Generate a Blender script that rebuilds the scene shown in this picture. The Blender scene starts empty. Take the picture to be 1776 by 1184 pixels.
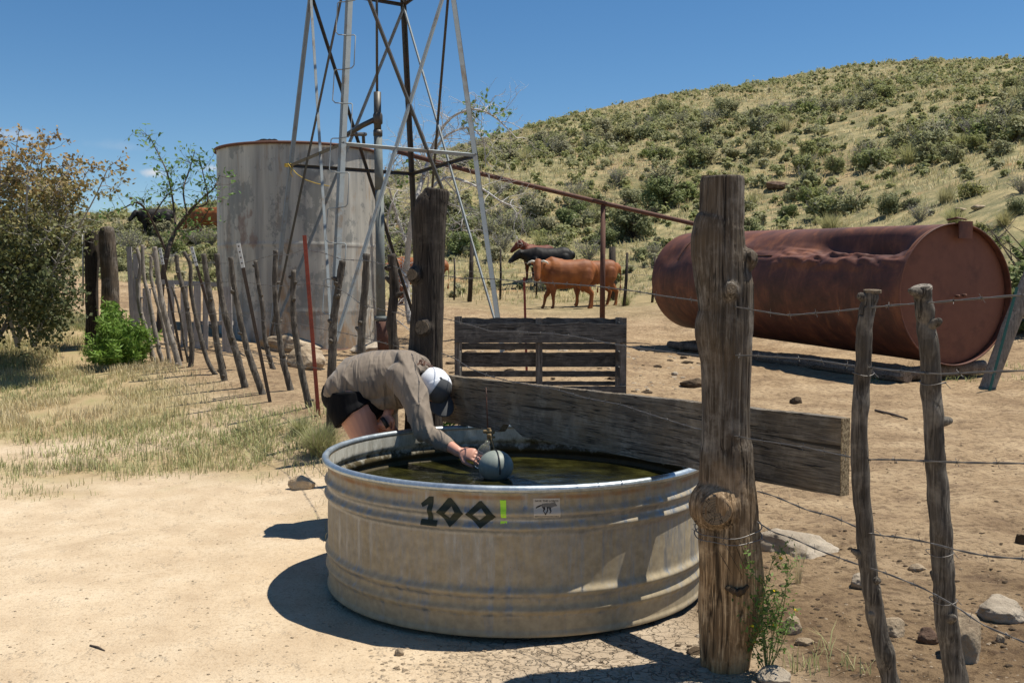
import bpy, bmesh, math, random
import numpy as np
from mathutils import Vector, Matrix, noise as mnoise

# ------------------------------------------------------------------ camera, sky, sun
SC = bpy.context.scene
F_PX, CX, CY, HCAM = 1727.0, 888.0, 592.0, 1.41
PITCH = math.atan(89.0 / F_PX)
cam_d = bpy.data.cameras.new('camera')
cam_d.sensor_width = 36.0
cam_d.lens = 36.0 * F_PX / 1776.0
cam_d.clip_start = 0.05
cam_d.clip_end = 3000
cam = bpy.data.objects.new('camera', cam_d)
SC.collection.objects.link(cam)
cam.location = (0, 0, HCAM)
cam.rotation_euler = (math.radians(90) - PITCH, 0, 0)
SC.camera = cam
SC.view_settings.view_transform = 'Standard'
SC.view_settings.look = 'None'
SC.view_settings.gamma = 1
SC.view_settings.exposure = 0.42
SC.view_settings.use_curve_mapping = False

SUN_AZ, SUN_EL = math.radians(14), math.radians(67.5)      # azimuth measured from +X towards +Y
w = bpy.data.worlds.new("World")
SC.world = w
w.use_nodes = True
wn, wl = w.node_tree.nodes, w.node_tree.links
bg = wn['Background']
sky = wn.new('ShaderNodeTexSky')
sky.sky_type = 'NISHITA'
sky.sun_disc = False
sky.sun_elevation = SUN_EL
sky.sun_rotation = math.pi / 2 - SUN_AZ
sky.altitude = 1600
sky.air_density = 1.0
sky.dust_density = 0.35
sky.ozone_density = 1.6
bg.inputs[1].default_value = 0.062
# two small fair-weather clouds and a faint wisp, by direction in the sky
tc = wn.new('ShaderNodeTexCoord')
nz = wn.new('ShaderNodeTexNoise'); nz.inputs['Scale'].default_value = 38; nz.inputs['Detail'].default_value = 6
wl.new(tc.outputs['Generated'], nz.inputs['Vector'])
acc = None
def _dir(px, py):
    v = Vector(((px - CX) / F_PX, math.cos(PITCH) + (CY - py) / F_PX * math.sin(PITCH), -math.sin(PITCH) + (CY - py) / F_PX * math.cos(PITCH)))
    return v.normalized()
for (px, py, sx, sz, amp) in ((268, 299, .0165, .0068, 1.0), (372, 292, .019, .0062, 1.0), (12, 233, .05, .006, .35), (215, 255, .03, .006, .12)):
    d = _dir(px, py)
    mp = wn.new('ShaderNodeVectorMath'); mp.operation = 'SUBTRACT'
    wl.new(tc.outputs['Generated'], mp.inputs[0]); mp.inputs[1].default_value = d
    ms = wn.new('ShaderNodeVectorMath'); ms.operation = 'MULTIPLY'
    wl.new(mp.outputs[0], ms.inputs[0]); ms.inputs[1].default_value = (1 / sx, 1 / sx, 1 / sz)
    ln = wn.new('ShaderNodeVectorMath'); ln.operation = 'LENGTH'; wl.new(ms.outputs[0], ln.inputs[0])
    ad = wn.new('ShaderNodeMath'); ad.operation = 'MULTIPLY_ADD'
    wl.new(nz.outputs['Fac'], ad.inputs[0]); ad.inputs[1].default_value = 2.6; wl.new(ln.outputs['Value'], ad.inputs[2])
    mr = wn.new('ShaderNodeMapRange'); mr.interpolation_type = 'SMOOTHSTEP'
    wl.new(ad.outputs[0], mr.inputs[0]); mr.inputs[1].default_value = 2.35; mr.inputs[2].default_value = 1.35
    mr.inputs[3].default_value = 0; mr.inputs[4].default_value = amp
    if acc is None: acc = mr.outputs[0]
    else:
        mx = wn.new('ShaderNodeMath'); mx.operation = 'MAXIMUM'; wl.new(acc, mx.inputs[0]); wl.new(mr.outputs[0], mx.inputs[1]); acc = mx.outputs[0]
cm = wn.new('ShaderNodeMix'); cm.data_type = 'RGBA'
wl.new(acc, cm.inputs[0]); wl.new(sky.outputs[0], cm.inputs[6]); cm.inputs[7].default_value = (8.2, 8.6, 9.2, 1)
hs_ = wn.new('ShaderNodeHueSaturation'); hs_.inputs['Saturation'].default_value = 1.27; hs_.inputs['Hue'].default_value = .498; hs_.inputs['Value'].default_value = 1.30
wl.new(sky.outputs[0], hs_.inputs['Color']); wl.new(hs_.outputs[0], cm.inputs[6])
wl.new(cm.outputs[2], bg.inputs[0])

sl = bpy.data.lights.new('sun', 'SUN')
sl.energy = 5.0
sl.angle = math.radians(0.53)
sl.color = (1.0, 0.94, 0.83)
sun = bpy.data.objects.new('sun', sl)
SC.collection.objects.link(sun)
sd = Vector((math.cos(SUN_EL) * math.cos(SUN_AZ), math.cos(SUN_EL) * math.sin(SUN_AZ), math.sin(SUN_EL)))
sun.rotation_euler = sd.to_track_quat('Z', 'Y').to_euler()
sun.location = (6, 2, 15)

rng = random.Random(7)
nr = np.random.RandomState(11)

# ------------------------------------------------------------------ helpers
def At(px, py, Y):
    k = (CY - py) / F_PX
    dx, dy, dz = (px - CX) / F_PX, math.cos(PITCH) + k * math.sin(PITCH), -math.sin(PITCH) + k * math.cos(PITCH)
    t = Y / dy
    return Vector((dx * t, Y, HCAM + dz * t))

class MB:
    def __init__(s): s.v = []; s.f = []; s.smooth = True
    def tube(s, pts, rad, seg=10, cap=True, up=None, oval=None, jitter=0, jr=None):
        """closed tube through pts; rad number/list; oval: list of (a,b) radii across the two side directions"""
        pts = [Vector(p) for p in pts]
        n = len(pts)
        if not hasattr(rad, '__len__'): rad = [rad] * n
        base = len(s.v)
        t0 = (pts[1] - pts[0]).normalized()
        u = Vector(up) if up is not None else (Vector((0, 0, 1)) if abs(t0.z) < .9 else Vector((1, 0, 0)))
        for i, p in enumerate(pts):
            if i == 0: t = pts[1] - pts[0]
            elif i == n - 1: t = pts[-1] - pts[-2]
            else: t = (pts[i + 1] - pts[i]).normalized() + (pts[i] - pts[i - 1]).normalized()
            if t.length < 1e-9: t = t0
            t = t.normalized()
            a = t.cross(u)
            if a.length < 1e-6: a = t.cross(Vector((0, 1, 0)))
            a.normalize(); b = a.cross(t).normalized()
            if up is None: u = b
            ra, rb = (oval[i] if oval else (rad[i], rad[i]))
            for k in range(seg):
                an = 2 * math.pi * k / seg
                q = 1 + (jitter * (jr or rng).uniform(-1, 1) if jitter else 0)
                s.v.append(p + a * (math.cos(an) * ra * q) + b * (math.sin(an) * rb * q))
        for i in range(n - 1):
            for k in range(seg):
                k2 = (k + 1) % seg
                s.f.append((base + i * seg + k, base + i * seg + k2, base + (i + 1) * seg + k2, base + (i + 1) * seg + k))
        if cap:
            s.f.append(tuple(base + k for k in range(seg))[::-1])
            s.f.append(tuple(base + (n - 1) * seg + k for k in range(seg)))
        return s
    def blob(s, pts, rad, seg=16, oval=None, up=None):
        """tube with rounded ends (for voxel unions)"""
        pts = [Vector(p) for p in pts]
        n = len(pts)
        ov = oval or [(r, r) for r in (rad if hasattr(rad, '__len__') else [rad] * n)]
        t0 = (pts[0] - pts[1]).normalized(); t1 = (pts[-1] - pts[-2]).normalized()
        P, O = [], []
        for c in (1.0, .9, .7, .4):
            r = math.sqrt(max(0, 1 - c * c)) if c < 1 else .05
            m = min(ov[0]); P.append(pts[0] + t0 * (m * c)); O.append((ov[0][0] * r, ov[0][1] * r))
        P += pts; O += ov
        for c in (.4, .7, .9, 1.0):
            r = math.sqrt(max(0, 1 - c * c)) if c < 1 else .05
            m = min(ov[-1]); P.append(pts[-1] + t1 * (m * c)); O.append((ov[-1][0] * r, ov[-1][1] * r))
        return s.tube(P, 1, seg, True, up, O)
    def ball(s, c, r, seg=16, rings=10, M=None):
        r = r if hasattr(r, '__len__') else (r, r, r)
        base = len(s.v); c = Vector(c)
        for i in range(rings + 1):
            th = math.pi * i / rings
            for k in range(seg):
                ph = 2 * math.pi * k / seg
                q = Vector((math.sin(th) * math.cos(ph) * r[0], math.sin(th) * math.sin(ph) * r[1], math.cos(th) * r[2]))
                if M is not None: q = M @ q
                s.v.append(c + q)
        for i in range(rings):
            for k in range(seg):
                k2 = (k + 1) % seg
                s.f.append((base + i * seg + k, base + (i + 1) * seg + k, base + (i + 1) * seg + k2, base + i * seg + k2))
        return s
    def box(s, c, size, M=None, taper=1):
        base = len(s.v); c = Vector(c)
        hx, hy, hz = size[0] / 2, size[1] / 2, size[2] / 2
        for z in (-1, 1):
            t = taper if z > 0 else 1
            for (x, y) in ((-1, -1), (1, -1), (1, 1), (-1, 1)):
                q = Vector((x * hx * t, y * hy * t, z * hz))
                if M is not None: q = M @ q
                s.v.append(c + q)
        for f in ((0, 3, 2, 1), (4, 5, 6, 7), (0, 1, 5, 4), (1, 2, 6, 5), (2, 3, 7, 6), (3, 0, 4, 7)):
            s.f.append(tuple(base + i for i in f))
        return s
    def quad(s, a, b, c, d):
        i = len(s.v); s.v += [Vector(a), Vector(b), Vector(c), Vector(d)]; s.f.append((i, i + 1, i + 2, i + 3)); return s
    def mesh(s, name, smooth=None):
        me = bpy.data.meshes.new(name)
        me.from_pydata([tuple(v) for v in s.v], [], s.f)
        me.validate(); me.update()
        if (s.smooth if smooth is None else smooth):
            me.polygons.foreach_set('use_smooth', [True] * len(me.polygons))
        return me
    def build(s, name, mat, parent=None, origin=None, smooth=None, local=False):
        return place(s.mesh(name, smooth), name, mat, parent, origin, local)

def wloc(o):
    v = Vector((0, 0, 0))
    while o is not None: v += o.location; o = o.parent
    return v

def place(me, name, mat, parent=None, origin=None, local=False):
    o = bpy.data.objects.new(name, me)
    SC.collection.objects.link(o)
    if mat is not None: me.materials.append(mat)
    if parent is not None:
        o.parent = parent
        off = wloc(parent)
    else:
        off = Vector(origin) if origin is not None else Vector((0, 0, 0))
        o.location = off
    if not local and off.length > 0: me.transform(Matrix.Translation(-off))
    return o

def tag(o, label=None, cat=None, group=None, kind=None):
    if label: o['label'] = label
    if cat: o['category'] = cat
    if group: o['group'] = group
    if kind: o['kind'] = kind
    return o

def thing(name, label, cat, loc=(0, 0, 0), rz=0, group=None):
    o = bpy.data.objects.new(name, None)
    o.empty_display_size = .1
    SC.collection.objects.link(o)
    o.location = loc; o.rotation_euler = (0, 0, rz)
    return tag(o, label, cat, group)

def evaluated(me, mods):
    o = bpy.data.objects.new('tmp_shape', me)
    SC.collection.objects.link(o)
    for typ, kw in mods:
        m = o.modifiers.new(typ, typ)
        for k, v in kw.items(): setattr(m, k, v)
    dg = bpy.context.evaluated_depsgraph_get()
    dg.update()
    r = bpy.data.meshes.new_from_object(o.evaluated_get(dg))
    bpy.data.objects.remove(o)
    bpy.data.meshes.remove(me)
    r.polygons.foreach_set('use_smooth', [True] * len(r.polygons))
    return r

def union(mb, voxel, smooth=6, factor=.5):
    me = mb.mesh('tmp')
    mods = [('REMESH', dict(mode='VOXEL', voxel_size=voxel))]
    if smooth: mods.append(('SMOOTH', dict(factor=factor, iterations=smooth)))
    return evaluated(me, mods)

def get_co(me):
    a = np.empty(len(me.vertices) * 3); me.vertices.foreach_get('co', a); return a.reshape(-1, 3)
def get_no(me):
    a = np.empty(len(me.vertices) * 3); me.vertices.foreach_get('normal', a); return a.reshape(-1, 3)
def set_co(me, a):
    me.vertices.foreach_set('co', a.reshape(-1)); me.update()

# smooth value noise in numpy
_perm = np.random.RandomState(3).rand(64, 64, 64)
def vnoise(p, scale):
    q = p * scale
    i = np.floor(q).astype(int); f = q - i; f = f * f * (3 - 2 * f)
    i0 = i % 64; i1 = (i + 1) % 64
    r = 0
    for dx in (0, 1):
        for dy in (0, 1):
            for dz in (0, 1):
                wgt = (f[:, 0] if dx else 1 - f[:, 0]) * (f[:, 1] if dy else 1 - f[:, 1]) * (f[:, 2] if dz else 1 - f[:, 2])
                r = r + wgt * _perm[(i1 if dx else i0)[:, 0], (i1 if dy else i0)[:, 1], (i1 if dz else i0)[:, 2]]
    return r * 2 - 1
def fbm(p, scale, octv=4):
    r = 0; a = 1; s = scale
    for _ in range(octv):
        r = r + a * vnoise(p + 17.3 * _, s); a *= .5; s *= 2.03
    return r
def displace(me, fn):
    co = get_co(me); no = get_no(me)
    set_co(me, co + no * fn(co, no)[:, None])

# ------------------------------------------------------------------ materials
class N:
    def __init__(s, name, rough=.8, spec=.3):
        m = bpy.data.materials.new(name); m.use_nodes = True
        s.m = m; s.t = m.node_tree; s.b = s.t.nodes['Principled BSDF']
        s.b.inputs['Roughness'].default_value = rough
        s.b.inputs['Specular IOR Level'].default_value = spec
        s._c = None
    def new(s, t): return s.t.nodes.new(t)
    def link(s, a, b): s.t.links.new(a, b)
    def coord(s, scale=(1, 1, 1), kind='Object', rot=(0, 0, 0)):
        c = s.new('ShaderNodeTexCoord'); m = s.new('ShaderNodeMapping')
        m.inputs['Scale'].default_value = scale; m.inputs['Rotation'].default_value = rot
        s.link(c.outputs[kind], m.inputs[0]); return m.outputs[0]
    def noise(s, vec, scale=5, detail=5, rough=.55, dist=0):
        n = s.new('ShaderNodeTexNoise')
        n.inputs['Scale'].default_value = scale; n.inputs['Detail'].default_value = detail
        n.inputs['Roughness'].default_value = rough; n.inputs['Distortion'].default_value = dist
        if vec is not None: s.link(vec, n.inputs['Vector'])
        return n.outputs['Fac']
    def voro(s, vec, scale=5, feature='F1', rand=1):
        n = s.new('ShaderNodeTexVoronoi'); n.feature = feature
        n.inputs['Scale'].default_value = scale; n.inputs['Randomness'].default_value = rand
        s.link(vec, n.inputs['Vector']); return n.outputs['Distance']
    def ramp(s, fac, stops):
        r = s.new('ShaderNodeValToRGB'); s.link(fac, r.inputs[0])
        e = r.color_ramp.elements
        while len(e) < len(stops): e.new(.5)
        for i, (p, c) in enumerate(stops):
            e[i].position = p
            e[i].color = (c, c, c, 1) if not hasattr(c, '__len__') else (*c[:3], 1)
        return r.outputs[0]
    def mix(s, fac, a, b, mode='MIX'):
        n = s.new('ShaderNodeMix'); n.data_type = 'RGBA'; n.blend_type = mode
        for i, x in ((0, fac), (6, a), (7, b)):
            if isinstance(x, (int, float)): n.inputs[i].default_value = x if i == 0 else (x, x, x, 1)
            elif isinstance(x, tuple): n.inputs[i].default_value = (*x[:3], 1)
            else: s.link(x, n.inputs[i])
        return n.outputs[2]
    def math(s, op, a, b=0, clamp=False):
        n = s.new('ShaderNodeMath'); n.operation = op; n.use_clamp = clamp
        for i, x in ((0, a), (1, b)):
            if isinstance(x, (int, float)): n.inputs[i].default_value = x
            else: s.link(x, n.inputs[i])
        return n.outputs[0]
    def attr(s, name, out='Color'):
        n = s.new('ShaderNodeAttribute'); n.attribute_name = name; return n.outputs[out]
    def sep(s, vec, i):
        n = s.new('ShaderNodeSeparateXYZ'); s.link(vec, n.inputs[0]); return n.outputs[i]
    def rand(s):
        return s.new('ShaderNodeObjectInfo').outputs['Random']
    def col(s, c):
        if isinstance(c, tuple): s.b.inputs['Base Color'].default_value = (*c[:3], 1)
        else: s.link(c, s.b.inputs['Base Color'])
        return s
    def bump(s, h, strength=.5, dist=.01, prev=None):
        n = s.new('ShaderNodeBump'); n.inputs['Strength'].default_value = strength; n.inputs['Distance'].default_value = dist
        s.link(h, n.inputs['Height'])
        if prev is not None: s.link(prev, n.inputs['Normal'])
        s.link(n.outputs[0], s.b.inputs['Normal']); return n.outputs[0]
    def rough(s, x):
        if isinstance(x, (int, float)): s.b.inputs['Roughness'].default_value = x
        else: s.link(x, s.b.inputs['Roughness'])
        return s
    def metal(s, x):
        if isinstance(x, (int, float)): s.b.inputs['Metallic'].default_value = x
        else: s.link(x, s.b.inputs['Metallic'])
        return s

def wood_mat(name, axis, dark, mid, light, crack=1.0, fine=60, warm=None):
    n = N(name, .85, .2)
    sc = [1, 1, 1]; sc[axis] = .05
    v = n.coord(tuple(sc))
    a = n.noise(v, fine, 6, .65, .4)
    b = n.noise(v, fine * .28, 4, .6, .8)
    c = n.noise(n.coord(), 3.0, 4)
    a = n.noise(v, fine * 2.2, 6, .7, .3)
    ck = n.ramp(n.math('ABSOLUTE', n.math('SUBTRACT', n.noise(v, fine * .55, 3, .5, .6), .5)), [(.006, 0.0), (.022, 1.0)])
    ck2 = n.ramp(n.noise(v, fine * .42, 3, .5, 1.2), [(.30, 0.0), (.36, 1.0)])
    gate = n.ramp(n.noise(n.coord(), 5, 3), [(.42, 0.0), (.55, 1.0)])
    ck = n.math('MAXIMUM', ck, n.math('MULTIPLY', gate, .8)); ck = n.math('MULTIPLY', ck, ck2)
    base = n.ramp(a, [(.28, dark), (.5, mid), (.74, light)])
    base = n.mix(n.ramp(b, [(.35, .0), (.7, .6)]), base, tuple((x + y) / 2 for x, y in zip(dark, mid)))
    base = n.mix(n.ramp(n.noise(n.coord(), 7, 5, .7), [(.5, 0.0), (.7, .6)]), base, light)
    if warm: base = n.mix(n.ramp(c, [(.45, 0.0), (.68, .75)]), base, warm)
    base = n.mix(n.math('MULTIPLY', n.math('SUBTRACT', 1.0, ck), .8 * crack), base, tuple(x * .22 for x in dark))
    n.col(base)
    h = n.math('ADD', n.math('MULTIPLY', a, .5), n.math('MULTIPLY', ck, .7))
    n.bump(h, .9, .006)
    return n.m

def flat_mat(name, c, rough=.7, spec=.3, var=.18, scale=14, metallic=0, bump=.2, bd=.003):
    n = N(name, rough, spec)
    f = n.noise(n.coord(), scale, 5)
    n.col(n.mix(f, tuple(x * (1 - var) for x in c), tuple(min(1, x * (1 + var)) for x in c)))
    n.metal(metallic)
    if bump: n.bump(n.noise(n.coord(), scale * 5, 4), bump, bd)
    return n.m

def leaf_mat(name, colors, trans=.42, use_attr=False, rough=.65):
    """colors: ramp over the object's random value (or the 'tint' attribute), varied from leaf to leaf"""
    n = N(name, rough, .25)
    r = n.attr('tint', 'Fac') if use_attr else n.rand()
    k = len(colors)
    base = n.ramp(r, [(i / max(1, k - 1), c) for i, c in enumerate(colors)])
    gi = n.new('ShaderNodeNewGeometry')
    base = n.mix(n.math('MULTIPLY', gi.outputs['Random Per Island'], .6), base, n.mix(.5, base, (.30, .29, .16)))
    base = n.mix(n.math('MULTIPLY', n.noise(n.coord(kind='Object'), 9, 2), .5), base, n.mix(1, base, .55, 'MULTIPLY'))
    n.col(base)
    tr = n.new('ShaderNodeBsdfTranslucent'); n.link(base, tr.inputs[0])
    ms = n.new('ShaderNodeMixShader'); ms.inputs[0].default_value = trans
    out = [x for x in n.t.nodes if x.type == 'OUTPUT_MATERIAL'][0]
    n.link(n.b.outputs[0], ms.inputs[1]); n.link(tr.outputs[0], ms.inputs[2]); n.link(ms.outputs[0], out.inputs[0])
    return n.m

M = {}
M['post'] = wood_mat('weathered_post', 2, (.018, .014, .011), (.085, .070, .055), (.33, .30, .26), 1, 46, (.12, .085, .052))
_nt = M['post'].node_tree; _b = _nt.nodes['Principled BSDF']; _src = _b.inputs['Base Color'].links[0].from_socket
_t = _nt.nodes.new('ShaderNodeTexCoord'); _s = _nt.nodes.new('ShaderNodeSeparateXYZ'); _nt.links.new(_t.outputs['Object'], _s.inputs[0])
_n = _nt.nodes.new('ShaderNodeTexNoise'); _n.inputs['Scale'].default_value = 4; _nt.links.new(_t.outputs['Object'], _n.inputs['Vector'])
_m = _nt.nodes.new('ShaderNodeMath'); _m.operation = 'MULTIPLY_ADD'; _m.inputs[1].default_value = .7; _nt.links.new(_n.outputs['Fac'], _m.inputs[0]); _nt.links.new(_s.outputs[2], _m.inputs[2])
_r = _nt.nodes.new('ShaderNodeMapRange'); _nt.links.new(_m.outputs[0], _r.inputs[0]); _r.inputs[1].default_value = .75; _r.inputs[2].default_value = 1.15; _r.inputs[3].default_value = 1; _r.inputs[4].default_value = 0
_x = _nt.nodes.new('ShaderNodeMix'); _x.data_type = 'RGBA'; _x.blend_type = 'MULTIPLY'; _nt.links.new(_r.outputs[0], _x.inputs[0]); _nt.links.new(_src, _x.inputs[6]); _x.inputs[7].default_value = (2.9, 2.3, 1.55, 1)
_nt.links.new(_x.outputs[2], _b.inputs['Base Color'])
M['post_dark'] = wood_mat('dark_post', 2, (.016, .012, .010), (.050, .040, .031), (.125, .105, .085), 1, 40)
M['stay'] = wood_mat('stay_wood', 2, (.025, .021, .017), (.088, .075, .061), (.27, .24, .20), .8, 60)
M['stay_pale'] = wood_mat('pale_stay_wood', 2, (.10, .085, .07), (.26, .225, .185), (.46, .41, .35), .6, 60)
M['plank'] = wood_mat('plank_wood', 0, (.032, .028, .023), (.15, .13, .105), (.36, .32, .26), 1, 75, (.19, .14, .085))
M['crate'] = wood_mat('crate_wood', 0, (.03, .029, .028), (.095, .09, .083), (.24, .225, .20), 1, 60)
M['cratev'] = wood_mat('crate_upright_wood', 2, (.05, .045, .04), (.14, .125, .11), (.27, .25, .22), 1, 40)
M['timber'] = wood_mat('timber', 1, (.06, .045, .032), (.20, .15, .11), (.36, .28, .21), 1, 30)
M['boards'] = wood_mat('whitewashed_board', 2, (.22, .2, .18), (.42, .39, .36), (.55, .52, .48), .5, 40)
n = N('cut_end', .9, .1)
v = n.coord(); rr = n.new('ShaderNodeTexWave'); rr.wave_type = 'RINGS'; rr.rings_direction = 'Z'
rr.inputs['Scale'].default_value = 34; rr.inputs['Distortion'].default_value = 5; rr.inputs['Detail'].default_value = 4; n.link(v, rr.inputs['Vector'])
pol = n.new('ShaderNodeVectorMath'); pol.operation = 'NORMALIZE'; n.link(v, pol.inputs[0])
rc = n.ramp(n.math('ABSOLUTE', n.math('SUBTRACT', n.noise(pol.outputs[0], 3.2, 2, .5, .4), .5)), [(.008, 0.0), (.03, 1.0)])
cb = n.ramp(rr.outputs['Fac'], [(0, (.085, .062, .042)), (1, (.17, .13, .09))])
cb = n.mix(n.noise(v, 18, 5), cb, (.21, .165, .115)); cb = n.mix(n.math('MULTIPLY', n.math('SUBTRACT', 1.0, rc), .85), cb, (.012, .009, .007))
n.col(cb); n.bump(n.math('ADD', rr.outputs['Fac'], n.math('MULTIPLY', rc, 2)), .5, .004)
M['cut_end'] = n.m

# galvanised stock tank: dusty zinc with spangle, bounced ground light painted into tan dust, rust line under the rim
n = N('galvanised_dusty', .45, .5)
g = n.coord(); z = n.sep(g, 2)
sp = n.noise(n.coord((1, 1, .35)), 42, 5, .7)
st = n.noise(n.coord((1, 1, .12)), 16, 5, .6)
zinc = n.ramp(sp, [(.3, (.17, .19, .205)), (.7, (.33, .34, .35))])
dust_bounce = n.ramp(n.noise(n.coord(), 30, 4), [(.3, (.27, .215, .13)), (.7, (.41, .33, .205))])  # real dirt tone, warmed to carry light bounced off the soil
dm = n.math('ADD', n.math('MULTIPLY', n.math('ADD', n.math('MULTIPLY', st, .5), n.math('MULTIPLY', n.noise(n.coord((1, 1, .25)), 60, 6, .75), .5)), 1.7), n.ramp(z, [(.0, .35), (.22, .1), (.5, -.0), (.58, .1)]))
bnd = n.ramp(n.math('ADD', z, n.math('MULTIPLY', n.noise(g, 6, 3), .03)), [(.0, 0), (.095, .0), (.105, .5), (.12, 0), (.165, 0), (.178, .6), (.195, .0), (.43, .0), (.445, 1.0), (.462, .05), (.49, 0), (.505, 1.0), (.525, .0)])
dm = n.math('SUBTRACT', dm, n.math('MULTIPLY', bnd, .55))
dm = n.math('SUBTRACT', dm, n.math('MULTIPLY', n.ramp(n.noise(n.coord((1, 1, .09), rot=(.0, .12, 0)), 26, 5, .6), [(.52, 0.0), (.64, 1.0)]), .28))
dm = n.ramp(dm, [(.58, .10), (1.0, .95)])
c = n.mix(dm, zinc, dust_bounce)
ring = n.math('MULTIPLY', n.ramp(z, [(.562, 0.0), (.572, 1.0), (.579, 1.0), (.588, 0.0)]), n.ramp(n.noise(g, 9, 4), [(.35, .1), (.6, .85)]))
c = n.mix(ring, c, (.26, .11, .03))
spk = n.ramp(n.voro(n.coord(), 16), [(.02, 1.0), (.05, 0.0)])
c = n.mix(n.math('MULTIPLY', spk, .6), c, (.2, .09, .03))
n.col(c); n.metal(n.ramp(dm, [(0, .75), (.8, .1)])); n.rough(n.ramp(dm, [(0, .38), (1, .8)]))
n.bump(n.noise(n.coord((1, 1, .3)), 6, 3), .12, .02, n.bump(sp, .15, .002))
M['zinc'] = n.m
n = N('galvanised_rim', .35, .5)
g = n.coord()
n.col(n.ramp(n.noise(g, 60, 5, .7), [(.35, (.34, .40, .44)), (.65, (.52, .57, .60))])); n.metal(.75)
n.rough(n.ramp(n.noise(g, 14, 3), [(.3, .32), (.7, .5)])); n.bump(n.noise(g, 80, 3), .1, .002)
M['rim'] = n.m
n = N('tank_inside', .6, .3)
g = n.coord(); z = n.sep(g, 2)
sp = n.noise(n.coord((1, 1, .4)), 24, 6, .7)
c = n.ramp(sp, [(.3, (.30, .28, .22)), (.7, (.62, .60, .52))])
lv = n.math('ADD', z, n.math('MULTIPLY', n.noise(n.coord(), 14, 6, .7), .22))
c = n.mix(n.ramp(lv, [(.60, 1.0), (.655, 0.0)]), c, n.mix(sp, (.012, .011, .006), (.10, .075, .03)))
n.col(c); n.bump(sp, .5, .006)
M['inside'] = n.m
n = N('tank_water', .03, .5)
g = n.coord()
n.b.inputs['IOR'].default_value = 1.33
mm = n.noise(n.coord(), 5, 5, .65)
n.col(n.ramp(mm, [(.38, (.006, .006, .002)), (.55, (.022, .021, .005)), (.75, (.065, .062, .015))]))
n.bump(n.noise(n.coord((1, 2.2, 1)), 20, 3, .5, .8), .30, .012)
M['water'] = n.m

def steel_mat(name, c1, c2, rust=(.15, .07, .03), amt=.3, scale=8, metallic=.5, rough=.5):
    n = N(name, rough, .4); g = n.coord()
    f = n.noise(g, scale, 6, .65)
    c = n.mix(n.noise(g, scale * 5, 4), c1, c2)
    rm = n.ramp(f, [(.62 - amt * .3, 0.0), (.74 - amt * .2, .85)])
    n.col(n.mix(rm, c, rust)); n.metal(n.math('MULTIPLY', n.math('SUBTRACT', 1, rm), metallic)); n.bump(f, .15, .004)
    return n.m
M['galv'] = steel_mat('galvanised_angle', (.23, .26, .27), (.34, .37, .37), (.2, .15, .1), .25, 3, .2, .65)
M['galvpipe'] = steel_mat('dull_galvanised_pipe', (.11, .125, .12), (.19, .21, .20), (.12, .09, .06), .3, 3, .1, .75)
M['galv_dark'] = steel_mat('dull_steel', (.055, .053, .048), (.11, .105, .095), (.10, .06, .04), .3, 4, .4)
M['rustpipe'] = steel_mat('rusty_pipe', (.085, .04, .028), (.16, .075, .05), (.05, .03, .025), .3, 9, .1, .8)
M['wire'] = flat_mat('barbed_wire', (.17, .16, .15), .5, .5, .4, 30, .6, 0)
M['redpost'] = steel_mat('red_painted_steel', (.22, .035, .02), (.34, .075, .04), (.12, .035, .02), .35, 9, 0, .6)
M['brownpost'] = steel_mat('brown_steel_stake', (.05, .035, .028), (.10, .075, .055), (.09, .04, .02), .3, 9, .1, .7)
M['whitepaint'] = flat_mat('white_paint', (.6, .6, .57), .7, .3, .2, 30)
M['greensteel'] = flat_mat('green_steel', (.04, .14, .12), .6, .3, .3, 20)
M['rope'] = flat_mat('yellow_rope', (.55, .38, .07), .8, .2, .25, 60)
M['brass'] = flat_mat('old_brass', (.19, .13, .06), .65, .4, .5, 60, .3)
M['blackplastic'] = flat_mat('black_plastic', (.012, .012, .013), .45, .4, .2, 20)

# big storage tank
n = N('storage_tank_steel', .55, .4)
g = n.coord(); z = n.sep(g, 2)
f = n.noise(n.coord((1, 1, .28)), 2.2, 8, .68, .5)
st = n.noise(n.coord((1, 1, .07)), 5, 6, .6)
c = n.ramp(st, [(.3, (.27, .265, .25)), (.5, (.43, .41, .36)), (.72, (.60, .57, .50))])
c = n.mix(n.ramp(n.math('ADD', f, n.ramp(z, [(0, .12), (1.0, 0.0)])), [(.57, 0.0), (.67, .75)]), c, (.32, .20, .10))
pt = n.ramp(n.noise(n.coord((1, 1, .7), rot=(.3, .2, .5)), 1.9, 9, .72), [(.53, 0.0), (.56, 1.0)])
c = n.mix(n.math('MULTIPLY', pt, .62), c, (.17, .185, .18))
c = n.mix(n.math('MULTIPLY', n.ramp(n.noise(n.coord((1, 1, .04)), 9, 6, .7), [(.5, 0.0), (.66, .55)]), n.ramp(n.noise(n.coord(), 1.2, 3), [(.4, .2), (.6, 1.0)])), c, (.24, .15, .085))
pt2 = n.ramp(n.noise(n.coord((1, 1, .5), rot=(.9, 1.2, .5)), 1.5, 7, .62), [(.63, 0.0), (.67, 1.0)])
c = n.mix(n.math('MULTIPLY', pt2, .6), c, (.19, .10, .07))
n.col(c); n.metal(.2); n.bump(n.noise(g, 1.3, 2), .25, .06, n.bump(f, .2, .01))
M['storage'] = n.m
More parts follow.
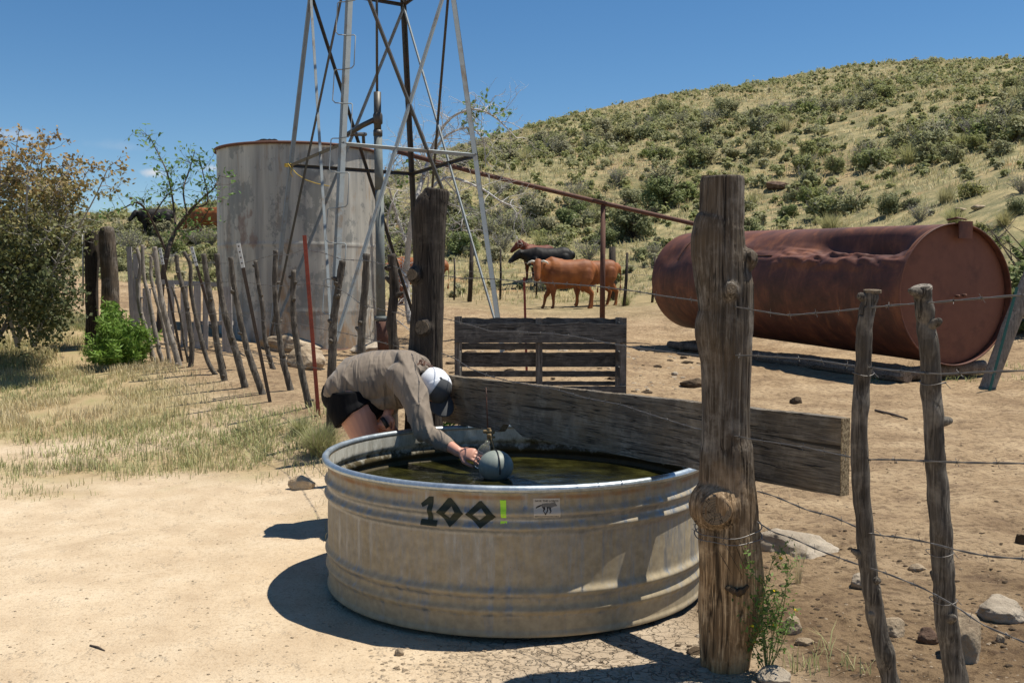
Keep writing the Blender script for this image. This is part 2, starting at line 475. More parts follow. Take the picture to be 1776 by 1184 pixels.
# rusty tank
n = N('rust_tank', .62, .35)
g = n.coord()
f = n.noise(n.coord((.35, 1, 1)), 2.6, 8, .66, .4)
f2 = n.noise(n.coord((1, 1, 1)), 22, 5, .7)
c = n.ramp(f, [(.3, (.050, .021, .016)), (.5, (.12, .044, .028)), (.72, (.25, .095, .045))])
c = n.mix(n.ramp(f2, [(.4, 0.0), (.7, .4)]), c, (.07, .035, .03))
c = n.mix(n.ramp(n.noise(n.coord((1, 1, .1)), 7, 5), [(.55, 0.0), (.70, .5)]), c, (.25, .095, .045))
c = n.mix(n.ramp(n.noise(n.coord((1, 1, .6)), 1.1, 7, .7), [(.52, 0.0), (.62, .55)]), c, (.045, .022, .018))
n.col(c); n.bump(f2, .15, .006)
M['rust'] = n.m

M['rust_end'] = steel_mat('rust_end_plate', (.17, .066, .040), (.24, .098, .056), (.11, .045, .03), .35, 1.8, .05, .7)
def hide(name, c, dark):
    n = N(name, .6, .25); g = n.coord()
    f = n.noise(g, 2.2, 5)
    base = n.mix(n.ramp(f, [(.35, 0.0), (.65, 1.0)]), dark, c)
    n.col(n.mix(n.math('MULTIPLY', n.noise(n.coord((.4, 1, 1)), 40, 4), .4), base, tuple(x * .6 for x in c)))
    n.bump(n.noise(g, 60, 3), .25, .008)
    return n.m
M['hide_orange'] = hide('orange_hide', (.37, .13, .038), (.17, .054, .02))
M['hide_rust'] = hide('red_hide', (.20, .05, .022), (.09, .025, .014))
M['hide_black'] = hide('black_hide', (.010, .008, .007), (.006, .005, .005))
M['horn'] = flat_mat('horn', (.62, .58, .48), .4, .4, .15, 20)
M['eye'] = flat_mat('dark_eye', (.01, .008, .008), .15, .5, .1, 20, 0, 0)
M['nose'] = flat_mat('pink_nose', (.33, .17, .11), .5, .4, .2, 30)
M['eartag'] = flat_mat('ear_tag', (.55, .75, .55), .5, .4, .05, 20)

# skin, cloth
n = N('skin', .5, .4); g = n.coord()
n.col(n.mix(n.noise(g, 9, 4), (.50, .235, .165), (.60, .32, .23)))
n.b.inputs['Subsurface Weight'].default_value = .08
n.b.inputs['Subsurface Radius'].default_value = (.02, .008, .004)
n.bump(n.noise(g, 140, 3), .12, .002)
M['skin'] = n.m
n = N('shirt_cloth', .75, .25); g = n.coord(rot=(0, .5, .2)); g2 = n.coord((3.0, .55, .8), rot=(.35, .75, 0))
fo = n.noise(g2, 4.2, 2, .4, .7)
fo2 = n.noise(n.coord((.7, 2.2, 2.8), rot=(.2, -.5, .3)), 9, 3, .45, .8)
n.col(n.mix(n.noise(g, 300, 2), (.175, .138, .105), (.21, .17, .13)))
def ridge(x, k): return n.math('SUBTRACT', 1.0, n.ramp(n.math('ABSOLUTE', n.math('SUBTRACT', x, .5)), [(0.0, 0.0), (k, 1.0)]))
b1 = n.bump(ridge(fo, .16), .6, .020)
n.bump(n.noise(g, 500, 2), .1, .001, b1)
n.b.inputs['Sheen Weight'].default_value = .15
M['shirt'] = n.m
n = N('shorts_cloth', .85, .12); g = n.coord((1, 1, .35))
n.col((.006, .006, .007)); n.bump(n.noise(g, 14, 3, .5, .5), .5, .02)
M['shorts'] = n.m
n = N('hair', .5, .4); g = n.coord((1, 1, .2))
n.col(n.ramp(n.noise(g, 90, 4), [(.3, (.03, .014, .008)), (.7, (.13, .06, .03))])); n.bump(n.noise(g, 160, 2), .8, .004)
M['hair'] = n.m
n = N('cap_mesh_white', .8, .2); g = n.coord()
vv = n.voro(g, 330, 'F1', .1)
n.col(n.ramp(vv, [(.3, (.62, .64, .68)), (.6, (.80, .81, .83))])); n.bump(vv, .3, .001)
M['cap_white'] = n.m
M['cap_grey'] = flat_mat('cap_grey', (.085, .088, .092), .8, .2, .12, 200)
M['cap_patch'] = flat_mat('cap_patch', (.05, .03, .03), .8, .2, .4, 60)
M['stone'] = None
def stone_mat(name, c1, c2, c3):
    n = N(name, .9, .15); g = n.coord()
    f = n.noise(g, 6, 7, .65, .3)
    n.col(n.ramp(f, [(.3, c1), (.5, c2), (.72, c3)])); n.bump(n.noise(g, 30, 8, .75), .9, .02)
    return n.m
M['stone'] = stone_mat('tan_stone', (.20, .145, .095), (.36, .28, .19), (.50, .41, .30))
M['stone_sand'] = stone_mat('sandy_stone', (.38, .27, .16), (.55, .42, .27), (.66, .54, .38))
M['stone_pale'] = stone_mat('pale_stone', (.27, .22, .165), (.40, .335, .255), (.50, .43, .34))
M['stone_dark'] = stone_mat('dark_stone', (.07, .045, .035), (.14, .09, .065), (.22, .16, .11))
M['clod'] = stone_mat('dung_clod', (.04, .028, .018), (.085, .06, .038), (.14, .10, .065))
M['twig'] = flat_mat('grey_twig', (.27, .255, .235), .8, .2, .3, 30)
M['twig_white'] = flat_mat('bleached_branch', (.50, .48, .45), .8, .2, .25, 20)
M['twig_dark'] = flat_mat('dark_twig', (.09, .07, .055), .8, .2, .3, 30)
M['leaf_shrub'] = leaf_mat('shrub_leaf', [(.42, .41, .25), (.33, .36, .12), (.38, .38, .19), (.27, .33, .10), (.42, .40, .27), (.38, .38, .13)])
M['leaf_shrub_attr'] = leaf_mat('far_shrub_leaf', [(.40, .39, .23), (.34, .36, .14), (.38, .38, .19), (.32, .36, .13), (.42, .40, .26)], use_attr=True)
M['leaf_green'] = leaf_mat('thicket_leaf', [(.21, .27, .10), (.26, .32, .12), (.25, .27, .14)])
M['leaf_bunch'] = leaf_mat('bunchgrass_blade', [(.42, .38, .18), (.32, .33, .13), (.46, .42, .23)])
M['leaf_feather'] = leaf_mat('feathery_green', [(.13, .27, .03), (.24, .40, .06)], .35, True)
M['leaf_sapling'] = leaf_mat('sapling_leaf', [(.12, .24, .06), (.18, .33, .08)], .35, True)
M['leaf_big'] = leaf_mat('big_bush_leaf', [(.055, .075, .022), (.12, .135, .042), (.24, .21, .075), (.38, .24, .085)], .2, True)
M['leaf_weed'] = leaf_mat('weed_leaf', [(.10, .20, .035), (.16, .28, .05)], .35, True)
M['flower'] = flat_mat('yellow_petal', (.75, .55, .02), .6, .2, .1, 20, 0, 0)
M['grass'] = leaf_mat('dry_grass', [(.70, .58, .36), (.64, .54, .30), (.50, .46, .23), (.30, .36, .13), (.55, .44, .32)], .3, True)
# ------------------------------------------------------------------ terrain
# left fence: (list of pixel points top->bottom, depth, radius m, kind)
LF = [
 ([(679,441),(684,500),(679,560),(685,620),(680,690),(682,755)], 7.0, .031, 'dark', 'dark'),
 ([(636,440),(633,500),(628,560),(627,620),(628,690)], 7.6, .026, 'knotty', ''),
 ([(594,452),(585,510),(578,560),(577,600),(574,680)], 8.0, .028, 'smooth', ''),
 ([(509,468),(508,540),(514,590),(522,640),(537,708)], 9.1, .024, '', ''),
 ([(478,434),(477,500),(482,560),(490,620),(503,672)], 10.4, .026, '', ''),
 ([(443,452),(448,490),(455,530),(460,590),(472,634)], 12.2, .024, 'knotty', ''),
 ([(400,446),(405,490),(414,540),(427,600),(440,640),(455,682)], 10.2, .027, '', ''),
 ([(376,440),(380,480),(385,520),(397,570),(412,620),(425,672)], 10.8, .03, '', ''),
 ([(353,440),(360,490),(369,540),(377,600),(389,657)], 11.4, .03, '', ''),
 ([(319,437),(330,460),(331,500),(340,550),(358,620),(377,655)], 11.9, .022, 'crooked', ''),
 ([(306,442),(309,470),(320,510),(328,560),(333,600),(331,632)], 12.4, .026, 'knotty', ''),
 ([(298,497),(306,520),(314,555),(318,585),(326,626)], 12.9, .014, 'thin', ''),
 ([(268,428),(273,470),(280,520),(292,570),(304,610),(312,640)], 12.6, .031, 'pale', 'pale'),
 ([(262,443),(262,480),(270,515),(280,550),(288,590),(294,626)], 13.0, .02, 'pale', 'pale'),
 ([(247,424),(249,475),(258,515),(266,560),(274,600),(281,625)], 13.3, .024, 'pale', 'pale'),
 ([(237,430),(244,460),(240,495),(244,540),(256,580),(266,623)], 13.6, .026, 'pale', 'pale'),
]
TP = [  # steel stakes: top, bottom, depth, material, label
 ((413,422),(470,697), 9.7), ((332,428),(392,628), 12.2), ((277,430),(317,620), 13.1)]
ctrl = []
def C_(px, py, Y):
    p = At(px, py, Y); ctrl.append((p.x, p.y, p.z))
for pts, Y, *_ in LF[3:]: C_(*pts[-1], Y)
C_(555, 702, 8.7)
C_(470, 697, 9.7)
for x, y in ((-4,0),(0,0),(4,0),(-4,3),(4,3),(0,3),(-2.5,5),(0,5),(2.5,5),(-4.5,6.5),(-2.6,7.0),(4,7),(0,6.6),(-12,0),(12,0),(-12,5),(12,5),(1.5,8)): ctrl.append((x, y, 0))
C_(0, 790, 8.4); C_(200, 770, 8.8); C_(420, 790, 8.2)
C_(200, 690, 11.0); C_(0, 700, 11.0); C_(0, 620, 14.2); C_(120, 600, 14.5); C_(180, 560, 16.5); C_(215, 640, 13.4)
ctrl += [(1.2, 12.6, .1), (-.4, 12, .1), (6.5, 13.6, .14), (4, 20.5, .22), (7.5, 17, .35), (12, 14, .5), (14, 25, 2.2), (-1.8, 19.3, .32), (-4.2, 18.5, .30), (-4.4, 20.5, .4), (-2.6, 14.5, .2),
         (-14, 14, .45), (-10, 20, 1.0), (-14, 26, 2.0), (-7, 26, 1.3), (14, 8, .1)]
C_(882, 608, 16.1); C_(780, 545, 24.5); C_(700, 548, 24.5); C_(1000, 545, 25.5); C_(1100, 552, 24)
ctrl = np.array(ctrl)
def _tps(r): return np.where(r > 1e-9, r * r * np.log(r + 1e-12), 0)
_n = len(ctrl)
_K = _tps(np.linalg.norm(ctrl[:, None, :2] - ctrl[None, :, :2], axis=2)) + np.eye(_n) * .8
_P = np.hstack([np.ones((_n, 1)), ctrl[:, :2]])
_A = np.block([[_K, _P], [_P.T, np.zeros((3, 3))]])
_W = np.linalg.solve(_A, np.concatenate([ctrl[:, 2], [0, 0, 0]]))
def near_z(x, y):
    y = np.asarray(y, float); x = np.asarray(x, float)
    k = np.where(y > 26, 26 / np.maximum(y, 26), 1)
    xc = np.clip(x * k, -14, 14); yc = np.clip(y * k, 0, 26)
    out = np.empty(x.shape)
    for s in range(0, x.size, 20000):
        q = np.stack([xc.ravel()[s:s+20000], yc.ravel()[s:s+20000]], 1)
        r = np.linalg.norm(q[:, None, :] - ctrl[None, :, :2], axis=2)
        out.ravel()[s:s+20000] = _tps(r) @ _W[:_n] + _W[_n] + q @ _W[_n+1:]
    fade = np.clip((y + 2) / 3, 0, 1)
    return out * fade
# hillside: skyline elevation (tan above the eye) by image column
SKY_PX = np.array([-1500, 0, 190, 380, 520, 665, 780, 900, 1000, 1200, 1380, 1500, 1600, 1776, 2600])
SKY_TE = np.array([.05, .066, .076, .083, .10, .118, .145, .163, .178, .203, .2215, .229, .2335, .2345, .21])
U_T = np.linspace(-1.2, 1.2, 97)
E_T = np.interp(U_T * F_PX + CX, SKY_PX, SKY_TE)
R0_T = np.interp(U_T, [-1.2, -.35, -.1, .1, .3, .5, 1.2], [36, 35, 30, 29, 26, 19, 17])
RC_T = np.interp(U_T, [-1.2, -.35, -.15, .05, .3, 1.2], [68, 68, 80, 98, 112, 112])
def _rise(y, r0, rc, m):
    d = np.maximum(y - r0, 0); d = np.where(d < 6, d * d / 12, d - 3)
    r1 = rc - 26 - r0 - 3
    over = np.maximum(d - r1, 0)
    over = np.minimum(over, 90)
    return m * np.minimum(d, r1) + m * over - (m + .16) / (2 * 42) * over ** 2 - np.maximum(d - r1 - 90, 0) * .2
_rr = np.linspace(15, 160, 400)
M_T = []
for i, u in enumerate(U_T):
    nz_ = near_z(u * _rr, _rr)
    lo, hi = 0, .8
    for _ in range(30):
        mid = (lo + hi) / 2
        e = ((nz_ + _rise(_rr, R0_T[i], RC_T[i], mid) - HCAM) / _rr).max()
        if e < E_T[i] - .009: lo = mid
        else: hi = mid
    M_T.append(lo)
M_T = np.array(M_T)
def ground_z(x, y, rough=True):
    x = np.atleast_1d(np.asarray(x, float)); y = np.atleast_1d(np.asarray(y, float))
    u = np.clip(x / np.maximum(y, 8), -1.2, 1.2)
    z = near_z(x, y) + np.where(y > 15, _rise(y, np.interp(u, U_T, R0_T), np.interp(u, U_T, RC_T), np.interp(u, U_T, M_T)), 0)
    far = np.clip((y - 26) / 20, 0, 1)
    p = np.stack([x, y, np.zeros_like(x)], 1)
    z = z + far * (.55 * fbm(p, .09, 3) * np.clip((130 - y) / 60, .25, 1))
    if rough:
        z = z + .018 * fbm(p + 5, 1.1, 3) * np.clip((y - 5.2) / 2 + np.abs(x) / 3 - .2, .15, 1)
        # trampled, cloddy corral soil on the right of the fence
        cor = np.clip((x + .515 - (6.1 - y) * .54) * 2.0, 0, 1) * np.clip((y - .5), 0, 1) * np.clip((40 - y) / 15, 0, 1)
        z = z + cor * (.016 * fbm(p + 9, 3.1, 4) + .020 * np.clip(fbm(p + 2, 9, 3) - .15, 0, 1) - .022 * np.clip(vnoise(p + 7, 6.5) - .45, 0, 1))
        z = z + .004 * fbm(p + 3, 9, 2) * np.clip((12 - y) / 4, 0, 1)
        # baked-mud saucer round the foot of the stock tank
        z = z - .02 * np.exp(-(np.maximum(0, np.hypot(x - .02, y - 4.885) - .95) / .25) ** 2)
    return z
def gz(x, y): return float(ground_z(x, y)[0])
def G(px, py):
    """first ground point along a pixel's ray"""
    ys = np.concatenate([np.linspace(2, 30, 1100), np.linspace(30, 130, 900)])
    k = (CY - py) / F_PX
    dy, dz, dx = math.cos(PITCH) + k * math.sin(PITCH), -math.sin(PITCH) + k * math.cos(PITCH), (px - CX) / F_PX
    zr = HCAM + dz / dy * ys; xr = dx / dy * ys
    g = ground_z(xr, ys)
    hit = np.where(zr < g)[0]
    i = hit[0] if len(hit) else len(ys) - 1
    return Vector((xr[i], ys[i], g[i]))

# fan-shaped sheet: fine in front, coarse elsewhere, reaches past the hill's crest
ang = np.concatenate([np.radians(np.linspace(-34, 34, 640)), np.radians(np.linspace(34, 326, 150))[1:-1]])
rad = [0.0, .6, 1.2]
r = 1.8
while r < 420:
    rad.append(r); r *= 1 + (.0095 if 2.2 < r < 30 else .016 if r < 130 else .08)
rad = np.array(rad[1:])
AA, RR = np.meshgrid(ang, rad)
# in front, use depth-like rings so that the hill's crest stays crisp
X = np.sin(AA) * RR; Y = np.cos(AA) * RR
Zg = ground_z(X.ravel(), Y.ravel()).reshape(X.shape)
na, nrr = len(ang), len(rad)
verts = np.stack([X.ravel(), Y.ravel(), Zg.ravel()], 1)
verts = np.vstack([verts, [[0, 0, float(ground_z(0, 0)[0])]]])
idx = np.arange(na * nrr).reshape(nrr, na)
q = np.stack([idx[:-1], np.roll(idx, -1, 1)[:-1], np.roll(idx, -1, 1)[1:], idx[1:]], -1).reshape(-1, 4)[:, ::-1]
faces = [tuple(f) for f in q.tolist()] + [(int(idx[0, k]), na * nrr, int(idx[0, (k + 1) % na])) for k in range(na)]
me = bpy.data.meshes.new('ground')
me.from_pydata(verts.tolist(), [], faces); me.update()
me.polygons.foreach_set('use_smooth', [True] * len(me.polygons))
# zone masks as vertex colour: R corral soil, G grassy bank, B hillside, A cracked mud
vx, vy = verts[:, 0], verts[:, 1]
P3 = np.stack([vx, vy, vx * 0], 1)
line = (vx + .515 - (6.1 - vy) * .54)
left_line = vx + .515 + (vy - 6.1) * .62            # fence running back and left
inside = np.where(vy < 6.1, line, left_line)
R_ = np.clip(inside * 1.6 + .5 + .35 * fbm(P3, .9, 3), 0, 1)
def grass_mask(x, y):
    p = np.stack([x, y, x * 0], 1)
    bank = np.interp(x, [-7, -4.5, -3, -2, -1.2, -.9], [8.3, 8.1, 8.1, 7.7, 6.5, 6.2])
    ll = x + .515 + (y - 6.1) * .62
    return np.clip((y - bank) * .75 + .35 + 1.0 * fbm(p, .8, 4), 0, 1) * np.clip(-ll * 1.3 + .6, 0, 1)
G_ = grass_mask(vx, vy)
B_ = np.clip((vy - np.interp(vx / np.maximum(vy, 5), U_T, R0_T) + 2.5 + 3 * fbm(P3, .12, 3)) / 5, 0, 1) * (vy > 5)
d_t = np.hypot(vx - .2, vy - 4.6)
A_ = np.clip((1.36 - d_t + .22 * fbm(P3, 1.5, 3)) * 3, 0, 1) * np.clip((4.9 - vy) * 2, 0, 1) * np.clip((.95 - vx) * 3, 0, 1) * np.clip((vx + .35) * 2.2, 0, 1)
ca = me.color_attributes.new('zone', 'FLOAT_COLOR', 'POINT')
ca.data.foreach_set('color', np.stack([R_, G_, B_, A_], 1).ravel())
n = N('desert_ground', .95, .12)
at = n.new('ShaderNodeAttribute'); at.attribute_name = 'zone'
sx = n.new('ShaderNodeSeparateColor'); n.link(at.outputs['Color'], sx.inputs[0])
zr, zg, zb, za = sx.outputs[0], sx.outputs[1], sx.outputs[2], at.outputs['Alpha']
g = n.coord()
big = n.noise(g, .55, 5, .6); med = n.noise(g, 3.2, 6, .6); fin = n.noise(g, 45, 6, .75); grit = n.voro(g, 95); pitn = n.noise(g, 17, 6, .72)
path = n.ramp(med, [(.3, (.43, .33, .22)), (.5, (.50, .395, .27)), (.7, (.55, .45, .32))])
path = n.mix(n.ramp(fin, [(.35, .6), (.5, 0.0)]), path, (.31, .225, .14))
path = n.mix(n.ramp(grit, [(.08, .6), (.2, 0.0)]), path, n.mix(fin, (.18, .13, .09), (.62, .54, .42)))
cor = n.ramp(n.noise(g, 1.4, 6, .62), [(.32, (.24, .165, .097)), (.5, (.36, .26, .155)), (.68, (.46, .345, .215))])
cor = n.mix(n.ramp(pitn, [(.38, .75), (.52, 0.0)]), cor, (.13, .085, .052))
cor = n.mix(n.ramp(n.noise(n.coord((1, 1.6, 1)), 2.4, 7, .7), [(.54, 0.0), (.66, .6)]), cor, (.15, .10, .065))
cor = n.mix(n.ramp(grit, [(.06, .5), (.16, 0.0)]), cor, (.46, .38, .29))
bank = n.ramp(n.noise(g, 2.2, 6, .65), [(.3, (.23, .17, .09)), (.5, (.36, .275, .155)), (.7, (.27, .24, .115))])
hill = n.ramp(n.noise(g, .12, 6, .6), [(.35, (.41, .295, .165)), (.5, (.36, .29, .15)), (.66, (.39, .33, .175))])
hill = n.mix(n.ramp(n.noise(g, 1.1, 8, .75), [(.44, .8), (.60, 0.0)]), hill, (.15, .155, .08))
hill = n.mix(n.ramp(n.noise(g, .35, 5, .7), [(.60, 0.0), (.70, .65)]), hill, (.40, .20, .095))
hill = n.mix(n.ramp(n.voro(g, 2.3), [(.07, .8), (.12, 0.0)]), hill, (.50, .42, .33))
pth_d = n.ramp(n.noise(n.coord((1, 1.5, 1)), 1.1, 6, .65), [(.52, 0.0), (.70, .35)])
path = n.mix(pth_d, path, (.40, .29, .18))
mud = n.ramp(med, [(.3, (.30, .235, .165)), (.7, (.46, .375, .275))])
wv = n.new('ShaderNodeVectorMath'); wv.operation = 'ADD'
nzc = n.new('ShaderNodeTexNoise'); nzc.inputs['Scale'].default_value = 14; n.link(g, nzc.inputs['Vector'])
sc_ = n.new('ShaderNodeVectorMath'); sc_.operation = 'SCALE'; n.link(nzc.outputs['Color'], sc_.inputs[0]); sc_.inputs[3].default_value = .13
n.link(g, wv.inputs[0]); n.link(sc_.outputs[0], wv.inputs[1])
crk = n.ramp(n.voro(wv.outputs[0], 15, 'DISTANCE_TO_EDGE'), [(.0, 0.0), (.055, 1.0)])
crkm = n.math('MULTIPLY', n.math('SUBTRACT', 1.0, crk), za)
yy_ = n.sep(g, 1); wet = n.math('MULTIPLY', n.ramp(n.math('MULTIPLY', n.math('ADD', yy_, n.math('MULTIPLY', n.noise(g, .9, 4), 3.0)), .1), [(.50, .95), (.78, .0)]), zr)
cor = n.mix(wet, cor, n.mix(1, cor, (.42, .38, .345), 'MULTIPLY'))
c = n.mix(zr, path, cor)
c = n.mix(zg, c, bank)
c = n.mix(zb, c, hill)
c = n.mix(za, c, mud)
c = n.mix(n.math('MULTIPLY', n.math('MULTIPLY', crkm, n.ramp(n.noise(g, 3.1, 3), [(.42, .05), (.62, 1.0)])), .62), c, (.07, .05, .035))
c = n.mix(n.ramp(big, [(.35, .35), (.6, 0.0)]), c, n.mix(1, c, (.78, .74, .70), 'MULTIPLY'))
n.col(c)
b1 = n.bump(n.math('SUBTRACT', 1.0, crkm), .9, .02)
c_pit = n.ramp(n.noise(g, 7, 4, .6), [(.30, 0.0), (.42, 1.0)])
hh = n.math('ADD', n.math('MULTIPLY', fin, n.math('ADD', .35, zr)), n.math('MULTIPLY', grit, .35))
b2 = n.bump(hh, .55, .012, b1)
b3 = n.bump(n.math('MULTIPLY', pitn, n.math('ADD', .14, zr)), .8, .035, b2)
n.bump(c_pit, .42, .03, b3)
me.materials.append(n.m)
go = bpy.data.objects.new('ground', me); SC.collection.objects.link(go); tag(go, kind='structure')
# ------------------------------------------------------------------ stock tank
n = N('plank_end_grain', .9, .1); n.col(n.mix(n.ramp(n.noise(n.coord(), 130, 4, .7), [(.4, 0.0), (.6, 1.0)]), (.12, .085, .05), (.42, .33, .20))); n.bump(n.noise(n.coord(), 130, 4), .6, .003); M['end_grain'] = n.m
TC = Vector((.02, 4.885, 0)); TR = .915
tank = thing('stock_tank', 'round galvanised metal stock tank full of greenish water, standing in the middle foreground', 'water tank', (TC.x, TC.y, 0))
def rib(z):
    s = 0
    for zc, a, wd in ((.512, .016, .017), (.452, .017, .017), (.185, .016, .018), (.112, .013, .016)):
        s += a * math.exp(-((z - zc) / wd) ** 2)
    return s
zs = list(np.linspace(.012, .600, 110))
prof = [(TR + .004, .004), (TR + .008, .010), (TR + .004, .022)] + [(TR + rib(z), z) for z in zs[3:]]
prof_in = [(TR - .006 + rib(z), z) for z in zs[::-1]]
def lathe(profile, seg, center=(0, 0, 0), close_bottom=False):
    mb = MB(); c = Vector(center)
    for (r, z) in profile:
        for k in range(seg):
            a = 2 * math.pi * k / seg
            mb.v.append(c + Vector((r * math.cos(a), r * math.sin(a), z)))
    for i in range(len(profile) - 1):
        for k in range(seg):
            k2 = (k + 1) % seg
            mb.f.append((i * seg + k, i * seg + k2, (i + 1) * seg + k2, (i + 1) * seg + k))
    if close_bottom:
        mb.f.append(tuple(k for k in range(seg))[::-1])
    return mb
def wob(me, amt=.004):
    co = get_co(me); a = np.arctan2(co[:, 1], co[:, 0]); p = np.stack([np.cos(a) * 2, np.sin(a) * 2, co[:, 2] * 3], 1)
    k = 1 + amt * vnoise(p, 2.3) * np.sin(np.clip(co[:, 2] / .6, 0, 1) * math.pi)
    co[:, 0] *= k; co[:, 1] *= k; set_co(me, co)
mb = lathe(prof, 220); me_ = mb.mesh('side_wall'); wob(me_)
place(me_, 'side_wall', M['zinc'], tank, local=True)
mb = lathe(prof_in + [(.9, .012), (.01, .012)], 220); place(mb.mesh('inner_wall'), 'inner_wall', M['inside'], tank, local=True)
mb = MB()
pr = [(TR + .012 + .0165 * math.cos(t), .612 + .0155 * math.sin(t)) for t in np.linspace(0, 2 * math.pi, 15)]
place(lathe(pr, 220).mesh('rolled_rim'), 'rolled_rim', M['rim'], tank, local=True)
# water
mb = MB(); RW = .899; WZ = .435
mb.v.append(Vector((0, 0, WZ)))
nr_, ns_ = 60, 160
for i in range(1, nr_ + 1):
    for k in range(ns_):
        a = 2 * math.pi * k / ns_; r_ = RW * i / nr_
        mb.v.append(Vector((r_ * math.cos(a), r_ * math.sin(a), WZ + .0022 * mnoise.noise(Vector((r_ * math.cos(a) * 7, r_ * math.sin(a) * 12, 3))))))
for k in range(ns_): mb.f.append((0, 1 + k, 1 + (k + 1) % ns_))
for i in range(nr_ - 1):
    for k in range(ns_):
        k2 = (k + 1) % ns_
        mb.f.append((1 + i * ns_ + k, 1 + (i + 1) * ns_ + k, 1 + (i + 1) * ns_ + k2, 1 + i * ns_ + k2))
wo = mb.build('water', M['water'], None, origin=(TC.x, TC.y, 0), local=True); tag(wo, kind='structure')

# tape lettering and sticker, wrapped on the wall. px -> angle/height on the wall's front
def wall_uv(px, py):
    """pixel -> (angle, z) on the cylinder front"""
    k = (CY - py) / F_PX
    d = Vector(((px - CX) / F_PX, math.cos(PITCH) + k * math.sin(PITCH), -math.sin(PITCH) + k * math.cos(PITCH)))
    o = Vector((0, 0, HCAM)); R = TR + .002
    a = d.x ** 2 + d.y ** 2; b = 2 * (d.x * (o.x - TC.x) + d.y * (o.y - TC.y)); c = (o.x - TC.x) ** 2 + (o.y - TC.y) ** 2 - R * R
    t = (-b - math.sqrt(b * b - 4 * a * c)) / (2 * a)
    p = o + d * t
    return math.atan2(p.y - TC.y, p.x - TC.x), p.z
def wrap_poly(poly_px, off, name, mat, parent, sub=.006):
    """flat shape given in pixels, triangulated finely and laid on the ribbed wall"""
    bm = bmesh.new()
    pts = [wall_uv(*p) for p in poly_px]
    vs = [bm.verts.new((a * TR, z, 0)) for a, z in pts]
    f = bm.faces.new(vs)
    bmesh.ops.triangulate(bm, faces=[f])
    for _ in range(5):
        es = [e for e in bm.edges if e.calc_length() > sub * 2]
        if not es: break
        bmesh.ops.subdivide_edges(bm, edges=es, cuts=1)
        bmesh.ops.triangulate(bm, faces=[f for f in bm.faces if len(f.verts) > 3])
    for v in bm.verts:
        a, z = v.co.x / TR, v.co.y
        r_ = TR + rib(z) + off
        v.co = Vector((r_ * math.cos(a), r_ * math.sin(a), z))
    bmesh.ops.recalc_face_normals(bm, faces=bm.faces)
    me = bpy.data.meshes.new(name); bm.to_mesh(me); bm.free()
    return place(me, name, mat, parent, local=True)
M['tape_dark'] = flat_mat('dark_green_tape', (.022, .028, .018), .6, .3, .2, 60, 0, .2, .001)
M['tape_green'] = flat_mat('lime_tape', (.42, .78, .05), .55, .3, .12, 60, 0, .2, .001)
M['sticker'] = flat_mat('sticker_paper', (.46, .42, .36), .6, .3, .08, 30, 0, 0)
M['ink'] = flat_mat('sticker_ink', (.035, .03, .027), .7, .2, .5, 300, 0, 0)
M['ink_grey'] = flat_mat('sticker_grey_ink', (.16, .15, .135), .7, .2, .5, 300, 0, 0)
# zoomed crop coordinates (700..1000 x 840..930 at 5.92x)
Z = lambda pts: [(700 + x / 5.92, 840 + y / 5.92) for x, y in pts]
one = [[(180,190),(262,120),(308,122),(300,180),(205,224)], [(258,120),(308,122),(304,360),(254,358)], [(190,346),(354,364),(356,419),(192,401)]]
o1 = [[(348,272),(455,138),(480,136),(520,185),(440,284),(400,310)], [(455,165),(485,136),(622,292),(575,335)], [(348,272),(395,262),(520,390),(490,427)], [(450,372),(500,315),(545,270),(618,292),(490,427)]]
o2 = [[(640,298),(775,170),(800,166),(830,215),(715,305),(680,325)], [(765,200),(795,166),(952,325),(905,365)], [(640,298),(690,290),(835,410),(795,440)], [(745,385),(810,345),(870,290),(950,325),(795,440)]]
for name, polys in (('tape_digit_one', one), ('tape_digit_zero', o1), ('tape_digit_zero', o2)):
    root = None
    for i, pl in enumerate(polys):
        o = wrap_poly(Z(pl), .0012 + .0007 * i, name if i == 0 else 'tape_strip', M['tape_dark'], tank)
        if root is None:
            root = o; o['label'] = 'dark green tape stuck on as a ' + ('1' if 'one' in name else 'diamond-shaped 0')
        else: o.parent = root
root = wrap_poly(Z([(988,160),(1052,160),(1055,338),(1003,338)]), .0014, 'tape_exclamation_mark', M['tape_green'], tank); root['label'] = 'lime green tape exclamation mark'
o = wrap_poly(Z([(995,373),(1062,373),(1062,430),(995,430)]), .0014, 'tape_strip', M['tape_green'], tank); o.parent = root
st = wrap_poly(Z([(1332,142),(1605,140),(1606,331),(1334,339)]), .0014, 'sticker', M['sticker'], tank); st['label'] = 'white sticker with a running wolf and small lettering'
# wolf silhouette in sticker crop coordinates (915..980 x 855..905 at 23.68x)
W = lambda pts: [(915 + x / 23.68, 855 + y / 23.68) for x, y in pts]
body = [(560,470),(600,430),(700,410),(800,400),(900,405),(1000,385),(1080,370),(1125,340),(1140,385),(1175,450),(1215,490),(1195,525),(1120,530),(1060,545),(1000,580),(930,590),(820,560),(740,560),(660,590),(590,570),(560,520)]
sh = [[(330,600),(350,560),(420,515),(500,480),(560,470),(565,510),(480,560),(400,585),(350,615)],
      [(590,560),(720,560),(710,660),(650,700),(700,770),(745,800),(740,850),(690,850),(670,780),(615,700),(650,640)],
      [(780,550),(880,560),(830,640),(820,700),(770,780),(720,800),(750,740),(790,660)],
      [(880,560),(960,570),(940,650),(965,700),(900,790),(870,775),(920,710),(880,650)]]
o = wrap_poly(W(body), .0020, 'wolf_picture', M['ink_grey'], tank, .01); o.parent = st
for pl in sh:
    q = wrap_poly(W(pl), .0024, 'wolf_limb', M['ink'], tank, .01); q.parent = st
